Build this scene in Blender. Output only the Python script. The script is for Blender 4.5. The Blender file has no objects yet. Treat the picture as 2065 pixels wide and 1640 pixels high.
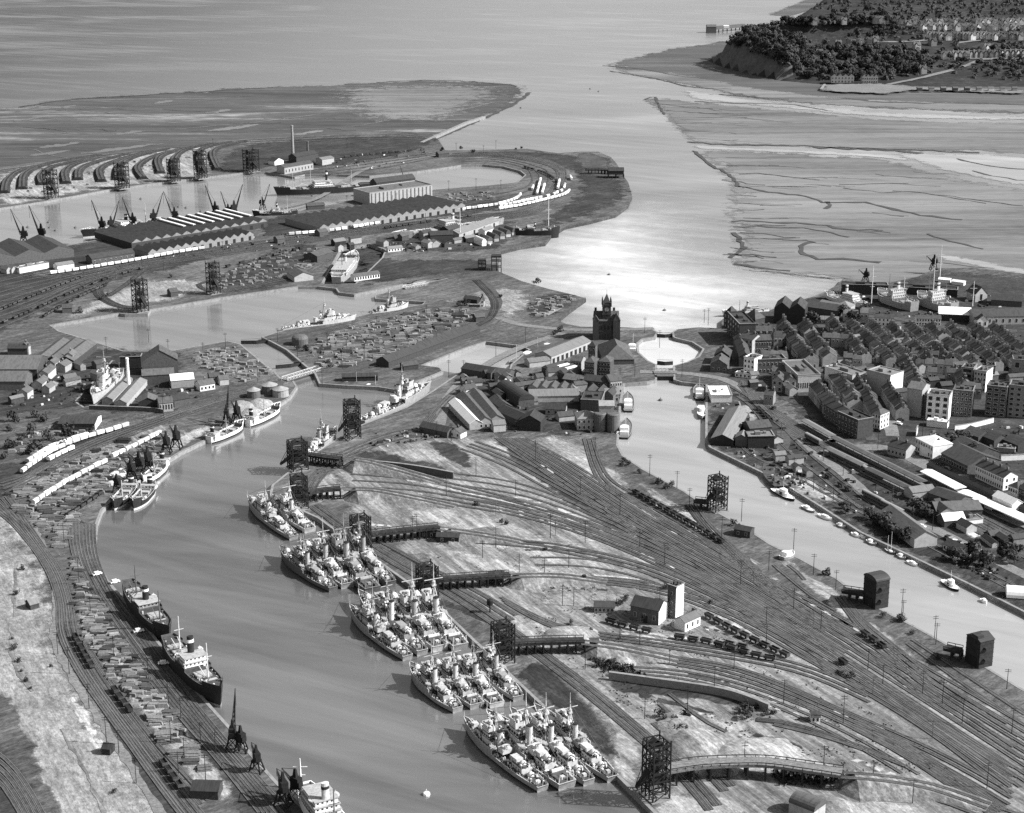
import bpy, bmesh, math, random
from mathutils import Vector, Matrix
from mathutils.geometry import tessellate_polygon, delaunay_2d_cdt
random.seed(7)
R = random.Random(11)
scene = bpy.context.scene
COL = scene.collection
rad = math.radians
# ------------------------------------------------------------------ camera model: where a point traced on the photograph lies on the ground
FPX, CX, CY, HC = 3600.0, 1032.5, 820.0, 380.0
TH = math.atan(1130.0 / 3600.0)
CT, ST = math.cos(TH), math.sin(TH)
ZL = 3.5                                      # quay level above the dock water
def ray(u, v):
    a, b = (u - CX) / FPX, (v - CY) / FPX
    return Vector((a, CT - b * ST, -ST - b * CT))
def P(u, v, z=ZL):
    r = ray(u, v)
    t = (z - HC) / r.z
    return Vector((r.x * t, r.y * t, z))
def PP(pts, z=ZL):
    return [P(u, v, z) for u, v in pts]
def pxm(v):                                   # pixels per metre on the ground at row v
    return CT * (v + 310.0) / HC
# ------------------------------------------------------------------ mesh building
class MB:
    def __init__(s): s.v, s.f, s.m = [], [], []
    def add(s, vs, fs, mi=0):
        n = len(s.v)
        s.v += [tuple(p) for p in vs]
        for f in fs:
            s.f.append([i + n for i in f]); s.m.append(mi)
        return s
    def box(s, x0, x1, y0, y1, z0, z1, mi=0, bottom=False):
        fs = [(4, 5, 6, 7), (0, 1, 5, 4), (1, 2, 6, 5), (2, 3, 7, 6), (3, 0, 4, 7)]
        if bottom: fs.append((3, 2, 1, 0))
        return s.add([(x0, y0, z0), (x1, y0, z0), (x1, y1, z0), (x0, y1, z0), (x0, y0, z1), (x1, y0, z1), (x1, y1, z1), (x0, y1, z1)], fs, mi)
    def obox(s, cx, cy, rz, lx, ly, z0, z1, mi=0, taper=1.0):
        c, n = math.cos(rz), math.sin(rz)
        pts = []
        for z, k in ((z0, 1.0), (z1, taper)):
            for x, y in ((-lx / 2, -ly / 2), (lx / 2, -ly / 2), (lx / 2, ly / 2), (-lx / 2, ly / 2)):
                x, y = x * k, y * k
                pts.append((cx + x * c - y * n, cy + x * n + y * c, z))
        return s.add(pts, [(4, 5, 6, 7), (0, 1, 5, 4), (1, 2, 6, 5), (2, 3, 7, 6), (3, 0, 4, 7)], mi)
    def bar(s, p, q, w, mi=0, w2=None):
        p, q = Vector(p), Vector(q)
        d = (q - p)
        if d.length < 1e-6: return s
        d.normalize()
        up = Vector((0, 0, 1)) if abs(d.z) < .95 else Vector((1, 0, 0))
        a = d.cross(up).normalized(); b = d.cross(a)
        w2 = w if w2 is None else w2
        vs = [p + (a * i + b * j) * w / 2 for i, j in ((-1, -1), (1, -1), (1, 1), (-1, 1))]
        vs += [q + (a * i + b * j) * w2 / 2 for i, j in ((-1, -1), (1, -1), (1, 1), (-1, 1))]
        return s.add(vs, [(0, 1, 5, 4), (1, 2, 6, 5), (2, 3, 7, 6), (3, 0, 4, 7), (4, 5, 6, 7), (3, 2, 1, 0)], mi)
    def cyl(s, p, q, r0, r1=None, n=8, mi=0, cap=True, sx=1.0):
        p, q = Vector(p), Vector(q)
        r1 = r0 if r1 is None else r1
        d = (q - p).normalized()
        up = Vector((0, 0, 1)) if abs(d.z) < .95 else Vector((1, 0, 0))
        a = d.cross(up).normalized(); b = d.cross(a)
        if abs(d.z) > .95: a, b = Vector((1, 0, 0)), Vector((0, 1, 0))
        vs = []
        for c, r in ((p, r0), (q, r1)):
            for k in range(n):
                t = 2 * math.pi * k / n
                vs.append(c + a * math.cos(t) * r * sx + b * math.sin(t) * r)
        fs = [(k, (k + 1) % n, n + (k + 1) % n, n + k) for k in range(n)]
        if cap: fs += [tuple(range(n, 2 * n)), tuple(reversed(range(n)))]
        return s.add(vs, fs, mi)
    def dome(s, c, rx, ry, rz, n=10, m=4, mi=0):
        vs, fs = [], []
        for j in range(m):
            t = (math.pi / 2) * j / m
            for k in range(n):
                a = 2 * math.pi * k / n
                vs.append((c[0] + rx * math.cos(t) * math.cos(a), c[1] + ry * math.cos(t) * math.sin(a), c[2] + rz * math.sin(t)))
        vs.append((c[0], c[1], c[2] + rz))
        for j in range(m - 1):
            for k in range(n):
                fs.append((j * n + k, j * n + (k + 1) % n, (j + 1) * n + (k + 1) % n, (j + 1) * n + k))
        for k in range(n): fs.append(((m - 1) * n + k, (m - 1) * n + (k + 1) % n, m * n))
        return s.add(vs, fs, mi)
    def gable(s, x0, x1, y0, y1, z0, zr, along='x', mi=0, over=.35, ends=None, th=.25):
        # a pitched roof: two sloping slabs; ends = material index for the closing triangles
        o = over
        if along == 'x':
            ym = (y0 + y1) / 2
            k = (zr - z0) / (ym - y0) * o
            a = [(x0 - o, y0 - o, z0 - k), (x1 + o, y0 - o, z0 - k), (x1 + o, ym, zr), (x0 - o, ym, zr), (x1 + o, y1 + o, z0 - k), (x0 - o, y1 + o, z0 - k)]
            tri = [[(x0, y0, z0), (x0, y1, z0), (x0, ym, zr - .05)], [(x1, y0, z0), (x1, y1, z0), (x1, ym, zr - .05)]]
        else:
            xm = (x0 + x1) / 2
            k = (zr - z0) / (xm - x0) * o
            a = [(x1 + o, y0 - o, z0 - k), (x1 + o, y1 + o, z0 - k), (xm, y1 + o, zr), (xm, y0 - o, zr), (x0 - o, y1 + o, z0 - k), (x0 - o, y0 - o, z0 - k)]
            tri = [[(x0, y0, z0), (x1, y0, z0), (xm, y0, zr - .05)], [(x0, y1, z0), (x1, y1, z0), (xm, y1, zr - .05)]]
        b = [(p[0], p[1], p[2] + th) for p in a]
        s.add(a + b, [(6, 7, 8, 9), (9, 8, 10, 11), (0, 1, 7, 6), (4, 5, 11, 10), (1, 2, 8, 7), (2, 4, 10, 8), (3, 0, 6, 9), (5, 3, 9, 11)], mi)
        if ends is not None:
            for t in tri: s.add(t, [(0, 1, 2)], ends)
        return s
    def hip(s, x0, x1, y0, y1, z0, zr, mi=0, o=.35):
        x0, x1, y0, y1 = x0 - o, x1 + o, y0 - o, y1 + o
        if x1 - x0 >= y1 - y0:
            k = (y1 - y0) / 2; ym = (y0 + y1) / 2
            r = [(x0 + k, ym, zr), (x1 - k, ym, zr)]
            fs = [(0, 1, 5, 4), (1, 2, 5), (2, 3, 4, 5), (3, 0, 4)]
        else:
            k = (x1 - x0) / 2; xm = (x0 + x1) / 2
            r = [(xm, y0 + k, zr), (xm, y1 - k, zr)]
            fs = [(0, 1, 4), (1, 2, 5, 4), (2, 3, 5), (3, 0, 4, 5)]
        return s.add([(x0, y0, z0), (x1, y0, z0), (x1, y1, z0), (x0, y1, z0)] + r, fs, mi)
    def barrel(s, x0, x1, y0, y1, z0, zr, along='x', n=8, mi=0, ends=None):
        ring = []
        for k in range(n + 1):
            t = math.pi * k / n
            if along == 'x': ring.append(((y0 + y1) / 2 - math.cos(t) * (y1 - y0) / 2, z0 + math.sin(t) * (zr - z0)))
            else: ring.append(((x0 + x1) / 2 - math.cos(t) * (x1 - x0) / 2, z0 + math.sin(t) * (zr - z0)))
        vs = []
        for e in ((x0, x1) if along == 'x' else (y0, y1)):
            vs += [((e, a, b) if along == 'x' else (a, e, b)) for a, b in ring]
        s.add(vs, [(k, k + 1, n + 2 + k, n + 1 + k) for k in range(n)], mi)
        s.add(vs, [tuple(range(n + 1)), tuple(range(n + 1, 2 * n + 2))], mi if ends is None else ends)
        return s
    def mesh(s, name, mats, smooth=False):
        me = bpy.data.meshes.new(name)
        me.from_pydata(s.v, [], s.f)
        for m in (mats if isinstance(mats, (list, tuple)) else [mats]): me.materials.append(m)
        me.polygons.foreach_set('material_index', s.m)
        if smooth: me.polygons.foreach_set('use_smooth', [True] * len(s.f))
        me.update()
        return me
    def build(s, name, mats, parent=None, loc=(0, 0, 0), rz=0, smooth=False):
        return link(name, s.mesh(name, mats, smooth), parent, loc, rz)
def link(name, data, parent=None, loc=(0, 0, 0), rz=0, sc=None):
    o = bpy.data.objects.new(name, data)
    COL.objects.link(o)
    o.location = loc
    o.rotation_euler = (0, 0, rz)
    if sc is not None: o.scale = sc if isinstance(sc, (tuple, list)) else (sc, sc, sc)
    if parent is not None: o.parent = parent
    return o
def empty(name, loc=(0, 0, 0), rz=0): return link(name, None, None, loc, rz)
def tag(o, label, cat, group=None):
    if len(label.replace(',', ' ').split()) > 16: print('LONG', label)
    o['label'] = label; o['category'] = cat
    if group: o['group'] = group
    return o
def struct(o, kind='structure'):
    o['kind'] = kind
    return o
def dup(src, loc, rz, label=None, group=None, sc=None):   # a copy of a thing, its parts and their sub-parts
    r = src.copy(); COL.objects.link(r)
    r.location = loc; r.rotation_euler = (0, 0, rz)
    if sc is not None: r.scale = (sc, sc, sc) if not isinstance(sc, tuple) else sc
    if label: r['label'] = label
    if group: r['group'] = group
    for ch in KIDS.get(src.name, []):
        c = ch.copy(); COL.objects.link(c); c.parent = r
        for g in KIDS.get(ch.name, []):
            d = g.copy(); COL.objects.link(d); d.parent = c
    return r
KIDS = {}
def remember(root):
    for o in [root] + list(root.children): KIDS[o.name] = list(o.children)
ONES = 'first second third fourth fifth sixth seventh eighth ninth tenth eleventh twelfth thirteenth fourteenth fifteenth sixteenth seventeenth eighteenth nineteenth'.split()
TENS = {2: 'twent', 3: 'thirt', 4: 'fort', 5: 'fift', 6: 'sixt', 7: 'sevent', 8: 'eight', 9: 'ninet'}
def nth(i):                                    # 0 -> first
    n = i + 1
    if n < 20: return ONES[n - 1]
    if n % 10 == 0: return TENS[n // 10] + 'ieth'
    return TENS[n // 10] + 'y-' + ONES[n % 10 - 1]
# ------------------------------------------------------------------ curves
def smooth(pts, n=6, closed=False):
    out = []
    m = len(pts)
    rng = range(m) if closed else range(m - 1)
    for i in rng:
        p0 = pts[(i - 1) % m] if closed or i > 0 else pts[0]
        p1, p2 = pts[i], pts[(i + 1) % m]
        p3 = pts[(i + 2) % m] if closed or i + 2 < m else pts[-1]
        for k in range(n):
            t = k / n
            out.append(tuple(.5 * (2 * b + (c - a) * t + (2 * a - 5 * b + 4 * c - d) * t * t + (3 * b - a - 3 * c + d) * t ** 3) for a, b, c, d in zip(p0, p1, p2, p3)))
    if not closed: out.append(tuple(pts[-1]))
    return out
def resample(w, step):
    out = [Vector(w[0])]
    need = step
    for a, b in zip(w, w[1:]):
        a, b = Vector(a), Vector(b)
        L = (b - a).length
        pos = 0.0
        while L - pos >= need:
            pos += need; need = step
            out.append(a + (b - a) * (pos / L))
        need -= (L - pos)
    return out
def offset(w, d):
    out = []
    for i, p in enumerate(w):
        a, b = Vector(w[max(i - 1, 0)]), Vector(w[min(i + 1, len(w) - 1)])
        t = (b - a); t.z = 0
        if t.length < 1e-6: t = Vector((1, 0, 0))
        t.normalize()
        out.append(Vector(p) + Vector((-t.y, t.x, 0)) * d)
    return out
def ribbon(mb, w, width, z, mi=0, off=0.0, jit=0.0):
    l, r = offset(w, off + width / 2), offset(w, off - width / 2)
    vs = []
    for a, b in zip(l, r):
        ja, jb = (R.uniform(-jit, jit), R.uniform(-jit, jit)) if jit else (0, 0)
        d = (a - b).normalized()
        vs += [tuple((a + d * ja).xy) + (z if not callable(z) else z(a),), tuple((b - d * jb).xy) + (z if not callable(z) else z(b),)]
    mb.add(vs, [(2 * i, 2 * i + 1, 2 * i + 3, 2 * i + 2) for i in range(len(w) - 1)], mi)
def inside(p, poly):
    x, y = p[0], p[1]; c = False
    for (x0, y0), (x1, y1) in zip(poly, poly[1:] + poly[:1]):
        if (y0 > y) != (y1 > y) and x < (x1 - x0) * (y - y0) / (y1 - y0) + x0: c = not c
    return c
def scatter(poly, n, gap=0.0, tries=60):       # points of the traced outline, spread evenly on the photograph
    us, vs = [p[0] for p in poly], [p[1] for p in poly]
    out = []
    for _ in range(n * tries):
        if len(out) >= n: break
        p = (R.uniform(min(us), max(us)), R.uniform(min(vs), max(vs)))
        if inside(p, poly) and all((p[0] - q[0]) ** 2 + ((p[1] - q[1]) * 2.2) ** 2 > gap * gap for q in out): out.append(p)
    return out
# ------------------------------------------------------------------ materials (a black and white print: every colour is a grey)
def g3(x): return (x, x, x, 1)
class NT:
    def __init__(s, name):
        s.mat = bpy.data.materials.new(name); s.mat.use_nodes = True
        s.t = s.mat.node_tree; s.n = s.t.nodes
        s.b = s.n['Principled BSDF']
        s.c = None
    def new(s, t, **k):
        o = s.n.new(t)
        for a, b in k.items(): setattr(o, a, b)
        return o
    def lk(s, a, b): s.t.links.new(a, b)
    def coord(s, kind='pos', scale=(1, 1, 1), rot=0):
        if kind == 'pos': src = s.new('ShaderNodeNewGeometry').outputs['Position']
        else: src = s.new('ShaderNodeTexCoord').outputs['Object']
        r = s.new('ShaderNodeVectorRotate', rotation_type='Z_AXIS')      # turn first, then stretch
        r.inputs['Angle'].default_value = rot
        m = s.new('ShaderNodeMapping'); m.inputs['Scale'].default_value = scale
        s.lk(src, r.inputs['Vector']); s.lk(r.outputs[0], m.inputs[0])
        return m.outputs[0]
    def noise(s, co, scale, detail=5, rough=.55, dist=0):
        n = s.new('ShaderNodeTexNoise')
        n.inputs['Scale'].default_value = scale; n.inputs['Detail'].default_value = detail
        n.inputs['Roughness'].default_value = rough; n.inputs['Distortion'].default_value = dist
        s.lk(co, n.inputs['Vector'])
        return n.outputs[0]
    def ramp(s, f, stops):
        r = s.new('ShaderNodeValToRGB')
        e = r.color_ramp.elements
        e[0].position, e[0].color = stops[0][0], g3(stops[0][1])
        e[1].position, e[1].color = stops[-1][0], g3(stops[-1][1])
        for p, c in stops[1:-1]: e.new(p).color = g3(c)
        s.lk(f, r.inputs[0])
        return r.outputs[0]
    def mul(s, a, b, op='MULTIPLY', fac=1.0):
        m = s.new('ShaderNodeMixRGB', blend_type=op)
        for i, x in ((0, fac), (1, a), (2, b)):
            if hasattr(x, 'links'): s.lk(x, m.inputs[i])
            else: m.inputs[i].default_value = x if i == 0 else g3(x)
        return m.outputs[0]
    def rnd(s, lo, hi):
        o = s.new('ShaderNodeObjectInfo')
        r = s.new('ShaderNodeMapRange')
        r.inputs[3].default_value, r.inputs[4].default_value = lo, hi
        s.lk(o.outputs['Random'], r.inputs[0])
        return r.outputs[0]
    def bump(s, f, st, dist=1.0):
        b = s.new('ShaderNodeBump'); b.inputs['Strength'].default_value = st; b.inputs['Distance'].default_value = dist
        s.lk(f, b.inputs['Height']); s.lk(b.outputs[0], s.b.inputs['Normal'])
    def done(s, col, rough=.85, spec=.3, metal=0.0):
        if hasattr(col, 'links'): s.lk(col, s.b.inputs['Base Color'])
        else: s.b.inputs['Base Color'].default_value = g3(col)
        s.b.inputs['Roughness'].default_value = rough
        s.b.inputs['Specular IOR Level'].default_value = spec
        s.b.inputs['Metallic'].default_value = metal
        return s.mat
def plain(name, c, rough=.8, spec=.3, var=.35, scale=.6, rnd=0.0, kind='obj', stretch=(1, 1, 1)):
    t = NT(name)
    n = t.noise(t.coord(kind, stretch), scale, 6, .65)
    col = t.ramp(n, [(.3, c * (1 - var)), (.5, c), (.72, min(.9, c * (1 + var * .6)))])
    if rnd: col = t.mul(col, t.rnd(*(rnd if isinstance(rnd, tuple) else (1 - rnd, 1 + rnd))))
    return t.done(col, rough, spec)
def ground(name, dark, mid, light, rot=0.0, streak=8.0, big=.012, fine=.35, pos=(.36, .5, .64), amt=.55, bump=.3):
    t = NT(name)
    c1 = t.coord('pos')
    cs = t.coord('pos', (1.0 / streak, 1, 1), rot)
    a = t.noise(c1, big, 6, .6, .6)
    b = t.noise(cs, .22, 6, .62, .4)
    c = t.noise(c1, fine, 7, .7)
    m = t.mul(a, b, 'MIX', amt)
    m = t.mul(m, c, 'MIX', .33)
    col = t.ramp(m, [(pos[0], dark), (pos[1], mid), (pos[2], light)])
    f = t.new('ShaderNodeMapRange'); f.inputs[1].default_value, f.inputs[2].default_value, f.inputs[3].default_value, f.inputs[4].default_value = .3, .7, .45, 1.55
    t.lk(t.noise(cs, 1.0, 4, .85), f.inputs[0])
    col = t.mul(col, f.outputs[0])
    t.bump(c, bump, .6)
    return t.done(col, .95, .1)
# ------------------------------------------------------------------ shared materials
def dirang(a, b):
    p, q = P(*a), P(*b)
    return math.atan2(q.y - p.y, q.x - p.x)
YARD = dirang((1200, 960), (1900, 1370))
WEST = dirang((150, 1100), (420, 1480))
FARQ = dirang((100, 580), (900, 440))
M = {}
M['yard'] = ground('cinder yard', .04, .15, .36, -YARD, 14, .015, .5, (.34, .5, .66), .7)
M['land'] = ground('dockland ground', .02, .075, .19, -FARQ, 5, .012, .3, (.34, .5, .68), .5)
M['grass'] = ground('dry grass', .06, .21, .44, -YARD, 10, .022, .45, (.36, .5, .63), .55)
M['straw'] = ground('pale straw grass', .16, .34, .55, -YARD, 10, .03, .6, (.36, .5, .63), .55)
M['rough'] = ground('rough grass', .08, .20, .38, -WEST, 4, .03, .5, (.36, .5, .64), .5)
M['pale'] = ground('pale beaten ground', .11, .24, .42, -WEST, 4, .04, .6, (.35, .5, .66), .5)
M['sand'] = ground('bare sand', .28, .48, .68, -WEST, 4, .04, .6, (.35, .5, .66), .5)
M['dark'] = ground('coal dust ground', .012, .03, .075, -YARD, 8, .03, .5, (.36, .52, .7), .5)
M['dim'] = ground('cinder ground', .014, .04, .10, -FARQ, 8, .03, .4, (.36, .52, .7), .5)
M['town'] = ground('town ground', .018, .045, .11, 0, 2, .03, .5, (.36, .52, .7), .5)
M['road'] = ground('worn road', .11, .15, .2, 0, 2, .03, .8, (.3, .5, .7), .5)
M['asphalt'] = ground('dark road', .045, .065, .1, 0, 2, .03, .8, (.3, .5, .7), .5)
M['mudbank'] = ground('dark shore mud', .025, .06, .13, 0, 4, .02, .3, (.36, .52, .7), .5)
M['stone'] = plain('quay stone', .2, .85, .2, .4, .4, kind='pos')
M['coping'] = plain('coping stone', .2, .85, .2, .35, .4, kind='pos')
M['ballast'] = ground('track ballast', .028, .06, .11, -YARD, 3, .05, .25, (.35, .5, .68), .4)
M['rail'] = plain('worn steel rail', .15, .4, .5, .3, .3, kind='pos')
M['cinder'] = ground('cinder bed', .015, .032, .07, -YARD, 6, .05, .5, (.35, .5, .68), .4)
def flats(name, dark, mid, light, pos, stretch=9.0, big=.006, wet=True, rot=0.0):
    t = NT(name)
    c = t.coord('pos', (1.0 / stretch, 1, 1), rot)
    a = t.noise(c, .02, 8, .62, 1.2)
    b = t.noise(t.coord('pos', (.35, 1, 1), rot), big, 5, .55, .5)
    d = t.noise(t.coord('pos', (.25, 1, 1), rot), .16, 5, .7)
    m = t.mul(t.mul(a, b, 'MIX', .45), d, 'MIX', .22)
    col = t.ramp(m, [(p, c_) for p, c_ in zip(pos, (dark, mid, light, light))])
    t.lk(t.ramp(m, [(pos[1], .9), (pos[2], .35)]), t.b.inputs['Roughness'])
    t.bump(d, .25, .3)
    t.lk(col, t.b.inputs['Base Color'])
    t.b.inputs['Specular IOR Level'].default_value = .4
    return t.mat
M['flat_left'] = flats('weedy tidal flat', .025, .065, .27, (.42, .54, .63, .75), 7, .005)
M['flat_mid'] = flats('mud flat', .045, .12, .22, (.38, .5, .63, .8), 10, .004)
M['flat_dark'] = flats('dark foreshore', .03, .065, .14, (.36, .52, .68, .8), 10, .01)
M['creek'] = plain('creek mud', .045, .6, .4, .4, .08, kind='pos')
M['gully'] = plain('gully mud', .075, .6, .4, .4, .08, kind='pos')
M['cliff'] = ground('cliff rock', .06, .11, .19, 0, 1, .04, .15, (.36, .52, .7), .5)
def water(name, lo, hi, rough, ripple, st, ior=1.33, glint_grad=None):
    t = NT(name)
    a = t.noise(t.coord('pos', (.25, 1, 1)), .006, 7, .62, .8)
    s = t.noise(t.coord('pos', (.12, 1, 1), .5), .05, 5, .6, .6)
    b = t.noise(t.coord('pos', (.5, 1, 1)), ripple, 5, .7)
    m = t.mul(a, s, 'MIX', .4)
    col = t.ramp(m, [(.36, lo), (.62, hi)])
    if glint_grad:                                  # missing sun glint painted in: colour darkens away from the glint side
        g = t.new('ShaderNodeNewGeometry'); sp = t.new('ShaderNodeSeparateXYZ'); t.lk(g.outputs['Position'], sp.inputs[0])
        r = t.new('ShaderNodeMapRange', interpolation_type='SMOOTHSTEP'); t.lk(sp.outputs[0], r.inputs[0])
        r.inputs[1].default_value, r.inputs[2].default_value, r.inputs[3].default_value, r.inputs[4].default_value = glint_grad
        col = t.mul(col, r.outputs[0])
    t.lk(t.ramp(m, [(.38, rough * .3), (.62, rough * 1.8)]), t.b.inputs['Roughness'])
    t.lk(col, t.b.inputs['Base Color'])
    t.bump(b, st, .25)
    t.b.inputs['IOR'].default_value = ior
    return t.mat
M['sea'] = water('silty estuary water', .12, .25, .25, .12, .4, 1.2, (-1100, 250, .25, 1.0))
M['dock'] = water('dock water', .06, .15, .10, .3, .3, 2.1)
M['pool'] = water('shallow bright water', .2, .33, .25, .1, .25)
M['round'] = water('round basin water', .36, .5, .12, .35, .16, 2.0)  # sky glow on the round basin, put into the colour
M['mid'] = water('middle basin water', .13, .22, .10, .3, .25, 2.1)  # stronger sky reflection put into the colour of the farther docks
M['glare'] = water('silty water with painted glare', .34, .56, .25, .1, .25)  # river mouth glare put into the water colour
M['basin'] = water('basin water with painted glow', .2, .33, .12, .35, .16, 2.0)  # lighter colour stands in for sky glow on the water
# things
M['white'] = plain('white paint', .8, .6, .3, .12, .8)
M['cream'] = plain('off white render', .62, .8, .2, .2, .5)
M['pgrey'] = plain('pale grey paint', .46, .6, .3, .25, .5)
M['mgrey'] = plain('mid grey paint', .24, .65, .3, .3, .5)
M['dgrey'] = plain('dark grey paint', .09, .65, .3, .35, .5)
M['black'] = plain('black paint', .018, .6, .3, .5, .6)
M['deck'] = plain('weathered deck', .12, .85, .2, .5, .5)
M['pdeck'] = plain('pale deck', .3, .85, .2, .45, .6)
M['wdeck'] = plain('dark warship deck', .06, .85, .2, .5, .5)
M['hpale'] = plain('light warship grey', .44, .6, .3, .3, .6)
M['wgrey'] = plain('warship grey', .36, .6, .3, .3, .6)
M['iron'] = plain('black ironwork', .012, .7, .25, .5, .7)
M['timber'] = plain('tarred timber', .03, .85, .15, .5, .6)
M['log'] = plain('stacked logs', .07, .9, .1, .5, 1.2, (.35, 2.8))
M['coal'] = plain('coal', .012, .7, .3, .5, 1.5)
M['wagon'] = plain('coal wagon boards', .05, .85, .15, .5, .8, .5)
M['sheet'] = plain('white wagon sheet', .74, .8, .2, .2, .5, (.5, 1.15))
M['slate'] = plain('slate roof', .05, .75, .3, .45, .6, .35, 'obj', (1, .25, 1))
M['slate2'] = plain('grey slate roof', .082, .75, .3, .4, .6, .25, 'obj', (1, .25, 1))
M['asb'] = plain('asbestos sheet roof', .15, .8, .2, .3, .35, .15, 'obj', (4, .25, 1))
M['wroof'] = plain('white sheet roof', .68, .7, .2, .15, .3, 0, 'obj', (3, .3, 1))
M['tin'] = plain('dark sheet roof', .035, .7, .25, .5, .4, .2, 'obj', (3, .25, 1))
M['brick'] = plain('sooty brick', .075, .9, .1, .4, .7, .35)
M['pbrick'] = plain('pale brick', .24, .9, .1, .3, .7, .2)
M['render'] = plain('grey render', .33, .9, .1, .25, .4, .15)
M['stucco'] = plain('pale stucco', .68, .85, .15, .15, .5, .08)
M['rbrick'] = plain('deep red terracotta', .045, .85, .2, .4, .7)
M['glass'] = plain('dark window glass', .02, .15, .5, .3, .5)
M['open'] = plain('dark doorway boards', .025, .9, .1, .3, .5)
M['leaf'] = plain('tree foliage', .045, .9, .1, .7, .35, .45)
M['bark'] = plain('bark', .05, .95, .1, .4, .8)
M['hill'] = ground('hill grass', .015, .032, .085, 0, 3, .01, .06, (.38, .52, .68), .5)
M['cap'] = plain('concrete', .4, .9, .1, .25, .4)
# ------------------------------------------------------------------ land, docks and water
OUT = [(-900, 470), (-500, 400), (0, 338), (90, 325), (171, 314), (260, 305), (375, 294), (440, 286), (495, 280), (600, 274), (700, 270), (782, 264), (871, 270), (886, 285), (898, 303), (960, 303), (1062, 300), (1124, 309), (1170, 306), (1206, 306), (1232, 317), (1245, 332), (1252, 348), (1267, 368), (1275, 396), (1266, 415), (1242, 433), (1192, 446), (1140, 457), (1112, 474), (1100, 490), (1050, 497), (1010, 507), (1004, 530), (1006, 548), (1055, 568), (1107, 583), (1150, 593), (1182, 602), (1150, 625), (1125, 645), (1140, 653), (1172, 659), (1260, 660), (1316, 664),
       (1327, 670), (1322, 680), (1297, 684), (1287, 692), (1289, 711), (1307, 727), (1325, 736), (1325, 766), (1305, 771), (1260, 774), (1253, 813), (1247, 898), (1258, 919), (1298, 946), (1380, 990), (1425, 1020), (1502, 1062), (1556, 1098), (1618, 1128), (1693, 1169), (1747, 1213), (1850, 1265), (1952, 1322), (2065, 1391), (2500, 1640), (2620, 1560),
       (2075, 1240), (1952, 1178), (1850, 1129), (1734, 1074), (1655, 1023), (1566, 968), (1452, 913), (1430, 902), (1422, 888), (1423, 776), (1375, 771), (1358, 766), (1357, 738), (1385, 730), (1408, 719), (1417, 704), (1395, 690), (1365, 683), (1357, 680), (1355, 670), (1365, 664), (1409, 660), (1455, 663), (1456, 645), (1475, 632), (1550, 627), (1580, 615), (1640, 598), (1665, 588), (1690, 574), (1700, 562), (1785, 572), (1850, 558), (1890, 541), (1960, 540), (2065, 552), (2300, 565), (2900, 600), (4200, 1400), (3600, 2150), (-1600, 2150), (-2200, 1000)]
DOCK_A = [(577, 772), (592, 768), (600, 780), (585, 802), (540, 830), (495, 846), (420, 886), (365, 912), (331, 933), (290, 960), (228, 1008), (207, 1028), (197, 1055), (193, 1100), (200, 1136), (218, 1169), (253, 1211), (307, 1276), (341, 1319), (386, 1379), (434, 1432), (474, 1476), (512, 1524), (560, 1577), (632, 1647), (800, 1810), (1490, 1810), (1318, 1640), (1243, 1565), (1035, 1370), (993, 1330), (862, 1205), (715, 1100), (640, 1045), (595, 1025), (556, 1012), (544, 995), (548, 978), (577, 955), (615, 925), (680, 885), (728, 857), (817, 822), (871, 789), (905, 766), (931, 749), (1025, 753), (1030, 735), (1066, 705), (1050, 698), (980, 689), (940, 702), (899, 718), (852, 737), (888, 741), (894, 749), (802, 787), (765, 781), (700, 778), (643, 774), (634, 754), (612, 736), (577, 706), (547, 690), (527, 680), (573, 666), (700, 644), (745, 632), (851, 614), (857, 609), (757, 603), (755, 596), (830, 576), (905, 561), (857, 566), (820, 572), (714, 594), (682, 590), (677, 582), (640, 578), (601, 578), (444, 601), (304, 625), (298, 633), (252, 634), (240, 632), (170, 644), (102, 656), (120, 668), (154, 678), (200, 692), (250, 708), (341, 708), (457, 688), (486, 694), (505, 710), (556, 752)]
DOCK_E = [(-500, 500), (0, 420), (92, 406), (239, 379), (375, 362), (495, 348), (536, 347), (594, 357), (615, 352), (680, 352), (745, 355), (840, 346), (898, 338), (930, 333), (974, 332), (1015, 336), (1049, 345), (1059, 353), (1042, 368), (985, 374), (905, 380), (871, 383), (735, 399), (590, 428), (512, 437), (437, 440), (290, 466), (147, 493), (0, 522), (-500, 610)]
DRY_1 = [(154, 810), (200, 760), (229, 727), (256, 738), (250, 755), (215, 795), (190, 818), (170, 821)]
DRY_2 = [(650, 573), (690, 500), (745, 492), (777, 504), (770, 520), (716, 572)]
def fill(name, loops, z, m):
    vs = [P(u, v, z) for l in loops for u, v in l]
    fl = [[Vector((p.x, p.y, 0)) for p in PP(l, z)] for l in loops]
    tris = tessellate_polygon(fl)
    fs = []
    for a, b, c in tris:
        n = (vs[b] - vs[a]).cross(vs[c] - vs[a])
        fs.append((a, b, c) if n.z > 0 else (a, c, b))
    return MB().add(vs, fs).build(name, m)
OUT_S = OUT
DA = DOCK_A
struct(fill('ground', [OUT_S, DA, DOCK_E, DRY_1, DRY_2], ZL, M['land']))
def area2(w): return sum(a.x * b.y - b.x * a.y for a, b in zip(w, w[1:] + w[:1]))
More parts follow.
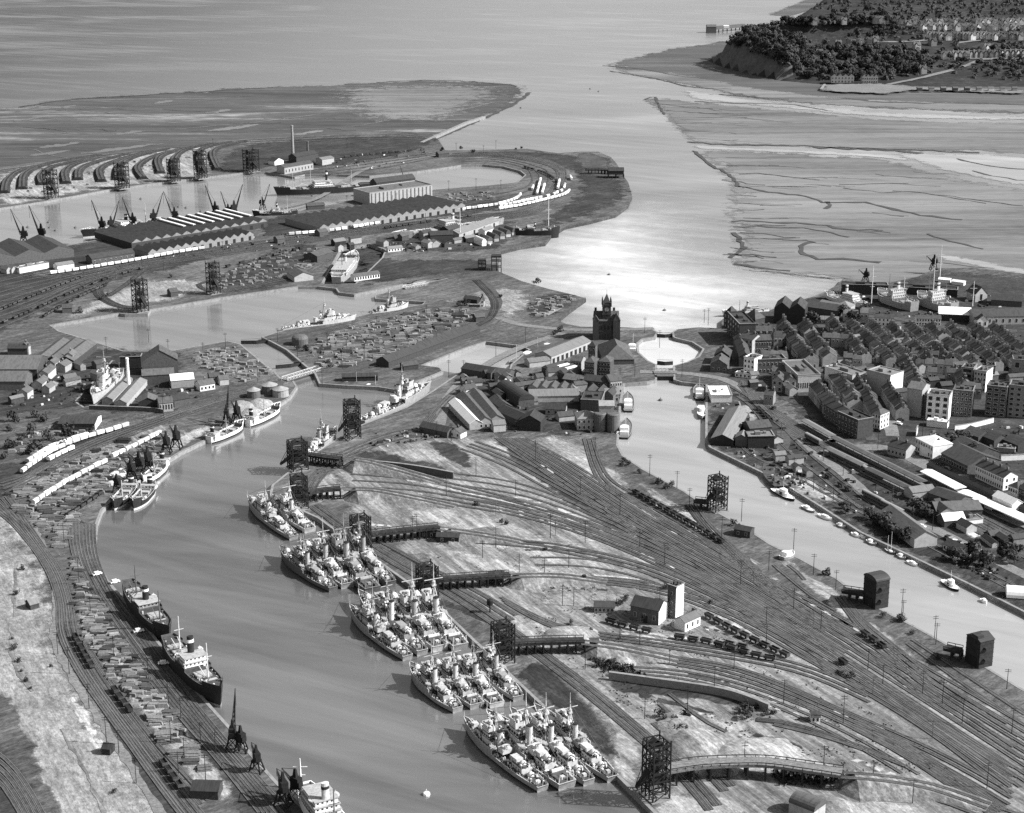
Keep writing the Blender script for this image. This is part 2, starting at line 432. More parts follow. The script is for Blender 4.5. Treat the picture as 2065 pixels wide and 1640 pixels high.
def quay(loop, hole, z0=-1.5, cope=1.6, closed=True):
    w = PP(loop)
    mb = MB()
    n = len(w)
    mb.add([(p.x, p.y, z0) for p in w] + [(p.x, p.y, ZL) for p in w], [(i, (i + 1) % n, n + (i + 1) % n, n + i) for i in range(n if closed else n - 1)], 0)
    side = (1 if area2(w) > 0 else -1) if closed else OUT_SIDE
    if hole: side = -side
    if cope:
        c = w + ([w[0]] if closed else [])
        ribbon(mb, c, cope, ZL + .12, 1, side * cope / 2)
    struct(mb.build('quay_wall', [M['stone'], M['coping']]))
OUT_SIDE = 1 if area2(PP(OUT)) > 0 else -1
I0, I1 = OUT.index((1316, 664)), OUT.index((1455, 663))
quay(OUT[I0:I1 + 1], False, closed=False)
quay(DA, True); quay(DOCK_E, True); quay(DRY_1, True, -6); quay(DRY_2, True, -6)
mb = MB()
for l in (OUT[:I0 + 1], OUT[I1:]):
    w = PP(l)
    for a, b in zip(w, w[1:]): mb.add([(a.x, a.y, -1), (b.x, b.y, -1), (b.x, b.y, ZL), (a.x, a.y, ZL)], [(0, 1, 2, 3)])
struct(mb.build('shore_bank', M['mudbank']))
for l in (DRY_1, DRY_2): struct(fill('dock_floor', [[(u, v - 2) for u, v in l]], .3, M['dim']))
# water: one sheet to the horizon, with a smoother sheet inside the impounded docks
struct(MB().add([(-9000, -200, 0), (9000, -200, 0), (9000, 26000, 0), (-9000, 26000, 0)], [(0, 1, 2, 3)]).build('water', M['sea']))
def pool(loop, m, z=1.0):
    w = PP(loop)
    tr = tessellate_polygon([[Vector((p.x, p.y, 0)) for p in w]])
    fs = [(a, b, c) if (w[b] - w[a]).cross(w[c] - w[a]).z > 0 else (a, c, b) for a, b, c in tr]
    struct(MB().add([(p.x, p.y, z) for p in w], fs).build('dock_water', M[m]))
ia = DA.index((612, 736))
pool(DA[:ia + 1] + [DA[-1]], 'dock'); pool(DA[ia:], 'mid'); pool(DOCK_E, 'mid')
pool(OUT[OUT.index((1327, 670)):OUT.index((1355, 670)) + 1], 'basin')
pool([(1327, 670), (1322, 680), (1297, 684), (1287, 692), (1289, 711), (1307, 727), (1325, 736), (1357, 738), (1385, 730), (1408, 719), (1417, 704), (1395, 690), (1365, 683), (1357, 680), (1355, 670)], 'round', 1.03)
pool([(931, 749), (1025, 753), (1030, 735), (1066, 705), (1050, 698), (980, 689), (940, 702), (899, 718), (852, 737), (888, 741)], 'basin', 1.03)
# ------------------------------------------------------------------ ground patches: sheets a few centimetres above the ground
LV = [0]
SOFT = {}
def soft(m, amp=2.6):                                   # the same ground cover, thinning out raggedly towards its border
    if m.name in SOFT: return SOFT[m.name]
    c = m.copy(); c.name = m.name + ' thinning out'
    n, l = c.node_tree.nodes, c.node_tree.links
    at = n.new('ShaderNodeAttribute'); at.attribute_name = 'cover'
    ge = n.new('ShaderNodeNewGeometry')
    no = n.new('ShaderNodeTexNoise'); no.inputs['Scale'].default_value = .055; no.inputs['Detail'].default_value = 8; no.inputs['Roughness'].default_value = .72
    l.new(ge.outputs['Position'], no.inputs['Vector'])
    ad = n.new('ShaderNodeMath'); ad.operation = 'MULTIPLY_ADD'; ad.inputs[1].default_value = amp
    l.new(no.outputs[0], ad.inputs[0])
    l.new(at.outputs['Fac'], ad.inputs[2])
    r = n.new('ShaderNodeMapRange'); r.inputs[1].default_value = amp * .5 + .2 if amp > 1 else amp * .5 + .02; r.inputs[2].default_value = amp * .5 + (.55 if amp > 1 else 1.0)
    l.new(ad.outputs[0], r.inputs[0]); l.new(r.outputs[0], n['Principled BSDF'].inputs['Alpha'])
    SOFT[m.name] = c
    return c
def segd(p, a, b):
    d = b - a; t = max(0, min(1, (p - a).dot(d) / max(d.length_squared, 1e-9)))
    return (p - a - d * t).length
def patch(pts, m, name='ground_patch', z=None, jit=4, sm=5, fall=26.0, amp=2.6):
    if z is None:
        LV[0] += .6
        z = ZL + .02 + .0016 * LV[0]
    q = smooth(pts, sm, True) if sm else pts
    q = [(u + R.uniform(-jit, jit), v + R.uniform(-jit, jit) * .4) for u, v in q]
    w = [p.xy for p in PP(q, z)]
    x0, x1, y0, y1 = min(p.x for p in w), max(p.x for p in w), min(p.y for p in w), max(p.y for p in w)
    st = max(4.0, math.sqrt(max(1.0, abs(area2(w)) / 2 / 350)))
    n = len(w); pl = [(p.x, p.y) for p in w]
    inn = []
    for i in range(int((x1 - x0) / st) + 1):
        for k in range(int((y1 - y0) / st) + 1):
            p = Vector((x0 + (i + R.uniform(.2, .8)) * st, y0 + (k + R.uniform(.2, .8)) * st))
            if inside(p, pl):
                d = min(segd(p, w[e], w[(e + 1) % n]) for e in range(n))
                if d > st * .35: inn.append((p, d))
    f = min(fall, .8 * max([d for _, d in inn] + [1.0]))
    ds = {}
    v2, e2, f2, ov, _, _ = delaunay_2d_cdt(w + [p for p, _ in inn], [(e, (e + 1) % n) for e in range(n)], [], 1, 1e-4)
    cov = []
    for o in ov:
        k = max(o) if o else 0
        cov.append(0.0 if not o or min(o) < n else min(1.0, inn[k - n][1] / f))
    mb = MB().add([(p.x, p.y, z) for p in v2], [tuple(t) if (v2[t[1]] - v2[t[0]]).cross(v2[t[2]] - v2[t[0]]) > 0 else tuple(reversed(t)) for t in f2])
    o = mb.build(name, soft(m, amp))
    a = o.data.attributes.new('cover', 'FLOAT', 'POINT')
    a.data.foreach_set('value', cov)
    return struct(o)
# tidal flats
patch([(-700, 300), (0, 219), (60, 209), (130, 198), (220, 193), (300, 188), (400, 183), (500, 176), (620, 171), (700, 168), (780, 165), (850, 160), (920, 161), (1000, 165), (1050, 170), (1070, 184), (1055, 200), (1025, 217), (985, 238), (940, 256), (900, 275), (884, 290), (860, 280), (700, 278), (500, 290), (300, 312), (0, 348), (-700, 450)], M['flat_left'], 'mud_flat', .25, 5)
patch([(640, 180), (760, 168), (900, 166), (1000, 170), (1050, 180), (1040, 198), (980, 225), (900, 250), (800, 250), (700, 240)], M['flat_mid'], 'mud_flat', .35, 4, 5, 120)
patch([(1297, 198), (1400, 204), (1500, 215), (1600, 223), (1700, 233), (1850, 243), (2065, 247), (2600, 252), (2700, 320), (2065, 312), (1990, 306), (1870, 308), (1700, 301), (1540, 294), (1430, 290), (1388, 285), (1335, 236)], M['flat_mid'], 'mud_flat', .25, 3)
patch([(1397, 303), (1425, 330), (1445, 352), (1464, 385), (1456, 412), (1452, 440), (1470, 470), (1478, 500), (1470, 530), (1510, 548), (1580, 556), (1660, 560), (1760, 590), (1900, 600), (2100, 620), (2700, 640), (2900, 400), (2200, 382), (2065, 378), (1965, 362), (1885, 346), (1800, 322), (1720, 314), (1620, 309), (1500, 303)], M['flat_mid'], 'mud_flat', .25, 4)
patch([(1216, 130), (1245, 120), (1290, 110), (1360, 95), (1420, 88), (1480, 80), (1700, 100), (2300, 120), (2500, 225), (2065, 230), (1900, 224), (1760, 219), (1640, 212), (1500, 196), (1420, 180), (1360, 168), (1300, 155), (1250, 143)], M['flat_dark'], 'foreshore', .3, 4)
patch([(1225, 137), (1290, 140), (1400, 152), (1500, 172), (1600, 186), (1760, 200), (2065, 210), (2300, 214), (2300, 226), (2065, 228), (1760, 217), (1640, 210), (1500, 194), (1420, 179), (1340, 164), (1270, 150)], M['flat_mid'], 'foreshore', .42, 3)
patch([(1545, 30), (1600, 8), (1650, -14), (1750, -60), (1720, -10), (1660, 14), (1600, 32)], M['flat_dark'], 'foreshore', .3, 3)
# glare painted into the water at the river mouth, then pale shallow channels
patch([(1060, 390), (1200, 410), (1330, 390), (1440, 440), (1470, 500), (1560, 540), (1700, 556), (1770, 600), (1700, 640), (1560, 690), (1440, 740), (1300, 745), (1150, 720), (1040, 650), (950, 580), (940, 510), (1040, 450)], M['glare'], 'shallow_water', .2, 3, 5, 300, .8)
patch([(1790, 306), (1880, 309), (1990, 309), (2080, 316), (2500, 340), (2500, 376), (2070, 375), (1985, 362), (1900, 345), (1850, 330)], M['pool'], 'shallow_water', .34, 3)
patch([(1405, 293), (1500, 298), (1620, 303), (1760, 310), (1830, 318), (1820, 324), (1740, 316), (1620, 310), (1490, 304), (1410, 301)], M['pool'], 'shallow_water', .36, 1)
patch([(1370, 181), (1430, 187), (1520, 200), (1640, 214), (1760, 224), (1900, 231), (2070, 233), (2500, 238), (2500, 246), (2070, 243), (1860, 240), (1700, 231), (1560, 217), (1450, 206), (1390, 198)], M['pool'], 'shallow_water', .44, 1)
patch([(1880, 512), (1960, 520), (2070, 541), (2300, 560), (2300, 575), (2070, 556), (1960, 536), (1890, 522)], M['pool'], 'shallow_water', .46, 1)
for (u0, v0, a, b) in ((330, 206, 26, 4), (140, 215, 20, 3), (60, 240, 40, 2), (260, 268, 40, 3), (470, 258, 60, 4), (240, 300, 90, 4), (380, 302, 60, 4), (120, 293, 50, 3), (620, 268, 40, 3), (90, 310, 60, 3), (440, 225, 30, 3)):
    patch([(u0 + a * math.cos(t), v0 + b * math.sin(t) - .12 * a * math.cos(t)) for t in [k * math.pi / 5 for k in range(10)]], M['sea'], 'tide_pool', .5, 3, 3)
def creek(pts, w, name='mud_creek', m='creek', z=.6):
    mb = MB()
    wpts = resample(PP(smooth(pts, 6), z), 12)
    for i, p in enumerate(wpts):
        n = R.uniform(-4, 4); wpts[i] = p + Vector((n * .3, n, 0))
    ribbon(mb, wpts, w * .62, z, 0, 0, w * .22)
    struct(mb.build(name, M[m]))
for pts, w in (([(1388, 285), (1440, 290), (1500, 292), (1580, 293), (1660, 296), (1750, 299), (1850, 303), (1990, 308)], 10),
               ([(1640, 296), (1700, 300), (1800, 303), (1860, 309)], 16),
               ([(1490, 375), (1530, 384), (1600, 392), (1650, 402), (1668, 408), (1740, 408), (1790, 419), (1850, 432), (1960, 447)], 9),
               ([(1668, 406), (1672, 414), (1664, 424)], 7),
               ([(1478, 448), (1510, 444), (1570, 449), (1640, 451), (1700, 461), (1790, 466)], 9),
               ([(1480, 456), (1560, 458), (1640, 462), (1720, 480)], 5),
               ([(1490, 352), (1530, 350), (1590, 356), (1640, 362), (1660, 366)], 4), ([(1397, 304), (1430, 330), (1470, 352), (1490, 378)], 7),
               ([(1800, 385), (1900, 393), (1960, 402), (2065, 415)], 3), ([(1700, 380), (1780, 388), (1850, 388), (1990, 410)], 2.5),
               ([(1640, 488), (1615, 500), (1640, 520), (1700, 522), (1800, 530)], 9), ([(1480, 470), (1500, 500), (1470, 520)], 8),
               ([(1870, 472), (1930, 490), (1990, 505)], 5), ([(1470, 510), (1540, 516), (1580, 520)], 6), ([(1480, 530), (1540, 540), (1600, 548)], 7),
               ([(1300, 200), (1320, 196), (1330, 215), (1340, 232)], 6), ([(1930, 320), (2000, 335), (2080, 342)], 7), ([(1960, 345), (2030, 360), (2090, 366)], 6),
               ([(1400, 205), (1500, 208), (1600, 212), (1680, 225)], 8), ([(1216, 132), (1300, 140), (1360, 152), (1420, 158)], 9), ([(1230, 143), (1320, 158), (1400, 176), (1480, 180)], 6),
               ([(1700, 198), (1780, 206), (1860, 208), (1960, 208), (2080, 212)], 16), ([(1450, 190), (1520, 196), (1600, 200)], 8)):
    creek(pts, w)
for pts, w in (([(30, 225), (200, 215), (330, 212), (520, 190)], 5), ([(0, 245), (180, 235), (300, 238), (440, 224)], 5), ([(0, 265), (180, 268), (330, 262), (520, 246), (660, 228)], 6), ([(200, 290), (330, 283), (480, 284)], 5),
               ([(60, 300), (130, 318), (160, 322)], 5), ([(560, 262), (700, 256), (800, 240), (900, 228), (1000, 205)], 4)):
    creek(pts, w * .7, 'tide_channel', 'sea', .55)
creek([(850, 292), (900, 270), (960, 245), (1020, 218), (1058, 195), (1066, 186)], 10, 'mud_creek', 'creek', .6)
creek([(40, 215), (150, 200), (300, 191), (420, 184), (560, 176)], 7, 'mud_creek', 'creek', .62)
creek([(760, 166), (860, 162), (960, 165), (1050, 174)], 7, 'mud_creek', 'creek', .62)
def gully(u, v, du, w, depth=0):
    pts = [(u, v)]; n = R.randint(4, 7); s = R.uniform(-.02, .1)
    for i in range(n):
        u += du * R.uniform(.6, 1.3); v += du * s + R.uniform(-1.2, 1.2); pts.append((u, v))
        if depth < 1 and R.random() < .3: gully(u, v, du * R.uniform(.4, .8), w * .6, depth + 1)
    creek(pts, w, 'mud_creek', 'gully')
for v in range(318, 545, 15): gully(1462 + R.uniform(-5, 40) + (0 if v > 380 else (380 - v) * -.5), v, R.uniform(12, 30), R.uniform(1.6, 3.6))
for v in range(208, 282, 14): gully(1308 + (v - 200) * .9 + R.uniform(0, 20), v, R.uniform(18, 45), R.uniform(2, 4))
for k in range(9): gully(R.uniform(1560, 1900), R.uniform(330, 530), R.uniform(12, 30), R.uniform(1.5, 3))
for k in range(10): gully(R.uniform(20, 800), R.uniform(215, 265), R.uniform(10, 30), R.uniform(2, 4))
# ground cover on the land, in the order it lies
G = lambda pts, m, name, jit=4: patch(pts, M[m], name, None, jit)
G([(870, 880), (1000, 872), (1160, 880), (1220, 900), (1300, 985), (1420, 1060), (1560, 1150), (1750, 1260), (1950, 1380), (2100, 1440), (2100, 1660), (1420, 1700), (1290, 1560), (1090, 1390), (900, 1220), (700, 1060), (640, 1000), (680, 920), (760, 880)], 'yard', 'rail_yard')
for pts in ([(640, 980), (730, 985), (840, 1000), (900, 1018), (800, 1012), (690, 1008)], [(640, 960), (690, 960), (668, 1006), (626, 1012)], [(760, 1032), (900, 1022), (1040, 1050), (1150, 1085), (1280, 1140), (1260, 1165), (1100, 1150), (950, 1100), (860, 1068)], [(880, 1105), (1010, 1120), (1200, 1155), (1160, 1170), (1020, 1158), (950, 1150)],
            [(1050, 1200), (1150, 1185), (1260, 1195), (1270, 1235), (1190, 1232), (1110, 1218)], [(1300, 1180), (1420, 1190), (1560, 1260), (1680, 1350), (1600, 1330), (1430, 1240), (1330, 1205)], [(1210, 1330), (1360, 1345), (1520, 1370), (1680, 1430), (1640, 1450), (1500, 1415), (1330, 1375), (1230, 1365)],
            [(1260, 1400), (1400, 1420), (1480, 1450), (1600, 1500), (1800, 1565), (1900, 1640), (1700, 1590), (1560, 1560), (1420, 1520), (1340, 1450)], [(1690, 1450), (1850, 1530), (2000, 1640), (1930, 1630), (1800, 1540)], [(960, 890), (1060, 900), (1160, 970), (1290, 1060), (1200, 1040), (1090, 970)],
            [(1090, 880), (1190, 900), (1230, 960), (1330, 1040), (1430, 1120), (1330, 1080), (1200, 980)], [(1560, 1110), (1680, 1185), (1750, 1250), (1900, 1350), (2050, 1430), (1960, 1400), (1780, 1300), (1640, 1200)], [(1280, 965), (1380, 1020), (1460, 1070), (1420, 1070), (1320, 1010)], [(730, 920), (850, 900), (940, 925), (900, 935), (800, 930)],
            [(1000, 1275), (1080, 1250), (1150, 1290), (1180, 1330), (1100, 1330)], [(900, 1160), (1000, 1210), (1060, 1260), (1010, 1250), (930, 1195)], [(1120, 1340), (1200, 1370), (1330, 1480), (1400, 1560), (1330, 1530), (1220, 1420)], [(1235, 1450), (1290, 1500), (1290, 1590), (1240, 1555)]):
    G(pts, 'grass', 'grass_field', 5)
G([(1035, 1365), (1100, 1335), (1180, 1400), (1235, 1480), (1250, 1545), (1225, 1535), (1140, 1455)], 'dark', 'coal_ground', 3)
G([(1000, 1275), (940, 1240), (870, 1215), (880, 1205), (960, 1230), (1040, 1290), (1010, 1320)], 'dim', 'coal_ground', 3)
for pts in ([(1370, 1440), (1440, 1450), (1520, 1460), (1500, 1480), (1420, 1475)], [(1570, 1432), (1640, 1440), (1632, 1450), (1580, 1446)], [(1330, 1600), (1460, 1600), (1520, 1640), (1330, 1660)], [(1700, 1610), (1820, 1610), (1900, 1660), (1720, 1660)], [(1150, 1270), (1220, 1272), (1190, 1290)], [(1400, 1262), (1470, 1262), (1450, 1282)]):
    G(pts, 'pale', 'bare_ground', 3)
for pts in ([(1000, 880), (1060, 905), (1180, 985), (1330, 1080), (1480, 1170), (1640, 1285), (1600, 1275), (1440, 1190), (1290, 1110), (1130, 1010), (1010, 910)], [(720, 905), (850, 925), (960, 960), (900, 960), (790, 945), (700, 950)], [(1240, 1360), (1330, 1378), (1450, 1395), (1560, 1430), (1470, 1425), (1330, 1402), (1240, 1398)],
            [(800, 1105), (900, 1170), (1000, 1240), (1160, 1350), (1150, 1360), (980, 1250), (800, 1130)], [(870, 890), (930, 900), (960, 940), (930, 945), (880, 915)]):
    G(pts, 'dim', 'cinder_bank', 3)
# west bank of the long dock
G([(-60, 1010), (60, 1060), (120, 1160), (140, 1260), (200, 1380), (300, 1510), (400, 1660), (-200, 1700), (-200, 1000)], 'rough', 'rough_grass')
G([(30, 1000), (80, 1080), (110, 1160), (122, 1240), (118, 1285), (170, 1380), (240, 1475), (330, 1600), (400, 1700), (300, 1700), (220, 1560), (150, 1440), (90, 1300), (70, 1200), (10, 1080), (-60, 1020)], 'pale', 'pale_ground')
G([(135, 1395), (170, 1420), (205, 1480), (222, 1520), (190, 1510), (150, 1450)], 'straw', 'bare_sand', 3)
G([(-60, 1360), (10, 1395), (60, 1470), (100, 1560), (150, 1660), (80, 1680), (40, 1590), (-40, 1470)], 'land', 'ditch_bank', 6)
G([(-100, 1450), (20, 1500), (80, 1590), (110, 1680), (-100, 1700)], 'dim', 'cinder_bank', 3)
G([(-40, 990), (20, 1000), (70, 1070), (130, 1165), (150, 1265), (210, 1370), (300, 1490), (420, 1660), (330, 1680), (220, 1480), (130, 1320), (115, 1240), (90, 1165), (30, 1070), (-40, 1020)], 'dim', 'cinder_bed', 2)
G([(130, 1050), (195, 1060), (196, 1110), (222, 1185), (300, 1290), (400, 1420), (480, 1510), (600, 1650), (500, 1670), (380, 1500), (260, 1340), (170, 1200), (140, 1120)], 'dim', 'cinder_bed', 2)
G([(150, 1130), (215, 1250), (300, 1370), (400, 1500), (480, 1600), (420, 1620), (330, 1510), (235, 1390), (165, 1285), (148, 1200)], 'pale', 'pale_ground', 3)
G([(0, 960), (110, 905), (240, 860), (340, 850), (400, 858), (450, 820), (530, 812), (585, 790), (560, 815), (490, 838), (330, 925), (210, 1010), (190, 1050), (140, 1050), (130, 1130), (70, 1070), (15, 1000)], 'yard', 'storage_ground', 3)
G([(330, 900), (420, 850), (440, 852), (400, 885), (350, 912)], 'pale', 'pale_ground', 2)
G([(-40, 935), (60, 930), (160, 880), (280, 850), (440, 800), (580, 760), (592, 768), (450, 812), (300, 868), (180, 912), (90, 952), (0, 1000)], 'dim', 'cinder_bed', 2)
G([(-60, 860), (60, 850), (160, 840), (310, 835), (280, 850), (170, 880), (60, 925), (-60, 930)], 'land', 'waste_ground', 3)
# middle ground between the basins
G([(600, 700), (690, 650), (860, 620), (930, 618), (985, 640), (930, 665), (800, 715), (720, 745), (650, 748)], 'land', 'storage_ground', 3)
G([(390, 715), (480, 695), (540, 735), (570, 760), (500, 780), (420, 775)], 'land', 'storage_ground', 3)
G([(900, 610), (960, 590), (1010, 575), (1060, 585), (1090, 600), (1050, 640), (1000, 650), (985, 630)], 'rough', 'grass_field', 3)
G([(1070, 600), (1130, 590), (1175, 602), (1100, 645), (1060, 635)], 'dim', 'timber_ground', 2)
G([(100, 650), (250, 570), (330, 560), (420, 565), (440, 590), (300, 615), (170, 640)], 'rough', 'grass_field', 3)
G([(-60, 560), (150, 550), (300, 520), (420, 500), (440, 520), (330, 550), (230, 570), (150, 610), (-60, 690)], 'dim', 'cinder_bed', 2)
G([(420, 560), (560, 500), (640, 490), (660, 500), (640, 540), (560, 580), (430, 590)], 'dim', 'storage_ground', 2)
G([(720, 500), (800, 520), (960, 520), (1000, 545), (860, 560), (790, 568), (720, 575)], 'dim', 'waste_ground', 2)
G([(900, 310), (1060, 304), (1150, 312), (1230, 320), (1265, 372), (1270, 400), (1180, 440), (1060, 470), (1090, 440), (1160, 390), (1150, 350), (1060, 325), (960, 316)], 'dim', 'shore_ground', 2)
G([(1150, 312), (1205, 308), (1240, 330), (1255, 360), (1200, 358), (1160, 345)], 'mudbank', 'shore_ground', 2)
G([(0, 345), (200, 315), (420, 290), (560, 282), (440, 300), (430, 350), (380, 360), (200, 384), (0, 415)], 'grass', 'pale_ground', 2)
G([(500, 290), (700, 275), (860, 275), (880, 290), (780, 320), (640, 340), (540, 340), (450, 350), (440, 320)], 'dim', 'waste_ground', 2)
G([(520, 445), (640, 425), (900, 405), (1060, 398), (1010, 425), (800, 452), (640, 475), (520, 475)], 'dim', 'quay_ground', 2)
G([(-60, 500), (150, 490), (280, 470), (300, 520), (150, 545), (-60, 565)], 'dim', 'quay_ground', 2)
G([(760, 480), (900, 455), (1020, 440), (1050, 470), (1005, 505), (860, 510), (780, 500)], 'dim', 'yard_ground', 2)
G([(905, 770), (1040, 755), (1200, 740), (1256, 780), (1248, 880), (1090, 876), (960, 874)], 'dim', 'yard_ground', 2)
G([(-40, 730), (200, 700), (360, 710), (400, 770), (330, 840), (150, 830), (-40, 840)], 'dim', 'yard_ground', 2)
# town and station side
G([(1425, 780), (1500, 720), (1460, 668), (1480, 640), (1660, 592), (1760, 580), (1890, 545), (2065, 556), (2400, 580), (2400, 1160), (2065, 1020), (1900, 950), (1760, 900), (1640, 870), (1540, 800)], 'town', 'town_ground', 2)
G([(1428, 780), (1540, 800), (1640, 870), (1760, 900), (1900, 950), (2065, 1020), (2400, 1180), (2400, 1370), (2065, 1235), (1945, 1180), (1730, 1075), (1560, 970), (1450, 915), (1425, 890)], 'dim', 'quay_ground', 2)
G([(1580, 965), (1640, 965), (1700, 1005), (1685, 1015), (1640, 1010), (1590, 985)], 'grass', 'grass_field', 2)
G([(1945, 1068), (2000, 1065), (2070, 1105), (2060, 1120), (2000, 1095), (1955, 1085)], 'sand', 'bare_sand', 2)
G([(1490, 815), (1520, 820), (1530, 850), (1500, 865), (1495, 840)], 'rough', 'grass_field', 1)
for pts, w_, m_, nm in (([(26, 1262), (22, 1300), (30, 1340), (45, 1372), (66, 1398)], 2.4, 'yard', 'ditch'), ([(34, 1140), (30, 1180), (30, 1215), (36, 1245)], 2, 'yard', 'ditch'), ([(60, 1050), (105, 1150), (114, 1240), (108, 1290), (160, 1390), (260, 1540), (330, 1650)], 4, 'road', 'path'), ([(125, 1470), (170, 1550), (215, 1650)], 2, 'yard', 'ditch'), ([(0, 1130), (40, 1118), (80, 1085)], 2.5, 'road', 'path')):
    mb = MB(); ribbon(mb, resample(PP(smooth(pts, 6)), 5), w_, ZL + .19, 0, 0, .8); struct(mb.build(nm, M[m_]))
def road(pts, w, m='road', name='road', z=.2):
    mb = MB()
    ribbon(mb, resample(PP(smooth(pts, 6)), 8), w, ZL + z, 0, 0, .25)
    struct(mb.build(name, M[m]))
road([(1290, 750), (1360, 752), (1420, 758), (1476, 772), (1549, 821), (1599, 873), (1649, 917), (1698, 952), (1766, 1011), (1824, 1038), (1891, 1071), (1974, 1113), (2065, 1159), (2300, 1270)], 8)
road([(1700, 905), (1790, 905), (1880, 945), (1960, 985), (2065, 1030), (2300, 1130)], 12)
road([(1800, 880), (1795, 840), (1812, 790), (1830, 750)], 9)
road([(1578, 870), (1580, 900), (1553, 935), (1552, 958), (1580, 985)], 8, 'asphalt')
for a in ([(1585, 668), (1625, 720), (1660, 762), (1700, 812), (1740, 862), (1765, 895)], [(1640, 640), (1720, 720), (1745, 750)], [(1690, 640), (1790, 640), (1900, 660), (2065, 668)]): road(a, 8, 'asphalt')
road([(640, 748), (720, 742), (830, 700), (960, 665), (985, 640), (1003, 610), (985, 580), (965, 565)], 9, 'asphalt')
road([(1003, 640), (1050, 655), (1150, 665), (1260, 665), (1330, 662)], 8, 'road')
road([(577, 772), (450, 805), (320, 845)], 7, 'road')
road([(880, 880), (905, 800), (960, 750), (1040, 705), (1140, 670)], 8, 'road')
road([(560, 420), (640, 400), (740, 340), (860, 318), (905, 308)], 7, 'road')
# ------------------------------------------------------------------ railway: every track a bed with sleepers and two rails
def lerpline(a, b, t): return [(p[0] + (q[0] - p[0]) * t, p[1] + (q[1] - p[1]) * t) for p, q in zip(a, b)]
def evenpx(pts, n):
    q = smooth(pts, 8)
    L = [0.0]
    for a, b in zip(q, q[1:]): L.append(L[-1] + math.hypot(b[0] - a[0], b[1] - a[1]))
    out = []; k = 0
    for i in range(n):
        d = L[-1] * i / (n - 1)
        while k < len(L) - 2 and L[k + 1] < d: k += 1
        t = (d - L[k]) / max(L[k + 1] - L[k], 1e-6)
        out.append((q[k][0] + (q[k + 1][0] - q[k][0]) * t, q[k][1] + (q[k + 1][1] - q[k][1]) * t))
    return out
TZ = [0]
def track(pts, bed=2.6, step=11, dz=0.0, bedm='ballast', sm=True, wpts=None):
    w = wpts if wpts is not None else resample(PP(smooth(pts, 6) if sm else pts), step)
    if len(w) < 2: return
    TZ[0] = (TZ[0] + 1) % 40
    z = (lambda p: p.z + .06 + dz + TZ[0] * .003) if wpts is not None else ZL + .26 + dz + TZ[0] * .003
    zr = (lambda p: p.z + .24 + dz) if wpts is not None else ZL + .45 + dz
    mb = MB()
    ribbon(mb, w, bed if bed > 3.2 else bed * .82, z, 0, 0, .1)
    for s in (-.75, .75): ribbon(mb, w, .2, zr, 1, s)
    return struct(mb.build('railway_track', [M[bedm], M['rail']]))
def bundle(u, l, n, bed=2.8, wob=.0, t0=0.0, t1=1.0, skip=(), cut=0.0):
    a, b = evenpx(u, 14), evenpx(l, 14)
    for i in range(n):
        if i in skip: continue
        t = t0 + (t1 - t0) * (i / max(n - 1, 1)) + R.uniform(-wob, wob)
        ln = lerpline(a, b, t)
        if cut:
            i0 = 1 if R.random() < cut else 0
            ln = ln[i0 * R.randint(1, 3):]
        track(ln, bed)
# the main fan of sidings across the yard
bundle([(1060, 884), (1180, 950), (1300, 1030), (1480, 1130), (1700, 1250), (1900, 1365), (2065, 1462), (2300, 1600)], [(1000, 884), (1150, 990), (1290, 1080), (1400, 1142), (1640, 1295), (1850, 1432), (2065, 1575), (2220, 1680)], 9, 2.4, .02)
bundle([(705, 943), (800, 952), (900, 972), (1100, 1024), (1280, 1088), (1450, 1168), (1640, 1290), (1850, 1425), (2065, 1560)], [(720, 1008), (810, 1008), (900, 1016), (1100, 1054), (1290, 1124), (1480, 1218), (1650, 1316), (1850, 1450), (2065, 1600)], 6, 2.7, .03)
bundle([(1030, 1172), (1100, 1166), (1180, 1163), (1330, 1180), (1500, 1236), (1680, 1336), (1850, 1440), (2065, 1585)], [(1030, 1180), (1100, 1176), (1180, 1175), (1330, 1196), (1490, 1256), (1660, 1350), (1850, 1462), (2050, 1610)], 4, 2.7, .03)
bundle([(890, 1085), (1000, 1088), (1120, 1098), (1290, 1135), (1450, 1200), (1600, 1285), (1720, 1360)], [(890, 1092), (1000, 1098), (1120, 1112), (1290, 1152), (1440, 1216), (1590, 1300), (1710, 1380)], 3, 2.7)
bundle([(1185, 1312), (1330, 1322), (1500, 1350), (1700, 1432), (1900, 1520), (2065, 1612)], [(1185, 1320), (1330, 1336), (1500, 1372), (1690, 1450), (1880, 1545), (2040, 1640)], 4, 2.7, .03)
bundle([(1010, 1205), (1130, 1262), (1300, 1288), (1470, 1312), (1620, 1342), (1760, 1400)], [(1020, 1216), (1130, 1272), (1300, 1300), (1470, 1328), (1620, 1360), (1760, 1420)], 3, 2.7)
bundle([(1700, 1590), (1850, 1590), (1960, 1615), (2080, 1650)], [(1700, 1600), (1840, 1604), (1940, 1632), (2030, 1670)], 3)
track([(1525, 1452), (1600, 1462), (1700, 1495), (1830, 1545)], 4, bedm='cinder'); track([(1560, 1462), (1660, 1486), (1760, 1520), (1860, 1560)], 3)
bundle([(1730, 1455), (1820, 1500), (1900, 1548), (2040, 1640)], [(1725, 1470), (1810, 1515), (1890, 1565), (2010, 1650)], 3, 4)
bundle([(1350, 1400), (1430, 1460), (1500, 1490)], [(1330, 1420), (1400, 1480), (1470, 1520)], 2)
bundle([(900, 955), (1050, 978), (1200, 1035), (1380, 1118), (1560, 1222), (1720, 1320)], [(940, 1004), (1080, 1030), (1250, 1090), (1420, 1168), (1580, 1262), (1730, 1345)], 5, 2.3, .05)
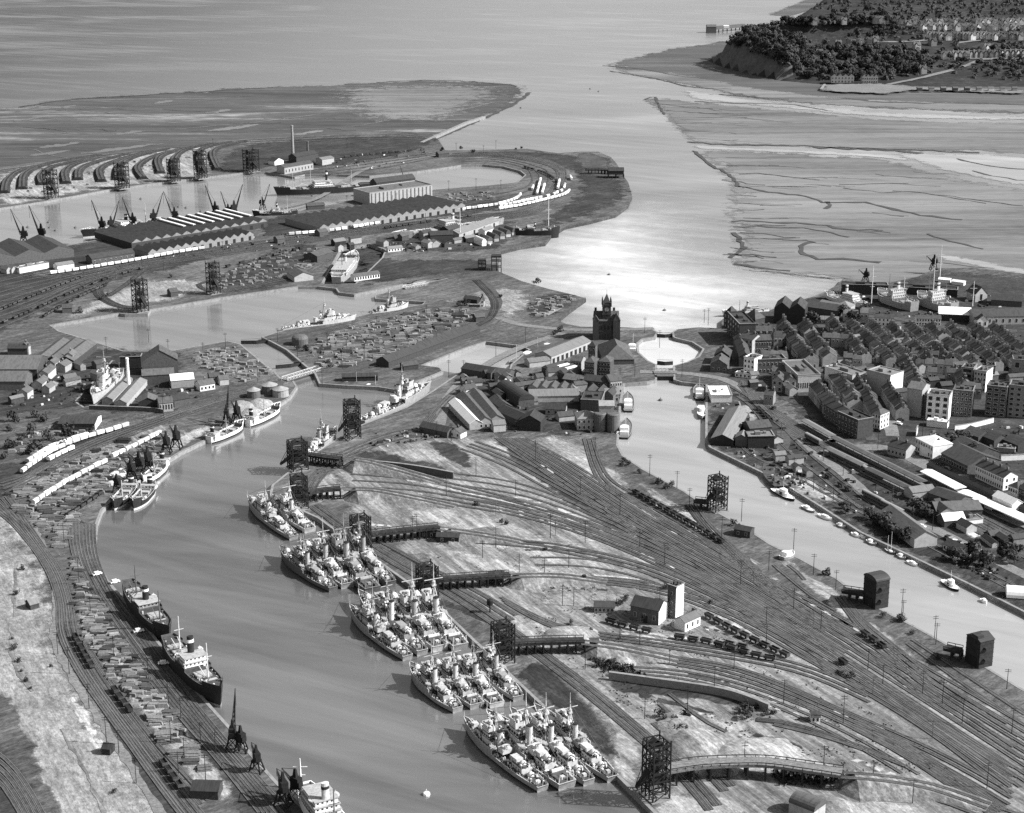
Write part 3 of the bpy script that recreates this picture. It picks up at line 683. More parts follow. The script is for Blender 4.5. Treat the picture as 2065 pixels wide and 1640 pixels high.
bundle([(1060, 1110), (1180, 1112), (1300, 1140), (1420, 1190), (1560, 1270)], [(1080, 1140), (1200, 1146), (1320, 1176), (1440, 1230), (1560, 1300)], 3, 2.3, .05)
bundle([(1240, 1345), (1380, 1355), (1540, 1395), (1720, 1470), (1880, 1560)], [(1260, 1358), (1400, 1374), (1540, 1416), (1700, 1490), (1850, 1580)], 3, 2.3, .05)
bundle([(960, 890), (1040, 920), (1160, 985), (1300, 1060)], [(930, 905), (1020, 940), (1140, 1005), (1290, 1085)], 4, 2.3, .05)
# rank grass and cinders between the sidings
FANS = (([(1060, 884), (1180, 950), (1300, 1030), (1480, 1130), (1700, 1250), (1900, 1365), (2065, 1462)], [(1000, 884), (1150, 990), (1290, 1080), (1400, 1142), (1640, 1295), (1850, 1432), (2065, 1575)]),
        ([(705, 943), (800, 952), (900, 972), (1100, 1024), (1280, 1088), (1450, 1168), (1640, 1290), (1850, 1425), (2065, 1560)], [(700, 1050), (820, 1060), (900, 1080), (1060, 1110), (1250, 1150), (1440, 1230), (1640, 1340), (1850, 1470), (2065, 1620)]),
        ([(1010, 1170), (1180, 1160), (1330, 1180), (1500, 1236), (1680, 1336), (1850, 1440), (2065, 1585)], [(1000, 1250), (1140, 1275), (1300, 1300), (1470, 1330), (1640, 1370), (1820, 1480), (2000, 1620)]),
        ([(1190, 1320), (1330, 1330), (1500, 1355), (1700, 1440), (1900, 1530), (2065, 1620)], [(1240, 1400), (1350, 1440), (1500, 1480), (1680, 1530), (1830, 1590), (1960, 1660)]),
        ([(1195, 885), (1240, 950), (1310, 1005), (1440, 1080), (1600, 1180), (1760, 1280), (1900, 1380), (2065, 1490)], [(1090, 885), (1190, 950), (1310, 1035), (1480, 1130), (1620, 1210), (1760, 1290), (1900, 1380), (2065, 1480)]))
for k in range(130):
    u_, l_ = R.choice(FANS)
    ln = lerpline(evenpx(u_, 40), evenpx(l_, 40), R.uniform(-.08, 1.08)); i0 = R.randint(0, 34); ln = ln[i0:i0 + R.randint(4, 12)]
    if len(ln) < 3: continue
    t = [(u, v + R.uniform(-1, 1)) for u, v in ln]; hw = R.uniform(1.5, 5) * (t[0][1] / 1100)
    LV[0] += .2
    patch([(u, v - hw) for u, v in t] + [(u, v + hw) for u, v in reversed(t)], M[R.choice(('grass', 'straw', 'straw', 'straw', 'cinder'))], 'grass_strip', None, 1.5, 2)
# lines along the quay under the hoists
bundle([(640, 1018), (770, 1110), (860, 1162), (940, 1205), (1072, 1298), (1112, 1328), (1200, 1395), (1304, 1482), (1388, 1556), (1460, 1640)], [(628, 1022), (760, 1116), (850, 1168), (930, 1214), (1060, 1304), (1098, 1334), (1186, 1402), (1290, 1490), (1372, 1564), (1440, 1646)], 2, 4.0)
bundle([(760, 1088), (860, 1142), (960, 1192), (1060, 1252)], [(752, 1096), (852, 1150), (952, 1200), (1050, 1262)], 2, 3.4)
bundle([(1330, 1450), (1420, 1530), (1500, 1610)], [(1320, 1458), (1405, 1536), (1480, 1616)], 2, 4)
bundle([(640, 935), (690, 912), (740, 890), (800, 870), (880, 860)], [(640, 955), (690, 932), (740, 908), (800, 888), (880, 876)], 4, 2.6)
bundle([(640, 950), (616, 985), (624, 1020)], [(662, 952), (636, 985), (640, 1016)], 3, 2.6)
bundle([(870, 855), (905, 810), (950, 775), (1000, 760)], [(850, 860), (885, 815), (935, 775), (985, 760)], 3, 2.6)
# lines between the yard and the narrow dock
bundle([(1195, 885), (1205, 930), (1240, 975), (1310, 1015), (1440, 1095), (1600, 1202), (1760, 1305), (1900, 1410), (2065, 1520)], [(1178, 885), (1190, 935), (1222, 985), (1296, 1035), (1430, 1112), (1590, 1216), (1745, 1320), (1885, 1424), (2060, 1540)], 3, 3.0)
bundle([(1270, 985), (1390, 1050), (1475, 1108), (1560, 1186), (1680, 1270)], [(1262, 995), (1380, 1060), (1462, 1118), (1550, 1196), (1670, 1280)], 2, 3.4)
track([(1388, 1018), (1420, 1062), (1470, 1112), (1520, 1160), (1570, 1195)], 4.5, bedm='cinder'); track([(1402, 1015), (1432, 1058), (1482, 1106), (1540, 1160)], 3)
bundle([(1700, 1200), (1745, 1255), (1800, 1300), (1900, 1378), (2065, 1480)], [(1688, 1206), (1730, 1262), (1785, 1310), (1885, 1390), (2060, 1500)], 3, 3.2)
bundle([(1840, 1290), (1900, 1330), (1990, 1390), (2080, 1450)], [(1830, 1298), (1890, 1342), (1975, 1402), (2070, 1464)], 2, 3.2)
track([(1560, 1140), (1590, 1165), (1640, 1205), (1700, 1240)], 3); track([(1590, 1140), (1620, 1165), (1625, 1185)], 3)
# west bank of the long dock
bundle([(140, 1055), (150, 1125), (188, 1205), (262, 1315), (345, 1425), (440, 1535), (540, 1660)], [(190, 1058), (193, 1110), (222, 1188), (298, 1293), (378, 1400), (466, 1506), (585, 1640)], 8, 2.5, .01)
bundle([(-30, 1015), (35, 1068), (96, 1155), (120, 1235), (122, 1290), (172, 1380), (240, 1475), (330, 1600), (400, 1690)], [(20, 1000), (72, 1078), (132, 1172), (150, 1262), (168, 1312), (222, 1400), (290, 1490), (375, 1600), (440, 1680)], 7, 2.6, .02)
bundle([(165, 1300), (222, 1390), (310, 1510), (420, 1640)], [(172, 1296), (232, 1388), (322, 1506), (440, 1634)], 2, 3)
bundle([(-60, 1480), (20, 1540), (70, 1610), (110, 1690)], [(-60, 1530), (0, 1580), (40, 1640), (60, 1690)], 5, 2.6)
bundle([(0, 975), (60, 955), (160, 900), (300, 848), (440, 803), (575, 766)], [(15, 1000), (80, 965), (180, 912), (310, 862), (450, 812), (590, 770)], 5, 2.6, .02)
bundle([(15, 1010), (60, 1000), (150, 955), (250, 905), (340, 868)], [(70, 1065), (90, 1040), (170, 985), (280, 920), (345, 880)], 4, 3)
# far side of the middle basin and beyond
bundle([(-60, 585), (60, 555), (150, 545), (300, 520), (430, 500), (560, 482), (660, 470), (800, 452), (1000, 428), (1100, 408), (1135, 375), (1128, 350), (1080, 326), (1000, 316), (900, 316)], [(-60, 672), (60, 625), (150, 580), (260, 545), (420, 520), (560, 500), (660, 484), (800, 466), (1000, 442), (1110, 420), (1152, 380), (1142, 345), (1085, 316), (1000, 308), (910, 309)], 9, 2.8, .02)
bundle([(-60, 600), (60, 590), (160, 560), (280, 535)], [(-60, 690), (50, 640), (140, 600), (240, 560)], 6, 2.8, .03)
track([(240, 548), (205, 575), (200, 595), (240, 618), (300, 622)], 9, bedm='cinder'); track([(300, 536), (260, 570), (215, 600)], 6, bedm='cinder')
track([(560, 505), (440, 560), (400, 575), (430, 592)], 5, bedm='cinder')
bundle([(420, 592), (520, 570), (620, 540), (690, 485)], [(440, 592), (540, 572), (630, 548), (700, 490)], 3)
bundle([(750, 735), (860, 700), (970, 665), (1000, 640)], [(745, 742), (860, 708), (975, 670), (1010, 645)], 2)
track([(960, 565), (985, 590), (998, 615), (985, 645), (940, 665)], 7, bedm='cinder')
# sea line and the curved approaches of the far hoists
for d in (0, 4, 8): track([(-60, 352 + d * .6), (100, 330 + d), (205, 314 + d), (375, 296 + d), (480, 284 + d), (600, 278 + d), (700, 274 + d), (800, 272 + d), (870, 276 + d)], 4)
ARCS = []
for i, a in enumerate(([(8, 392), (14, 366), (40, 345), (100, 330)], [(44, 383), (51, 352), (102, 330), (205, 312)], [(85, 374), (82, 356), (110, 336), (200, 318)], [(133, 372), (130, 350), (147, 334), (200, 318)], [(157, 366), (160, 344), (191, 329), (260, 310)], [(205, 369), (201, 343), (239, 324), (310, 303)], [(236, 364), (239, 337), (270, 318), (340, 300)], [(290, 364), (277, 340), (307, 318), (380, 297)], [(324, 352), (318, 323), (348, 307), (420, 290)], [(352, 352), (350, 325), (372, 304), (430, 289)], [(410, 350), (400, 318), (410, 300), (470, 286)], [(440, 345), (428, 315), (440, 300), (500, 284)])):
    ARCS.append(a)
bundle([(560, 345), (700, 330), (800, 318), (900, 306)], [(600, 358), (720, 346), (820, 330), (910, 312)], 4, 3)
bundle([(900, 316), (1000, 318), (1080, 335), (1110, 355), (1090, 385), (1040, 400), (960, 410)], [(930, 326), (1000, 326), (1060, 340), (1075, 358), (1060, 378), (1010, 390), (940, 398)], 3, 3)
# passenger lines beside the narrow dock
bundle([(1495, 768), (1556, 822), (1640, 872), (1700, 902), (1800, 950), (1900, 1000), (2000, 1052), (2120, 1115)], [(1490, 778), (1545, 838), (1620, 892), (1690, 935), (1790, 985), (1890, 1035), (1990, 1085), (2110, 1150)], 8, 2.8, .02)
bundle([(1470, 778), (1530, 815), (1575, 858), (1620, 905), (1680, 955), (1760, 1020)], [(1462, 784), (1512, 818), (1545, 860), (1590, 910), (1655, 962), (1740, 1030)], 2, 3)
bundle([(1484, 855), (1490, 888), (1510, 914), (1596, 958), (1720, 1026), (1872, 1102), (2090, 1218)], [(1492, 856), (1498, 884), (1516, 908), (1602, 950), (1726, 1018), (1878, 1094), (2095, 1206)], 2, 2.6)
# ------------------------------------------------------------------ earth banks that carry the lines up to the hoists
def bank(pts, top, h0, h1, m, slope=1.6, name='embankment'):
    w = resample(PP(smooth(pts, 6)), 8)
    n = len(w); mb = MB(); rows = []
    for i, p in enumerate(w):
        h = .05 if i == 0 else h0 + (h1 - h0) * i / (n - 1)
        t = (w[min(i + 1, n - 1)] - w[max(i - 1, 0)]); t.z = 0; t.normalize()
        nn = Vector((-t.y, t.x, 0))
        e = top / 2 + h * slope
        r = [p + nn * (e + R.uniform(-.5, .5)), p + nn * (top / 2) + Vector((0, 0, h)), p - nn * (top / 2) + Vector((0, 0, h)), p - nn * (e + R.uniform(-.5, .5))]
        r[0].z = r[3].z = ZL - .05
        rows += r
    fs = []
    for i in range(n - 1):
        for k in range(3): fs.append((4 * i + k, 4 * i + k + 1, 4 * i + k + 5, 4 * i + k + 4))
    fs += [(0, 1, 2, 3), tuple(4 * (n - 1) + k for k in (3, 2, 1, 0))]
    o = struct(mb.add(rows, [tuple(reversed(f)) for f in fs]).build(name, M[m]))
    tw = [p + Vector((0, 0, (h0 + (h1 - h0) * i / (n - 1)) + .02)) for i, p in enumerate(w)]
    for s in (-2.2, 2.2): track(None, 2.8, wpts=offset(tw, s))
for a in ARCS: bank(list(reversed(a)), 7, 1.2, 3.6, 'dark', .9)
bank([(1018, 1180), (1090, 1172), (1150, 1170), (1230, 1176)], 9, 5, .3, 'yard')
bank([(1172, 1316), (1240, 1318), (1320, 1326), (1400, 1336)], 9, 5.5, .3, 'yard')
bank([(882, 1082), (950, 1085), (1010, 1089), (1060, 1094)], 9, 5, .3, 'yard')
bank([(692, 1006), (750, 1002), (830, 1010), (920, 1022)], 9, 6, .3, 'yard')
bank([(692, 943), (740, 944), (800, 955), (900, 975)], 9, 6, .3, 'yard')
bank([(1685, 1588), (1780, 1588), (1880, 1598), (2000, 1630)], 9, 6, .5, 'yard')
# cinder heaps and spoil mounds beside the sidings
def mound(u, v, rx, ry, h, m, name='spoil_mound', rz=0):
    vs, fs = [], []
    n, k = 14, 5
    c = P(u, v)
    for j in range(k):
        for i in range(n):
            a = 2 * math.pi * i / n; r = 1 - j / k
            q = 1 + R.uniform(-.12, .12)
            x, y = rx * r * q * math.cos(a), ry * r * q * math.sin(a)
            vs.append((c.x + x * math.cos(rz) - y * math.sin(rz), c.y + x * math.sin(rz) + y * math.cos(rz), ZL - .1 + h * (1 - r ** 2) * R.uniform(.85, 1.1)))
    vs.append((c.x, c.y, ZL + h))
    for j in range(k - 1):
        for i in range(n): fs.append((j * n + i, j * n + (i + 1) % n, (j + 1) * n + (i + 1) % n, (j + 1) * n + i))
    for i in range(n): fs.append(((k - 1) * n + i, (k - 1) * n + (i + 1) % n, k * n))
    return struct(MB().add(vs, fs).build(name, M[m], smooth=True))
mound(1150, 1285, 16, 14, 4, 'grass'); mound(1400, 1500, 14, 16, 3.5, 'grass'); mound(1370, 1465, 10, 16, 3, 'rough'); mound(1450, 1545, 14, 10, 3, 'pale'); mound(1530, 1520, 22, 16, 2.5, 'grass')
mound(1690, 1630, 9, 9, 3, 'rough'); mound(1250, 1335, 8, 8, 2.5, 'yard'); mound(980, 1075, 12, 10, 1.5, 'yard')
bank([(-40, 1370), (10, 1410), (50, 1480), (90, 1560), (130, 1660)], 3, 2.5, 2.5, 'dim', 2.2, 'ditch_bank') if False else None
# ------------------------------------------------------------------ ships
def hullform(L, B, zs, zm, zb, step=None, bul=.4, boot=.6, transom=.62, n=26, entry=2.2, rise=0.0):
    """+x is the bow; mats: 0 side, 1 boot topping, 2 rail, 3 deck"""
    mb = MB(); ringsL = []
    ts = [i / n for i in range(n + 1)]
    if step:
        for t0, t1, dz in step:
            ts += [t0 - .0005, t0 + .0005, t1 - .0005, t1 + .0005]
    ts = sorted(set(min(1, max(0, t)) for t in ts))
    def hb(t):
        if t < .35: f = transom + (1 - transom) * math.sin(t / .35 * math.pi / 2)
        elif t < .6: f = 1
        else: f = max(.0, 1 - ((t - .6) / .4) ** entry)
        return B / 2 * f
    def zd(t):
        z = zs + (zm - zs) * min(1, t / .45) if t < .45 else zm + (zb - zm) * ((t - .45) / .55) ** 1.7
        for t0, t1, dz in (step or []):
            if t0 < t < t1: z += dz
        return z
    secs = []
    for t in ts:
        x = (t - .5) * L; h = hb(t); z = zd(t)
        wl = h * (.97 if t < .6 else .97 - .35 * ((t - .6) / .4))
        xw = x - (max(0, t - .8) / .2) ** 2 * L * .035
        xs = x + (L * .012 if t < .02 else 0)
        ins = min(.35, h * .5)
        secs.append([(xs * 1 if t < .02 else xw, wl * .9, -1.2), (xw if t > .02 else xs, wl, boot), (x, h, z + bul), (x, h - ins, z + bul), (x, h - ins, z)])
    k = len(secs)
    for sgn in (1, -1):
        vs = [(x, y * sgn, z) for s in secs for x, y, z in s]
        for i in range(k - 1):
            for j, mi in ((0, 1), (1, 0), (2, 2), (3, 2)):
                q = (5 * i + j, 5 * i + j + 1, 5 * i + j + 6, 5 * i + j + 5)
                mb.add([vs[a] for a in q], [(0, 1, 2, 3) if sgn > 0 else (3, 2, 1, 0)], mi)
    for i in range(k - 1):
        a, b = secs[i][4], secs[i + 1][4]
        mb.add([(a[0], a[1], a[2]), (a[0], -a[1], a[2]), (b[0], -b[1], b[2]), (b[0], b[1], b[2])], [(0, 1, 2, 3)], 3)
    s = secs[0]
    mb.add([(p[0], p[1], p[2]) for p in s[:3]] + [(p[0], -p[1], p[2]) for p in reversed(s[:3])], [(0, 1, 2, 3, 4, 5)], 0)
    mb.add([(s[3][0] + .35, s[3][1], s[3][2]), (s[3][0] + .35, -s[3][1], s[3][2]), (s[4][0] + .35, -s[4][1], s[4][2]), (s[4][0] + .35, s[4][1], s[4][2])], [(0, 1, 2, 3)], 2)
    mb.add([(s[2][0], s[2][1], s[2][2]), (s[2][0], -s[2][1], s[2][2]), (s[3][0] + .35, -s[3][1], s[3][2]), (s[3][0] + .35, s[3][1], s[3][2])], [(0, 1, 2, 3)], 2)
    return mb, hb, zd
def rounded(mb, x0, x1, w, z0, z1, mi, top=None, nose=.35):
    # a deckhouse with a rounded front
    k = w / 2; f = (x1 - x0) * nose
    pts = [(x0, -k), (x1 - f, -k), (x1 - f * .4, -k * .75), (x1, -k * .3), (x1, k * .3), (x1 - f * .4, k * .75), (x1 - f, k), (x0, k)]
    n = len(pts)
    mb.add([(x, y, z0) for x, y in pts] + [(x, y, z1) for x, y in pts], [(i, (i + 1) % n, n + (i + 1) % n, n + i) for i in range(n)], mi)
    mb.add([(x, y, z1) for x, y in pts], [tuple(range(n))], mi if top is None else top)
def warship(kind, pal):
    hull_m, rail_m, deck_m, sup_m, cov_m, fun_m = [M[x] for x in pal]
    rr = random.Random(hash(kind) % 1000 if False else len(kind) * 7 + ord(kind[0]))
    L = {'destroyer': 82, 'frigate': 76, 'sweeper': 66}[kind]
    B = {'destroyer': 9.6, 'frigate': 10.6, 'sweeper': 10.4}[kind]
    root = empty('warship')
    tr = {'destroyer': .58, 'frigate': .5, 'sweeper': .72}[kind]
    ts = {'destroyer': .52, 'frigate': .40, 'sweeper': .36}[kind]
    hm, hb, zd = hullform(L, B, 2.6, 2.8, 4.6, [(ts, 1.01, 2.1)], .35, .95, tr)
    hm.build('hull', [hull_m, M['black'], rail_m, deck_m], root)
    X = lambda t: (t - .5) * L
    def part(name, f, mats, parent=root):
        b = MB(); f(b)
        return b.build(name, mats, parent)
    tb = {'destroyer': .66, 'frigate': .62, 'sweeper': .60}[kind]
    tf = {'destroyer': .53, 'frigate': .47, 'sweeper': .46}[kind]
    zf = zd(tb)
    def bridge(b):
        rounded(b, X(tb) - 9, X(tb) + 5, 6.6, zf - .2, zf + 2.6, 0, 1)
        rounded(b, X(tb) - 6, X(tb) + 4.2, 6.0, zf + 2.6, zf + 5.0, 0, 1)
        rounded(b, X(tb) - 3.5, X(tb) + 3.6, 5.4, zf + 5.0, zf + 7.4, 0, 1)
        for y in (-2.6, 2.6): b.box(X(tb) - 3.2, X(tb) + 2.0, y - .15, y + .15, zf + 7.4, zf + 8.3, 0)
        b.box(X(tb) + 2.8, X(tb) + 3.1, -2.2, 2.2, zf + 7.4, zf + 8.3, 0)
        b.cyl((X(tb) - 1.5, 0, zf + 7.4), (X(tb) - 1.5, 0, zf + 9.4), 1.1, 1.0, 8, 0)
        for k in range(6): b.box(X(tb) - 8 + k * 2, X(tb) - 7.2 + k * 2, -3.36, 3.36, zf + 3.4, zf + 4.1, 2)
    part('bridge', bridge, [sup_m, deck_m, M['glass']])
    zm = zd(tf)
    def funnel(b):
        h = 8.5 if kind != 'destroyer' else 8
        b.cyl((X(tf), 0, zm), (X(tf) - .8, 0, zm + h), 1.3, 1.15, 12, 0, True, .75 if kind == 'destroyer' else 1)
        b.cyl((X(tf) - .8, 0, zm + h), (X(tf) - .82, 0, zm + h + .35), 1.42, 1.3, 12, 1)
        b.cyl((X(tf) - .8, 0, zm + h + .3), (X(tf) - .82, 0, zm + h + .4), 1.0, 1.0, 10, 1)
        b.cyl((X(tf) + 1.9, 0, zm), (X(tf) + 1.6, 0, zm + h * .9), .22, .22, 6, 0)
    part('funnel', funnel, [fun_m, M['black']])
    def mast(b):
        x = X(tb) - 7; h = 17
        b.bar((x, 0, zf + 2), (x, 0, zf + h), .55, 0, .3)
        b.bar((x - 3.2, 1.7, zf + 2), (x, 0, zf + h * .72), .3, 0); b.bar((x - 3.2, -1.7, zf + 2), (x, 0, zf + h * .72), .3, 0)
        b.bar((x, -4.2, zf + h * .82), (x, 4.2, zf + h * .82), .25, 0)
        b.box(x - .9, x + .9, -.9, .9, zf + h * .66, zf + h * .7, 0)
        b.cyl((x, 0, zf + h * .7), (x, 0, zf + h * .78), .8, .8, 8, 0)
        b.bar((x, 0, zf + h), (x, 0, zf + h + 4), .2, 0, .12)
    part('mast', mast, [sup_m])
    def gun(x, z, cover, face=1):
        def g(b):
            b.cyl((x, 0, z - .2), (x, 0, z + .5), 2.0, 2.0, 10, 1)
            if cover:
                b.dome((x, 0, z + .4), 2.0, 1.7, 1.9, 10, 4, 0); b.bar((x + face, 0, z + 1.6), (x + face * 4.4, 0, z + 2.2), .3, 1)
            else:
                b.box(x - 1.6, x + 1.4, -1.5, 1.5, z + .4, z + 2.3, 0)
                for y in (-.5, .5): b.bar((x + face * 1.2, y, z + 1.6), (x + face * 5.2, y, z + 2.2), .28, 0)
        part('gun_mount', g, [cov_m if cover else sup_m, deck_m])
    gun(X(.84), zd(.84), kind != 'destroyer')
    if kind == 'destroyer':
        gun(X(.76), zd(.76) + 2, True)
        part('gun_deckhouse', lambda b: rounded(b, X(.72), X(.79), 4.8, zd(.75) - .1, zd(.75) + 2.2, 0, 1), [sup_m, deck_m])
    def aft(b):
        z = zd(.25)
        rounded(b, X(.20), X(.37), 5.0, z - .1, z + 2.5, 0, 1)
        b.box(X(.28), X(.36), -1.7, 1.7, z + 2.5, z + 4.4, 0)
        for k in range(4): b.box(X(.23) + k * 2.6, X(.23) + k * 2.6 + .8, -2.55, 2.55, z + 1.0, z + 1.7, 2)
    part('aft_deckhouse', aft, [sup_m, deck_m, M['glass']])
    if kind != 'sweeper': gun(X(.15), zd(.15), True, -1)
    gun(X(.245), zd(.25) + 2.5, True, -1)
    def mid(b):
        z = zd(tf)
        b.box(X(tf) - 8, X(tf) - 3, -2.4, 2.4, z - .1, z + 2.2, 0); b.cyl((X(tf) - 6.5, 0, z + 2.2), (X(tf) - 6.5, 0, z + 3.4), 1.9, 1.9, 10, 0)
        for y in (-1.2, 1.2): b.bar((X(tf) - 6.5, y * .4, z + 3.4), (X(tf) - 9.5, y * .4, z + 4.6), .22, 0)
    part('gun_platform', mid, [sup_m])
    for y in (-1, 1):
        def boat(b, y=y):
            z = zd(tf) + 1.9; x = X(tf) - 1
            b.dome((x, y * 3.9, z), 3.4, 1.05, -1.1, 10, 3, 0)
            b.add([(x + 3.4 * math.cos(a), y * 3.9 + 1.05 * math.sin(a), z) for a in [k * math.pi / 6 for k in range(12)]], [tuple(range(12))], 1)
            for dx in (-2.4, 2.4): b.bar((x + dx, y * 3.0, z - 1.9), (x + dx, y * 3.9, z + 1.4), .2, 0)
        part('ship_boat', boat, [cov_m, M['pdeck']])
    def stern_gear(b):
        z = zd(.05)
        if kind == 'sweeper':
            b.box(X(.10), X(.15), -3.2, 3.2, z, z + 1.6, 1); b.cyl((X(.125), -2.6, z + 1.6), (X(.125), 2.6, z + 1.6), .9, .9, 8, 0)
            for y in (-3.2, 3.2): b.bar((X(.02), y, z), (X(.012), y * .9, z + 3.4), .35, 0)
        for y in (-2.2, 2.2): b.box(X(.015), X(.10), y - .6, y + .6, z, z + .9, 1)
        b.box(X(.05), X(.075), -.8, .8, z, z + 1.1, 0)
    part('stern_gear', stern_gear, [sup_m, M['dgrey']])
    def fit(b):
        for k in range(210):
            t = rr.uniform(.03, .93); h = hb(t) - .6
            if h < .6: continue
            y = rr.choice((-1, 1)) * rr.uniform(.35, 1) * h; s = rr.uniform(.25, .85)
            z = zd(t); q = rr.random()
            mi = 0 if q < .38 else 1 if q < .82 else 2
            if rr.random() < .3: b.cyl((X(t), y, z), (X(t), y, z + s * 1.5), s * .45, s * .45, 6, mi)
            else: b.box(X(t) - s * rr.uniform(.5, 1.2), X(t) + s, y - s * .5, y + s * .5, z, z + s * rr.uniform(.6, 1.4), mi)
        for k in range(90):                      # lockers, vents and gear on the deckhouses
            t = rr.uniform(tb - .17, tb + .06) if rr.random() < .5 else rr.uniform(.2, .36)
            z = zd(t) + (rr.choice((2.6, 5.0, 7.4)) if t > .4 else 2.5); s = rr.uniform(.25, .7)
            b.box(X(t) - s, X(t) + s, (y := rr.uniform(-2.3, 2.3)) - s * .5, y + s * .5, z - .1, z + s * rr.uniform(.8, 1.8), rr.choice((0, 1, 1, 2)))
        m = (X(tb) - 7, 0, zf + 15)
        for x, y, z in ((X(.97), 0, zd(.97) + 1), (X(tf), 0, zm + 8), (X(.03), 0, zd(.03) + 3), (X(tb) - 9, 4, zf), (X(tb) - 9, -4, zf)): b.bar(m, (x, y, z), .1, 1)
        for sgn in (-1, 1):                      # life rafts and rail stanchions
            for k in range(26):
                t = .04 + k * .035
                b.bar((X(t), sgn * (hb(t) - .15), zd(t)), (X(t), sgn * (hb(t) - .15), zd(t) + 1.25), .12, 0)
        b.bar((X(.985), 0, zd(.98)), (X(.985), 0, zd(.98) + 3), .15, 0); b.bar((X(.01), 0, zd(.01)), (X(.005), 0, zd(.01) + 3.4), .15, 0)
    part('deck_fittings', fit, [sup_m, M['dgrey'], M['white']])['kind'] = 'stuff'
    remember(root)
    root['L'] = L
    return root
def paint(o, slot, m):
    o.material_slots[slot].link = 'OBJECT'; o.material_slots[slot].material = M[m]
def place_ship(src, stern, bow, label, cat, group=None, beam=None, zs=3.0, zb=6.6, name=None, L0=None):
    a, b = P(stern[0], stern[1], zs), P(bow[0], bow[1], zb)
    L = (b.xy - a.xy).length
    L0 = src['L']
    s = L / L0
    sb = beam or min(1.15, max(.8, s))
    sz = sb
    if cat == 'warship' and not beam: sb, sz = min(1.2, max(.98, s * 1.12)), min(1.25, max(1.0, s * 1.2))
    c = (a.xy + b.xy) / 2
    args = ((c.x, c.y, .95), math.atan2(b.y - a.y, b.x - a.x))
    if not src.get('used'):
        src['used'] = 1
        o = src
        o.location, o.rotation_euler = args[0], (0, 0, args[1])
        o.scale = (s, sb, sz)
        o['label'] = label
        if group: o['group'] = group
    else:
        o = dup(src, args[0], args[1], label, group, (s, sb, sz))
        if cat == 'warship':                   # sister ships, but no two painted or fitted quite alike
            dark = src in (F3, S3)
            for ch in list(o.children):
                k = ch.name.split('.')[0]
                if k == 'hull' and not dark: paint(ch, 0, R.choice(('mgrey', 'wgrey', 'hpale', 'mgrey'))); paint(ch, 3, R.choice(('deck', 'wdeck', 'wdeck', 'mgrey')))
                if k == 'funnel': paint(ch, 0, R.choice(('pgrey', 'wgrey', 'hpale', 'cream') if not dark else ('mgrey', 'wgrey'))); ch.scale = (1, R.uniform(.9, 1.1), R.uniform(.9, 1.06))
                if k == 'bridge': paint(ch, 0, R.choice(('hpale', 'wgrey', 'pgrey') if not dark else ('mgrey', 'wgrey')))
                if k == 'mast': ch.scale = (1, R.uniform(.7, 1.2), R.uniform(.88, 1.12))
                if k in ('aft_deckhouse', 'gun_platform', 'stern_gear') : paint(ch, 0, R.choice(('hpale', 'wgrey', 'mgrey', 'pgrey')))
                if k == 'gun_mount': paint(ch, 0, R.choice(('cream', 'hpale', 'wgrey')))
                if k == 'gun_platform' and R.random() < .3: ch.scale = (1, .8, .6)
    o['category'] = cat
    return o
PALE = ('mgrey', 'pgrey', 'wdeck', 'hpale', 'pgrey', 'pgrey')
GREY = ('mgrey', 'pgrey', 'wdeck', 'wgrey', 'hpale', 'pgrey')
DARK = ('dgrey', 'mgrey', 'wdeck', 'mgrey', 'pgrey', 'wgrey')
D1, D2 = warship('destroyer', PALE), warship('destroyer', GREY)
F1, F2, F3 = warship('frigate', PALE), warship('frigate', GREY), warship('frigate', DARK)
S1, S2, S3 = warship('sweeper', PALE), warship('sweeper', GREY), warship('sweeper', DARK)
g = 'laid up warships moored in tiers in the long dock'
T1, T2, T3, T4, T5 = ('in the tier of four closest to the camera', 'in the second tier of four from the camera', 'in the third tier from the camera', 'in the fourth tier from the camera', 'in the small tier beside the paired coal hoists')
for src, st, bo, lab in (
    (D1, (1096, 1589), (934, 1448), 'pale warship with dark bow shadow, outermost ' + T1), (S1, (1145, 1584), (980, 1440), 'white warship second from the open water ' + T1), (F1, (1189, 1577), (1027, 1431), 'white frigate with dark stern hatches, third ' + T1), (F1, (1237, 1570), (1076, 1424), 'white frigate lying nearest the quay ' + T1),
    (F2, (924, 1430), (826, 1338), 'grey frigate with dark deck, outermost ' + T2), (S2, (963, 1422), (868, 1328), 'grey minesweeper second from open water ' + T2), (S2, (1003, 1420), (910, 1318), 'grey minesweeper lying third ' + T2), (F1, (1046, 1407), (951, 1305), 'pale frigate nearest the quay ' + T2),
    (D2, (823, 1325), (704, 1222), 'long pale grey destroyer lying outermost ' + T3), (F2, (853, 1316), (722, 1196), 'grey frigate lying second ' + T3), (S2, (889, 1307), (778, 1196), 'grey minesweeper lying third ' + T3), (S1, (929, 1305), (824, 1192), 'white sterned minesweeper lying nearest the quay ' + T3),
    (F3, (673, 1187), (563, 1103), 'dark hulled frigate with black side, outermost ' + T4), (S1, (702, 1180), (606, 1092), 'short white minesweeper with white gun covers ' + T4), (S3, (752, 1190), (640, 1080), 'dark grey minesweeper with tall pale funnel ' + T4), (F3, (789, 1177), (672, 1072), 'dark grey frigate lying against the quay ' + T4),
    (D2, (593, 1083), (498, 1001), 'pale destroyer with rounded gun covers ' + T5), (S1, (626, 1068), (545, 1000), 'small pale minesweeper on the quay side ' + T5)):
    place_ship(src, st, bo, lab, 'warship', g)
g2 = 'warships lying at other berths'
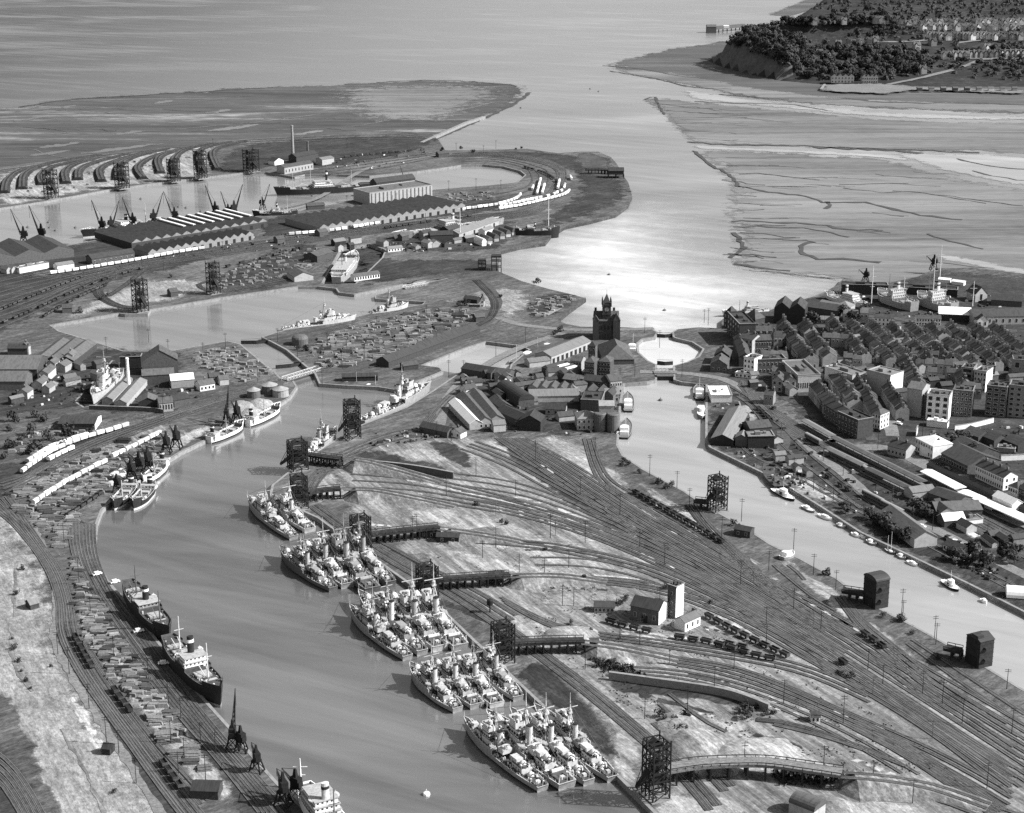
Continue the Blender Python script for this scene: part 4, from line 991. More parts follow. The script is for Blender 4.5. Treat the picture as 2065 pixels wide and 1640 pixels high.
for src, st, bo, lab in ((F1, (612, 922), (680, 862), 'pale warship with raked bow beside the paired coal hoists'), (D1, (728, 852), (870, 776), 'long white warship with bright hull moored past the lone hoist'), (D1, (568, 664), (719, 637), 'white warship moored along the middle basin quay'), (S2, (747, 632), (824, 612), 'small dark hulled naval vessel at the head of the middle basin')):
    place_ship(src, st, bo, lab, 'warship', g2)
o = place_ship(F2, (241, 742), (186, 803), 'pale warship standing in the dry dock by the tall chimney', 'warship', g2, 1.3, 6, 9)
o.location.z = 2
# cargo ships and coasters
def cargo(L, B, pal, fb=3.6, mid=True, poop=True, masts=(.22, .78), funnel=.46, sup=(.40, .56), tiers=3, fh=8, name='cargo_ship', cargo_hatch=(.12, .26, .66, .82), derrick=True, zb=1.4):
    hull_m, boot_m, rail_m, deck_m, sup_m, fun_m = [M[x] for x in pal]
    root = empty(name)
    steps = [(.84, 1.01, 2.2)]
    if poop: steps.append((-.01, .12, 2.0))
    if mid: steps.append((sup[0] - .04, sup[1] + .03, 1.8))
    hm, hb, zd = hullform(L, B, fb, fb - .3, fb + zb, steps, .9, 1.3, .5, 30, 2.8)
    hm.build('hull', [hull_m, boot_m, rail_m, deck_m], root)
    X = lambda t: (t - .5) * L
    b = MB()
    z = zd((sup[0] + sup[1]) / 2); x0, x1 = X(sup[0]), X(sup[1])
    w = B * .86
    for k in range(tiers):
        f0, f1 = x0 + (x1 - x0) * .06 * k, x1 - (x1 - x0) * .04 * k
        b.box(f0, f1, -w / 2, w / 2, z + k * 2.4 - .1, z + k * 2.4 + 2.1, 0)
        b.box(f0 - .6, f1 + .6, -w / 2 - .5, w / 2 + .5, z + k * 2.4 + 2.1, z + k * 2.4 + 2.35, 1)
        for q in range(int((f1 - f0) / 2.4)): b.box(f0 + 1 + q * 2.4, f0 + 2 + q * 2.4, -w / 2 - .04, w / 2 + .04, z + k * 2.4 + .9, z + k * 2.4 + 1.6, 2)
        for q in range(int(w / 2)): b.box(f0 - .04, f1 + .04, -w / 2 + .6 + q * 2, -w / 2 + 1.5 + q * 2, z + k * 2.4 + .9, z + k * 2.4 + 1.6, 2)
        w *= .93
    zt = z + tiers * 2.4
    b.build('deckhouse', [sup_m, M['pdeck'], M['glass']], root)
    b = MB(); b.cyl((X(funnel), 0, z), (X(funnel) - .6, 0, zt + fh), 1.7, 1.6, 14, 0); b.cyl((X(funnel) - .5, 0, zt + fh * .62), (X(funnel) - .53, 0, zt + fh * .8), 1.75, 1.75, 14, 1)
    b.build('funnel', [fun_m, M['white'] if fun_m == M['black'] else M['black']], root)
    for t in masts:
        b = MB(); zz = zd(t)
        b.cyl((X(t), 0, zz), (X(t), 0, zz + 19 * min(1, L / 90)), .45, .22, 8, 0)
        b.bar((X(t), -2.4, zz + 12 * min(1, L / 90)), (X(t), 2.4, zz + 12 * min(1, L / 90)), .3, 0)
        if derrick:
            for sx, sy in ((1, 1), (1, -1), (-1, 1), (-1, -1)): b.bar((X(t) + sx * .6, sy * .8, zz + 1.5), (X(t) + sx * L * .1, sy * 1.6, zz + 5), .26, 0)
        b.build('mast', M['pgrey'] if sup_m == M['white'] else M['dgrey'], root)
    for t in cargo_hatch:
        b = MB(); zz = zd(t)
        b.box(X(t - .045), X(t + .045), -B * .27, B * .27, zz - .1, zz + 1.0, 0); b.box(X(t - .042), X(t + .042), -B * .255, B * .255, zz + 1.0, zz + 1.08, 1)
        b.build('cargo_hatch', [M['mgrey'], M['pdeck']], root)
    for y in (-1, 1):
        b = MB(); bx = X(funnel) - 3
        b.dome((bx, y * B * .42, zt - .2), 3.2, 1.1, -1.2, 10, 3, 0); b.add([(bx + 3.2 * math.cos(a), y * B * .42 + 1.1 * math.sin(a), zt - .2) for a in [k * math.pi / 6 for k in range(12)]], [tuple(range(12))], 0)
        for dx in (-2.2, 2.2): b.bar((bx + dx, y * B * .36, zt - 2.2), (bx + dx, y * B * .44, zt + .6), .2, 0)
        b.build('lifeboat', M['pgrey'], root)
    b = MB(); rr = random.Random(int(L))
    for k in range(60):
        t = rr.uniform(.04, .94); h = hb(t) - .9
        if h < .8: continue
        s = rr.uniform(.3, .8); y = rr.choice((-1, 1)) * h * rr.uniform(.5, 1)
        if rr.random() < .4: b.cyl((X(t), y, zd(t)), (X(t), y, zd(t) + s * 2.2), s * .4, s * .5, 6, rr.choice((0, 1)))
        else: b.box(X(t) - s, X(t) + s, y - s * .6, y + s * .6, zd(t), zd(t) + s * 1.3, rr.choice((0, 1, 1)))
    b.build('deck_fittings', [M['cream'], M['dgrey']], root)['kind'] = 'stuff'
    root['L'] = L
    remember(root)
    return root
BLK = ('black', 'mgrey', 'dgrey', 'wdeck', 'white', 'black')
TRAMP = ('black', 'dgrey', 'dgrey', 'wdeck', 'mgrey', 'black')
WCO = ('cream', 'black', 'white', 'deck', 'white', 'black')
DCO = ('black', 'pgrey', 'pgrey', 'deck', 'white', 'black')
c1 = cargo(96, 13.5, BLK, 7.6, tiers=2, sup=(.44, .55), masts=(.24, .76), fh=8)
place_ship(c1, (338, 1284), (447, 1392), 'black hulled steamer with white bridge and tall black funnel at the near quay', 'cargo ship', None, 1.0, 10, 11)
c2 = cargo(80, 12.5, TRAMP, 7.4, tiers=1, sup=(.42, .54), fh=7)
place_ship(c2, (257, 1172), (342, 1270), 'dark rusty tramp steamer with pale hatches astern of the white bridged steamer', 'cargo ship', None, 1.0, 10, 10.5)
c3 = cargo(62, 10, WCO, 3.0, False, True, (.5,), .12, (.06, .2), 2, 5, 'coaster', (.36, .64))
gq = 'coasters lying along the timber quay'
place_ship(c3, (420, 884), (492, 853), 'white hulled coaster lying below two dark quay cranes', 'coaster', gq, .95, 5, 5)
place_ship(c3, (499, 851), (566, 818), 'white hulled coaster ahead of the one below the cranes', 'coaster', gq, .95, 5, 5)
place_ship(c3, (332, 930), (289, 968), 'white coaster with stacked white bridge among the quay cranes', 'coaster', gq, .95, 5, 5)
c4 = cargo(48, 9.6, DCO, 3.2, False, True, (.56,), .1, (.05, .2), 1, 4, 'coaster', (.37, .66), False)
place_ship(c4, (306, 976), (268, 1019), 'outer of two coasters moored side by side with open dark holds', 'coaster', gq, 1.05, 5, 5)
place_ship(c4, (268, 974), (229, 1019), 'inner of two coasters moored side by side with open dark holds', 'coaster', gq, 1.05, 5, 5)
c5 = cargo(150, 19, BLK, 6.5, tiers=3, fh=11, sup=(.40, .60), masts=(.2, .62, .8))
place_ship(c5, (748, 369), (551, 380), 'large black liner with a tall funnel in the far dock', 'liner', None, 1.0, 10, 10)
c6 = cargo(90, 13, DCO, 4, tiers=2, fh=5)
place_ship(c6, (600, 426), (508, 430), 'dark cargo ship under a crane at the far dock quay', 'cargo ship', None, 1.0, 6, 6)
place_ship(c6, (330, 440), (161, 468), 'dark cargo ship with pale rail behind the saw toothed transit shed', 'cargo ship', None, 1.15, 8, 8)
LIN = ('mgrey', 'black', 'white', 'pdeck', 'hpale', 'pgrey')
c7 = cargo(140, 17, LIN, 5.5, tiers=2, fh=7, sup=(.10, .6), masts=(.3, .75), name='passenger_ship', cargo_hatch=(.7, .85))
o = place_ship(c7, (678, 556), (716, 500), 'white passenger ship with rounded stern decks standing in dry dock', 'passenger ship', None, 1.0, 8, 10); o.location.z = -1.5
c8 = cargo(130, 17, ('mgrey', 'black', 'pgrey', 'deck', 'hpale', 'pgrey'), 6, tiers=3, fh=6, sup=(.42, .56), masts=(.25, .7))
o = place_ship(c8, (1012, 440), (790, 473), 'grey ship with white bridge in the repair yard', 'cargo ship', None, 1.0, 9, 9); o.location.z = 1
c9 = cargo(75, 13, ('black', 'black', 'mgrey', 'deck', 'cream', 'black'), 6, tiers=1, fh=3, masts=(.7,), sup=(.3, .4), name='cargo_ship')
o = place_ship(c9, (1036, 462), (1130, 462), 'black hulk lying on the shore mud', 'cargo ship', None, 1.1, 9, 9); o.location.z = 1.2
WHI = ('cream', 'black', 'white', 'deck', 'cream', 'pgrey')
c10 = cargo(84, 13, WHI, 4, tiers=3, fh=7, sup=(.2, .5), masts=(.62,), name='cargo_ship')
place_ship(c10, (612, 1585), (716, 1715), 'white ship with tall white mast cut off by the picture edge', 'cargo ship', None, 1.0, 6, 7)
gd = 'ships in the repair dock beyond the town'
for st, bo, lab, sc in (((1745, 612), (1662, 590), 'white decked ship with pale rails at the outer repair dock', 1.0), ((1845, 618), (1770, 592), 'ship with stacked white bridge in the repair dock', 1.2), ((1925, 622), (1850, 600), 'ship with tall white deckhouse beside the white roofed shed', 1.3)):
    src = c10 if sc < 1.1 else c8
    oo = place_ship(src, st, bo, lab, 'cargo ship', gd, sc * .85, 8, 8); oo.location.z = 3
place_ship(c10, (1550, 623), (1455, 628), 'white pleasure steamer at the pier head', 'passenger steamer', None, .6, 5, 5)
# small craft
def yacht(L, B, cabin, mast, pal, name='motor_boat'):
    root = empty(name)
    hm, hb, zd = hullform(L, B, 1.2, 1.1, 1.9, None, .3, .15, .6, 14, 2.2)
    hm.build('hull', [M[pal[0]], M['black'], M[pal[1]], M[pal[2]]], root)
    b = MB(); z = 1.0
    for x0, x1, h in cabin: rounded(b, x0 * L, x1 * L, B * .62, z, z + h, 0, 1); z += 0
    b.build('cabin', [M['white'], M['cream']], root)
    if mast:
        b = MB()
        for mx, mh in mast: b.cyl((mx * L, 0, 1), (mx * L, 0, 1 + mh), .14, .1, 6, 0)
        b.build('mast', M['cream'], root)
    root['L'] = L; remember(root)
    return root
y1 = yacht(26, 6.2, ((-.25, .2, 2.2), (-.1, .12, 4.2)), ((-.02, 11),), ('black', 'white', 'cream'), 'motor_yacht')
y2 = yacht(13, 3.6, ((-.2, .25, 1.5),), (), ('white', 'white', 'cream'))
y3 = yacht(13, 3.4, ((-.1, .2, 1.0),), ((.05, 15), (-.3, 11)), ('dgrey', 'white', 'pdeck'), 'sailing_yacht')
y4 = yacht(17, 4.6, ((-.3, .05, 1.8),), (), ('mgrey', 'white', 'cream'))
gb = 'small craft moored along the narrow dock'
for src, a, b, lab, cat in ((y1, (1562, 984), (1607, 1007), 'dark hulled steam yacht with white deckhouse, largest of the craft along the narrow dock', 'yacht'), (y4, (1622, 1018), (1647, 1030), 'grey launch between the steam yacht and a white boat', 'boat'), (y2, (1654, 1035), (1682, 1046), 'white motor boat at the grass edged quay', 'boat'), (y4, (1693, 1054), (1708, 1061), 'small pale launch below the quay road', 'boat'),
    (y2, (1722, 1072), (1738, 1080), 'white cabin boat nearest the trees by the dock', 'boat'), (y2, (1738, 1076), (1749, 1082), 'white cabin boat tied to another white one', 'boat'), (y4, (1753, 1087), (1771, 1096), 'grey open boat near the tree clump', 'boat'), (y3, (1790, 1105), (1809, 1114), 'two masted yacht beside the low grey shed', 'yacht'), (y4, (1815, 1116), (1830, 1124), 'dark barge like boat ahead of the two masted yacht', 'boat'), (y2, (1834, 1129), (1854, 1138), 'white cabin cruiser alone by the quay wall', 'boat'),
    (y1, (1905, 1168), (1938, 1189), 'large dark hulled motor yacht with white wheelhouse at the lower quay', 'yacht'), (y2, (1983, 1206), (1993, 1212), 'tiny white boat nearest the arched hut', 'boat'), (y4, (1264, 1000), (1264, 1001), '', '')):
    if lab: place_ship(src, (a[0] - 4, a[1] + 4), (b[0] - 4, b[1] + 4), lab, cat, gb, None, 1.2, 1.5)
y5 = yacht(32, 8, ((-.4, -.1, 2.6), (-.35, -.18, 4.6)), ((.1, 9),), ('black', 'mgrey', 'deck'), 'tug_boat')
gt = 'tugs and lighters in the narrow dock'
for a, b, lab in (((1267, 830), (1265, 792), 'black lighter with mast moored above the silos'), ((1258, 884), (1264, 846), 'dark lighter moored just below the silos'), ((1274, 714), (1278, 688), 'dark tug in the small round basin'), ((1411, 806), (1410, 776), 'tug with white wheelhouse beside the white roofed shed')):
    place_ship(y5, a, b, lab, 'tug', gt, None, 2, 2)
place_ship(y4, (1414, 822), (1416, 846), 'white launch astern of the tug by the long shed', 'boat', gb, 1.4, 1.2, 1.5)
y6 = yacht(34, 7, ((-.42, -.2, 2.2),), ((.15, 12),), ('black', 'mgrey', 'deck'), 'sailing_barge')
gs = 'barges and small vessels at the inner basin'
for a, b, lab in (((1070, 712), (1026, 734), 'dark sailing barge at the inner basin corner'), ((1110, 695), (1070, 706), 'dark barge behind the sailing barge in the inner basin'), ((690, 772), (735, 776), 'low dark barge under the basin pier'), ((738, 778), (768, 782), 'low dark barge ahead of another under the pier')):
    place_ship(y6, a, b, lab, 'barge', gs, None, 2, 2)
o = place_ship(y4, (1576, 1126), (1600, 1114), 'old dark boat laid up on the grass by the narrow dock', 'boat', None, 1.4, 4.5, 5); o.location.z = ZL
for i, (u, v) in enumerate(((284, 402), (497, 450), (552, 449), (630, 396), (735, 398), (405, 427), (100, 460), (98, 449), (112, 466), (152, 460), (56, 459), (360, 418), (375, 420), (1190, 180), (1207, 185), (1050, 218), (1228, 555), (1340, 627), (1332, 808), (860, 1603))):
    lab = ('white' if i == 19 else 'dark') + ' ' + ('mooring buoy floating on the open water by the warships' if i == 19 else 'mooring buoy floating out in the river channel' if i > 12 else 'mooring buoy floating in the far dock')
    c = P(u, v, 1.0 if i < 13 or i > 17 else 0)
    b = MB(); b.cyl((0, 0, -.4), (0, 0, .8), 1.5, 1.5, 12, 0); b.dome((0, 0, .8), 1.5, 1.5, .6, 12, 3, 0); b.bar((0, 0, 1), (0, 0, 2.6), .25, 0)
    tag(b.build('mooring_buoy', M['white' if i == 19 else 'dgrey'], None, c), lab, 'buoy', 'mooring buoys')
# ------------------------------------------------------------------ coal hoists, their viaducts, quay cranes
def hoist(W, D, Hh, name='coal_hoist', seed=1):
    root = empty(name)
    rr = random.Random(seed)
    b = MB()
    xs = [-W / 2, -W / 6, W / 6, W / 2]; ys = [-D / 2, D / 2]
    lv = [0, Hh * .17, Hh * .34, Hh * .5, Hh * .66, Hh * .82, Hh * .96]
    for x in xs:
        for y in ys: b.bar((x, y, -.5), (x, y, Hh * rr.uniform(.9, 1.06)), .6)
    for z in lv[1:]:
        for y in ys: b.bar((-W / 2, y, z), (W / 2, y, z), .5)
        for x in xs: b.bar((x, -D / 2, z), (x, D / 2, z), .5)
    for z0, z1 in zip(lv, lv[1:]):
        for y in (-D / 2, D / 2):
            for x0, x1 in zip(xs, xs[1:]):
                b.bar((x0, y, z0), (x1, y, z1), .28) if (x0 > 0) == (z0 > Hh * .4) else b.bar((x1, y, z0), (x0, y, z1), .28)
        for x in (-W / 2, W / 2):
            b.bar((x, -D / 2, z0), (x, D / 2, z1), .3)
    b.build('tower_frame', M['iron'], root)
    b = MB()
    b.box(-W * .3, W * .3, -D * .32, D * .32, Hh * .28, Hh * .34); b.box(-W * .26, W * .2, -D * .3, D * .3, Hh * .5, Hh * .62)
    for x in (-W * .3, W * .3): b.box(x - .2, x + .2, -D * .32, D * .32, Hh * .34, Hh * .44)
    b.build('wagon_cradle', M['iron'], root)
    b = MB()
    b.box(-W * .3, W * .02, -D * .3, D * .3, Hh * .84, Hh * .93); b.gable(-W * .3, W * .02, -D * .3, D * .3, Hh * .93, Hh * .99, 'x', 0, .3)
    b.build('winch_house', M['timber'], root)
    b = MB()
    q = -D / 2
    b.add([(-2, q, Hh * .5), (2, q, Hh * .5), (1.2, q - 6.5, Hh * .26), (-1.2, q - 6.5, Hh * .26), (-2, q, Hh * .42), (2, q, Hh * .42), (1.2, q - 6.5, Hh * .22), (-1.2, q - 6.5, Hh * .22)], [(0, 1, 2, 3), (4, 5, 1, 0), (5, 6, 2, 1), (6, 7, 3, 2), (7, 4, 0, 3), (7, 6, 5, 4)])
    b.bar((-1.5, q, Hh * .8), (-1, q - 6.3, Hh * .26), .25); b.bar((1.5, q, Hh * .8), (1, q - 6.3, Hh * .26), .25)
    b.build('loading_chute', M['iron'], root)
    b = MB()
    for k in range(6):
        z0, z1 = lv[k], lv[k + 1]
        x0, x1 = (-W * .15, W * .15) if k % 2 else (W * .15, -W * .15)
        b.bar((x0, D / 2 + .6, z0), (x1, D / 2 + .6, z1), .5)
    b.build('stair', M['iron'], root)
    b = MB(); b.box(-W / 2 - 1, W / 2 + 1, -D / 2 - 1, D / 2 + 1, -.3, .5); b.build('base_plinth', M['stone'], root)
    remember(root)
    return root
QA = math.atan2(P(1318, 1640).y - P(862, 1205).y, P(1318, 1640).x - P(862, 1205).x)
FA = math.atan2(P(495, 348).y - P(92, 406).y, P(495, 348).x - P(92, 406).x)
RA = math.atan2(P(444, 601).y - P(304, 625).y, P(444, 601).x - P(304, 625).x)
WA = math.atan2(P(1850, 1265).y - P(1502, 1062).y, P(1850, 1265).x - P(1502, 1062).x)
hp = hoist(11.5, 9.5, 30)
gh = 'lattice coal hoists along the docks'
first = True
for u, v, top, wpx, rz, lab in (
    (1322, 1606, 1480, 52, QA, 'black lattice coal hoist closest to the camera, at the foot of the long dock'), (1014, 1334, 1250, 46, QA, 'black lattice coal hoist beside the second tier of warships, dense and square topped'), (862, 1204, 1135, 44, QA, 'black lattice coal hoist at the end of the long flat trestle by the third tier'), (728, 1110, 1036, 42, QA, 'black lattice coal hoist standing beside the fourth tier of warships'),
    (603, 1024, 955, 38, QA, 'nearer of the paired coal hoists at the dock bend'), (601, 945, 886, 42, QA, 'farther of the paired coal hoists at the dock bend'), (711, 884, 803, 34, QA, 'lone slim coal hoist by the long white warship'), (1446, 1028, 956, 36, WA, 'open lattice coal hoist beside the narrow dock'),
    (284, 628, 562, 28, RA, 'coal hoist on a jutting platform of the middle basin'), (431, 592, 528, 24, RA, 'coal hoist on the far quay of the middle basin'),
    (104, 400, 342, 20, FA, 'far coal hoist above the curved sidings, nearest the picture edge'), (247, 380, 328, 20, FA, 'second far coal hoist on the long quay of curved sidings'), (351, 366, 320, 18, FA, 'third far coal hoist on the long quay of curved sidings'), (405, 360, 304, 18, FA, 'fourth far coal hoist, tall and black, on the quay of curved sidings'), (507, 346, 302, 22, FA, 'last far coal hoist near the power house chimney')):
    h = (v - top) / (pxm(v) * CT) * .96
    sc = (wpx / pxm(v) / 13.0, wpx / pxm(v) / 13.0, h / 30)
    if v < 420: sc = (sc[0] * 1.25, sc[1] * 1.25, sc[2])
    c = P(u, v)
    if first: o = hp; o.location = c; o.rotation_euler = (0, 0, rz); o.scale = sc; first = False
    else: o = dup(hp, c, rz, None, None, sc)
    tag(o, lab, 'coal hoist', gh)
b = MB()
for u, v, w_, h_, lab in ((1001, 551, 9, 16, 'tall dark timber dolphin at the river edge by the sea lock'), (972, 551, 7, 12, 'short dark timber dolphin beside the taller one by the river')):
    t = empty('mooring_tower', P(u, v, .3)); q = MB()
    for x in (-w_ / 2, 0, w_ / 2):
        for y in (-w_ / 2, 0, w_ / 2): q.bar((x, y, -1), (x, y, h_), .7)
    for z in (h_ * .4, h_ * .75, h_):
        for y in (-w_ / 2, 0, w_ / 2): q.bar((-w_ / 2, y, z), (w_ / 2, y, z), .5); q.bar((y, -w_ / 2, z), (y, w_ / 2, z), .5)
    q.build('timber_frame', M['timber'], t)
    q = MB(); q.box(-w_ / 2, w_ / 2, -w_ / 2, w_ / 2, h_, h_ + 1.2); q.build('platform', M['timber'], t)
    tag(t, lab, 'dolphin')
# boarded hoists of the narrow dock
for u, v, w_, h_, lab, barrel in ((1765, 1220, 10.5, 15.5, 'tall black boarded hoist with rounded roof at the narrow dock', True), (1973, 1338, 10, 14, 'black boarded hoist with notched roof at the narrow dock, nearer the camera', False)):
    c = P(u, v); t = empty('boarded_hoist', c, WA)
    q = MB(); q.box(-w_ / 2, w_ / 2, -4.2, 4.2, 0, h_)
    for k in range(5): q.box(-w_ / 2 - .12, w_ / 2 + .12, -4.32, 4.32, h_ * (.15 + .18 * k), h_ * (.15 + .18 * k) + .25)
    q.build('wall', M['timber'], t)
    q = MB()
    if barrel: q.barrel(-w_ / 2 - .3, w_ / 2 + .3, -4.5, 4.5, h_, h_ + 2.4, 'y', 10)
    else:
        q.gable(-w_ / 2, w_ / 2, -4.2, 4.2, h_, h_ + 2.2, 'y', 0, .3, 0); q.box(-1.5, 3.4, -4.6, -1, h_ + .5, h_ + 2.4)
    q.build('roof', M['tin'], t)
    q = MB(); q.box(-3, 3, -4.5, -4.2, 0, 5); q.build('door', M['open'], t)
    q = MB(); q.box(w_ / 2, w_ / 2 + 1.6, -2, 1, h_ * .3, h_ * .36); q.box(w_ / 2, w_ / 2 + 1.6, -2, 1, h_ * .72, h_ * .78); q.build('gantry', M['timber'], t)
    tag(t, lab, 'coal hoist')
def viaduct(pts, h, w, label, light=False, legs=7.0, group='timber viaducts to the coal hoists'):
    wp = resample(PP(smooth(pts, 6)), 4)
    o = wp[0].copy()
    t = empty('viaduct', o)
    wl = [p - o for p in wp]
    b = MB()
    L, Rr = offset(wl, w / 2), offset(wl, -w / 2)
    for i in range(len(wl) - 1):
        b.add([(L[i].x, L[i].y, h), (Rr[i].x, Rr[i].y, h), (Rr[i + 1].x, Rr[i + 1].y, h), (L[i + 1].x, L[i + 1].y, h), (L[i].x, L[i].y, h - 1.3), (Rr[i].x, Rr[i].y, h - 1.3), (Rr[i + 1].x, Rr[i + 1].y, h - 1.3), (L[i + 1].x, L[i + 1].y, h - 1.3)], [(0, 1, 2, 3), (1, 5, 6, 2), (4, 0, 3, 7), (7, 6, 5, 4)])
    b.build('deck', M['road' if light else 'cinder'], t)
    for d in (w / 2, -w / 2):
        b = MB(); e = offset(wl, d)
        for i in range(len(e) - 1): b.bar(e[i] + Vector((0, 0, h + 1)), e[i + 1] + Vector((0, 0, h + 1)), .3)
        for p in e: b.bar(p + Vector((0, 0, h - .2)), p + Vector((0, 0, h + 1)), .25)
        b.build('parapet', M['timber'], t)
    for p, q in list(zip(L, Rr))[1::max(1, int(legs / 4))]:
        b = MB()
        for k in (0, .5, 1):
            x = p + (q - p) * k; b.bar((x.x, x.y, -.3), (x.x, x.y, h - 1.2), .7)
        b.bar((p.x, p.y, h - 1.5), (q.x, q.y, h - 1.5), .7); b.bar((p.x, p.y, .3), (q.x, q.y, h - 1.7), .4); b.bar((q.x, q.y, .3), (p.x, p.y, h - 1.7), .4)
        b.build('trestle', M['timber'], t)
    tag(t, label, 'viaduct', group)
viaduct([(1340, 1580), (1400, 1570), (1470, 1566), (1545, 1566), (1620, 1576), (1700, 1588)], 7.2, 7, 'pale decked viaduct curving away from the hoist closest to the camera', True, 9)
viaduct([(1030, 1318), (1090, 1315), (1185, 1313)], 6.2, 6, 'straight dark trestle from the square topped coal hoist')
viaduct([(878, 1188), (950, 1183), (1035, 1178)], 6, 6, 'long flat trestle from the third hoist with close set legs', False, 4)
viaduct([(748, 1096), (810, 1088), (890, 1080)], 6, 6, 'trestle leading from the hoist beside the fourth warship tier')
viaduct([(622, 1010), (660, 1004), (695, 1002)], 6, 6, 'short trestle from the nearer paired hoist')
viaduct([(620, 932), (660, 938), (695, 942)], 6, 6, 'dark sloping trestle from the farther paired hoist')
viaduct([(1400, 1024), (1420, 1026), (1434, 1027)], 5, 6, 'stub trestle behind the open lattice hoist of the narrow dock')
viaduct([(1698, 1206), (1725, 1210), (1748, 1214)], 5, 6, 'stub trestle behind the round roofed boarded hoist')
viaduct([(1905, 1322), (1930, 1328), (1954, 1332)], 5, 6, 'stub trestle behind the notched boarded hoist')
viaduct([(1180, 350), (1210, 350), (1236, 352)], 5, 5, 'low pier running out to the dark jetty head on the shore mud', False, 6, None)
t = empty('jetty_head', P(1242, 358)); q = MB(); q.box(-9, 9, -7, 7, 4.5, 9)
for x in (-9, 0, 9):
    for y in (-7, 0, 7): q.bar((x, y, -2), (x, y, 5), 1)
q.build('shed', M['timber'], t); q = MB(); q.gable(-9, 9, -7, 7, 9, 12, 'x'); q.build('roof', M['tin'], t); tag(t, 'dark jetty head on piles at the tip of the shore mud', 'jetty')
# retaining walls and trestle fronts in the yard
def wall(pts, h, m, label, name='retaining_wall', th=1.2, cat='wall', cap=True):
    wp = resample(PP(smooth(pts, 6)), 5); o = wp[0].copy(); wl = [p - o for p in wp]
    L, Rr = offset(wl, th / 2), offset(wl, -th / 2); b = MB()
    for i in range(len(wl) - 1):
        b.add([(a.x, a.y, z) for z in (-.4, h) for a in (L[i], Rr[i], Rr[i + 1], L[i + 1])], [(4, 5, 6, 7), (0, 4, 7, 3), (1, 2, 6, 5), (0, 1, 5, 4), (2, 3, 7, 6)], 0)
    if cap: ribbon(b, wl, th + .5, h + .08, 1)
    t = b.build(name, [M[m], M['coping']], None, o)
    tag(t, label, cat); return t
wall([(1228, 1370), (1330, 1384), (1440, 1400), (1500, 1416), (1560, 1440)], 4, 'pbrick', 'long dark retaining wall below the fan of sidings')
wall([(727, 940), (790, 946), (850, 954), (925, 968)], 4.5, 'brick', 'dark retaining wall under the upper sidings near the paired hoists')
wall([(180, 826), (300, 830), (330, 834)], 3, 'brick', 'dark yard wall below the dry dock', th=.8)
wall([(1490, 815), (1502, 850), (1500, 866)], 2, 'brick', 'low wall beside the white roofed quay shed', th=.6)
# travelling cranes
def crane(hp_, jib, ang, swing, name='quay_crane', seed=0):
    root = empty(name); b = MB()
    for x in (-3.2, 3.2):
        for y in (-2.6, 2.6): b.bar((x, y, 0), (x * .55, y * .55, hp_), .6)
        b.bar((x, -2.6, .5), (x, 2.6, .5), .5)
    for y in (-2.6, 2.6): b.bar((-3.2, y, .6), (1.8, y * .55, hp_), .3); b.bar((3.2, y, .6), (-1.8, y * .55, hp_), .3)
    b.box(-2.2, 2.2, -1.8, 1.8, hp_ - .3, hp_ + .5)
    b.build('portal', M['iron'], root)
    b = MB(); b.cyl((0, 0, hp_ + .5), (0, 0, hp_ + 1.1), 1.7, 1.7, 10)
    c, s = math.cos(swing), math.sin(swing)
    b.obox(-.8 * c, -.8 * s, swing, 4.6, 3.0, hp_ + 1.1, hp_ + 5.2); b.obox(-.4 * c, -.4 * s, swing, 2.2, 1.6, hp_ + 5.2, hp_ + 9, 0, .5)
    b.obox(-3 * c, -3 * s, swing, 1.4, 2.6, hp_ + 1.1, hp_ + 3.6)
    b.build('cab', M['iron'], root)
    b = MB(); base = Vector((1.2 * c, 1.2 * s, hp_ + 2)); tip = base + Vector((c * math.cos(ang), s * math.cos(ang), math.sin(ang))) * jib
    n = Vector((-s, c, 0)); up = (tip - base).cross(n).normalized()
    A = [base + n * .9, base - n * .9, base + up * -.9]
    for a in A: b.bar(a, tip, .42, 0, .3)
    for k in range(1, 9):
        t0, t1 = k / 9, (k + .5) / 9
        p = [a + (tip - a) * t0 for a in A]; q = [a + (tip - a) * t1 for a in A]
        for i in range(3): b.bar(p[i], p[(i + 1) % 3], .2); b.bar(p[i], q[(i + 1) % 3], .2)
    b.bar(Vector((-.4 * c, -.4 * s, hp_ + 9)), tip, .16); b.bar(tip, tip - Vector((0, 0, jib * .45)), .14)
    b.build('jib', M['iron'], root)
    remember(root)
    return root
k1, k2, k3, k4 = crane(6, 22, rad(72), math.pi * .95), crane(6, 22, rad(70), .3), crane(6, 20, rad(55), math.pi * .5), crane(6.0, 8, rad(35), math.pi * .75)
used = set()
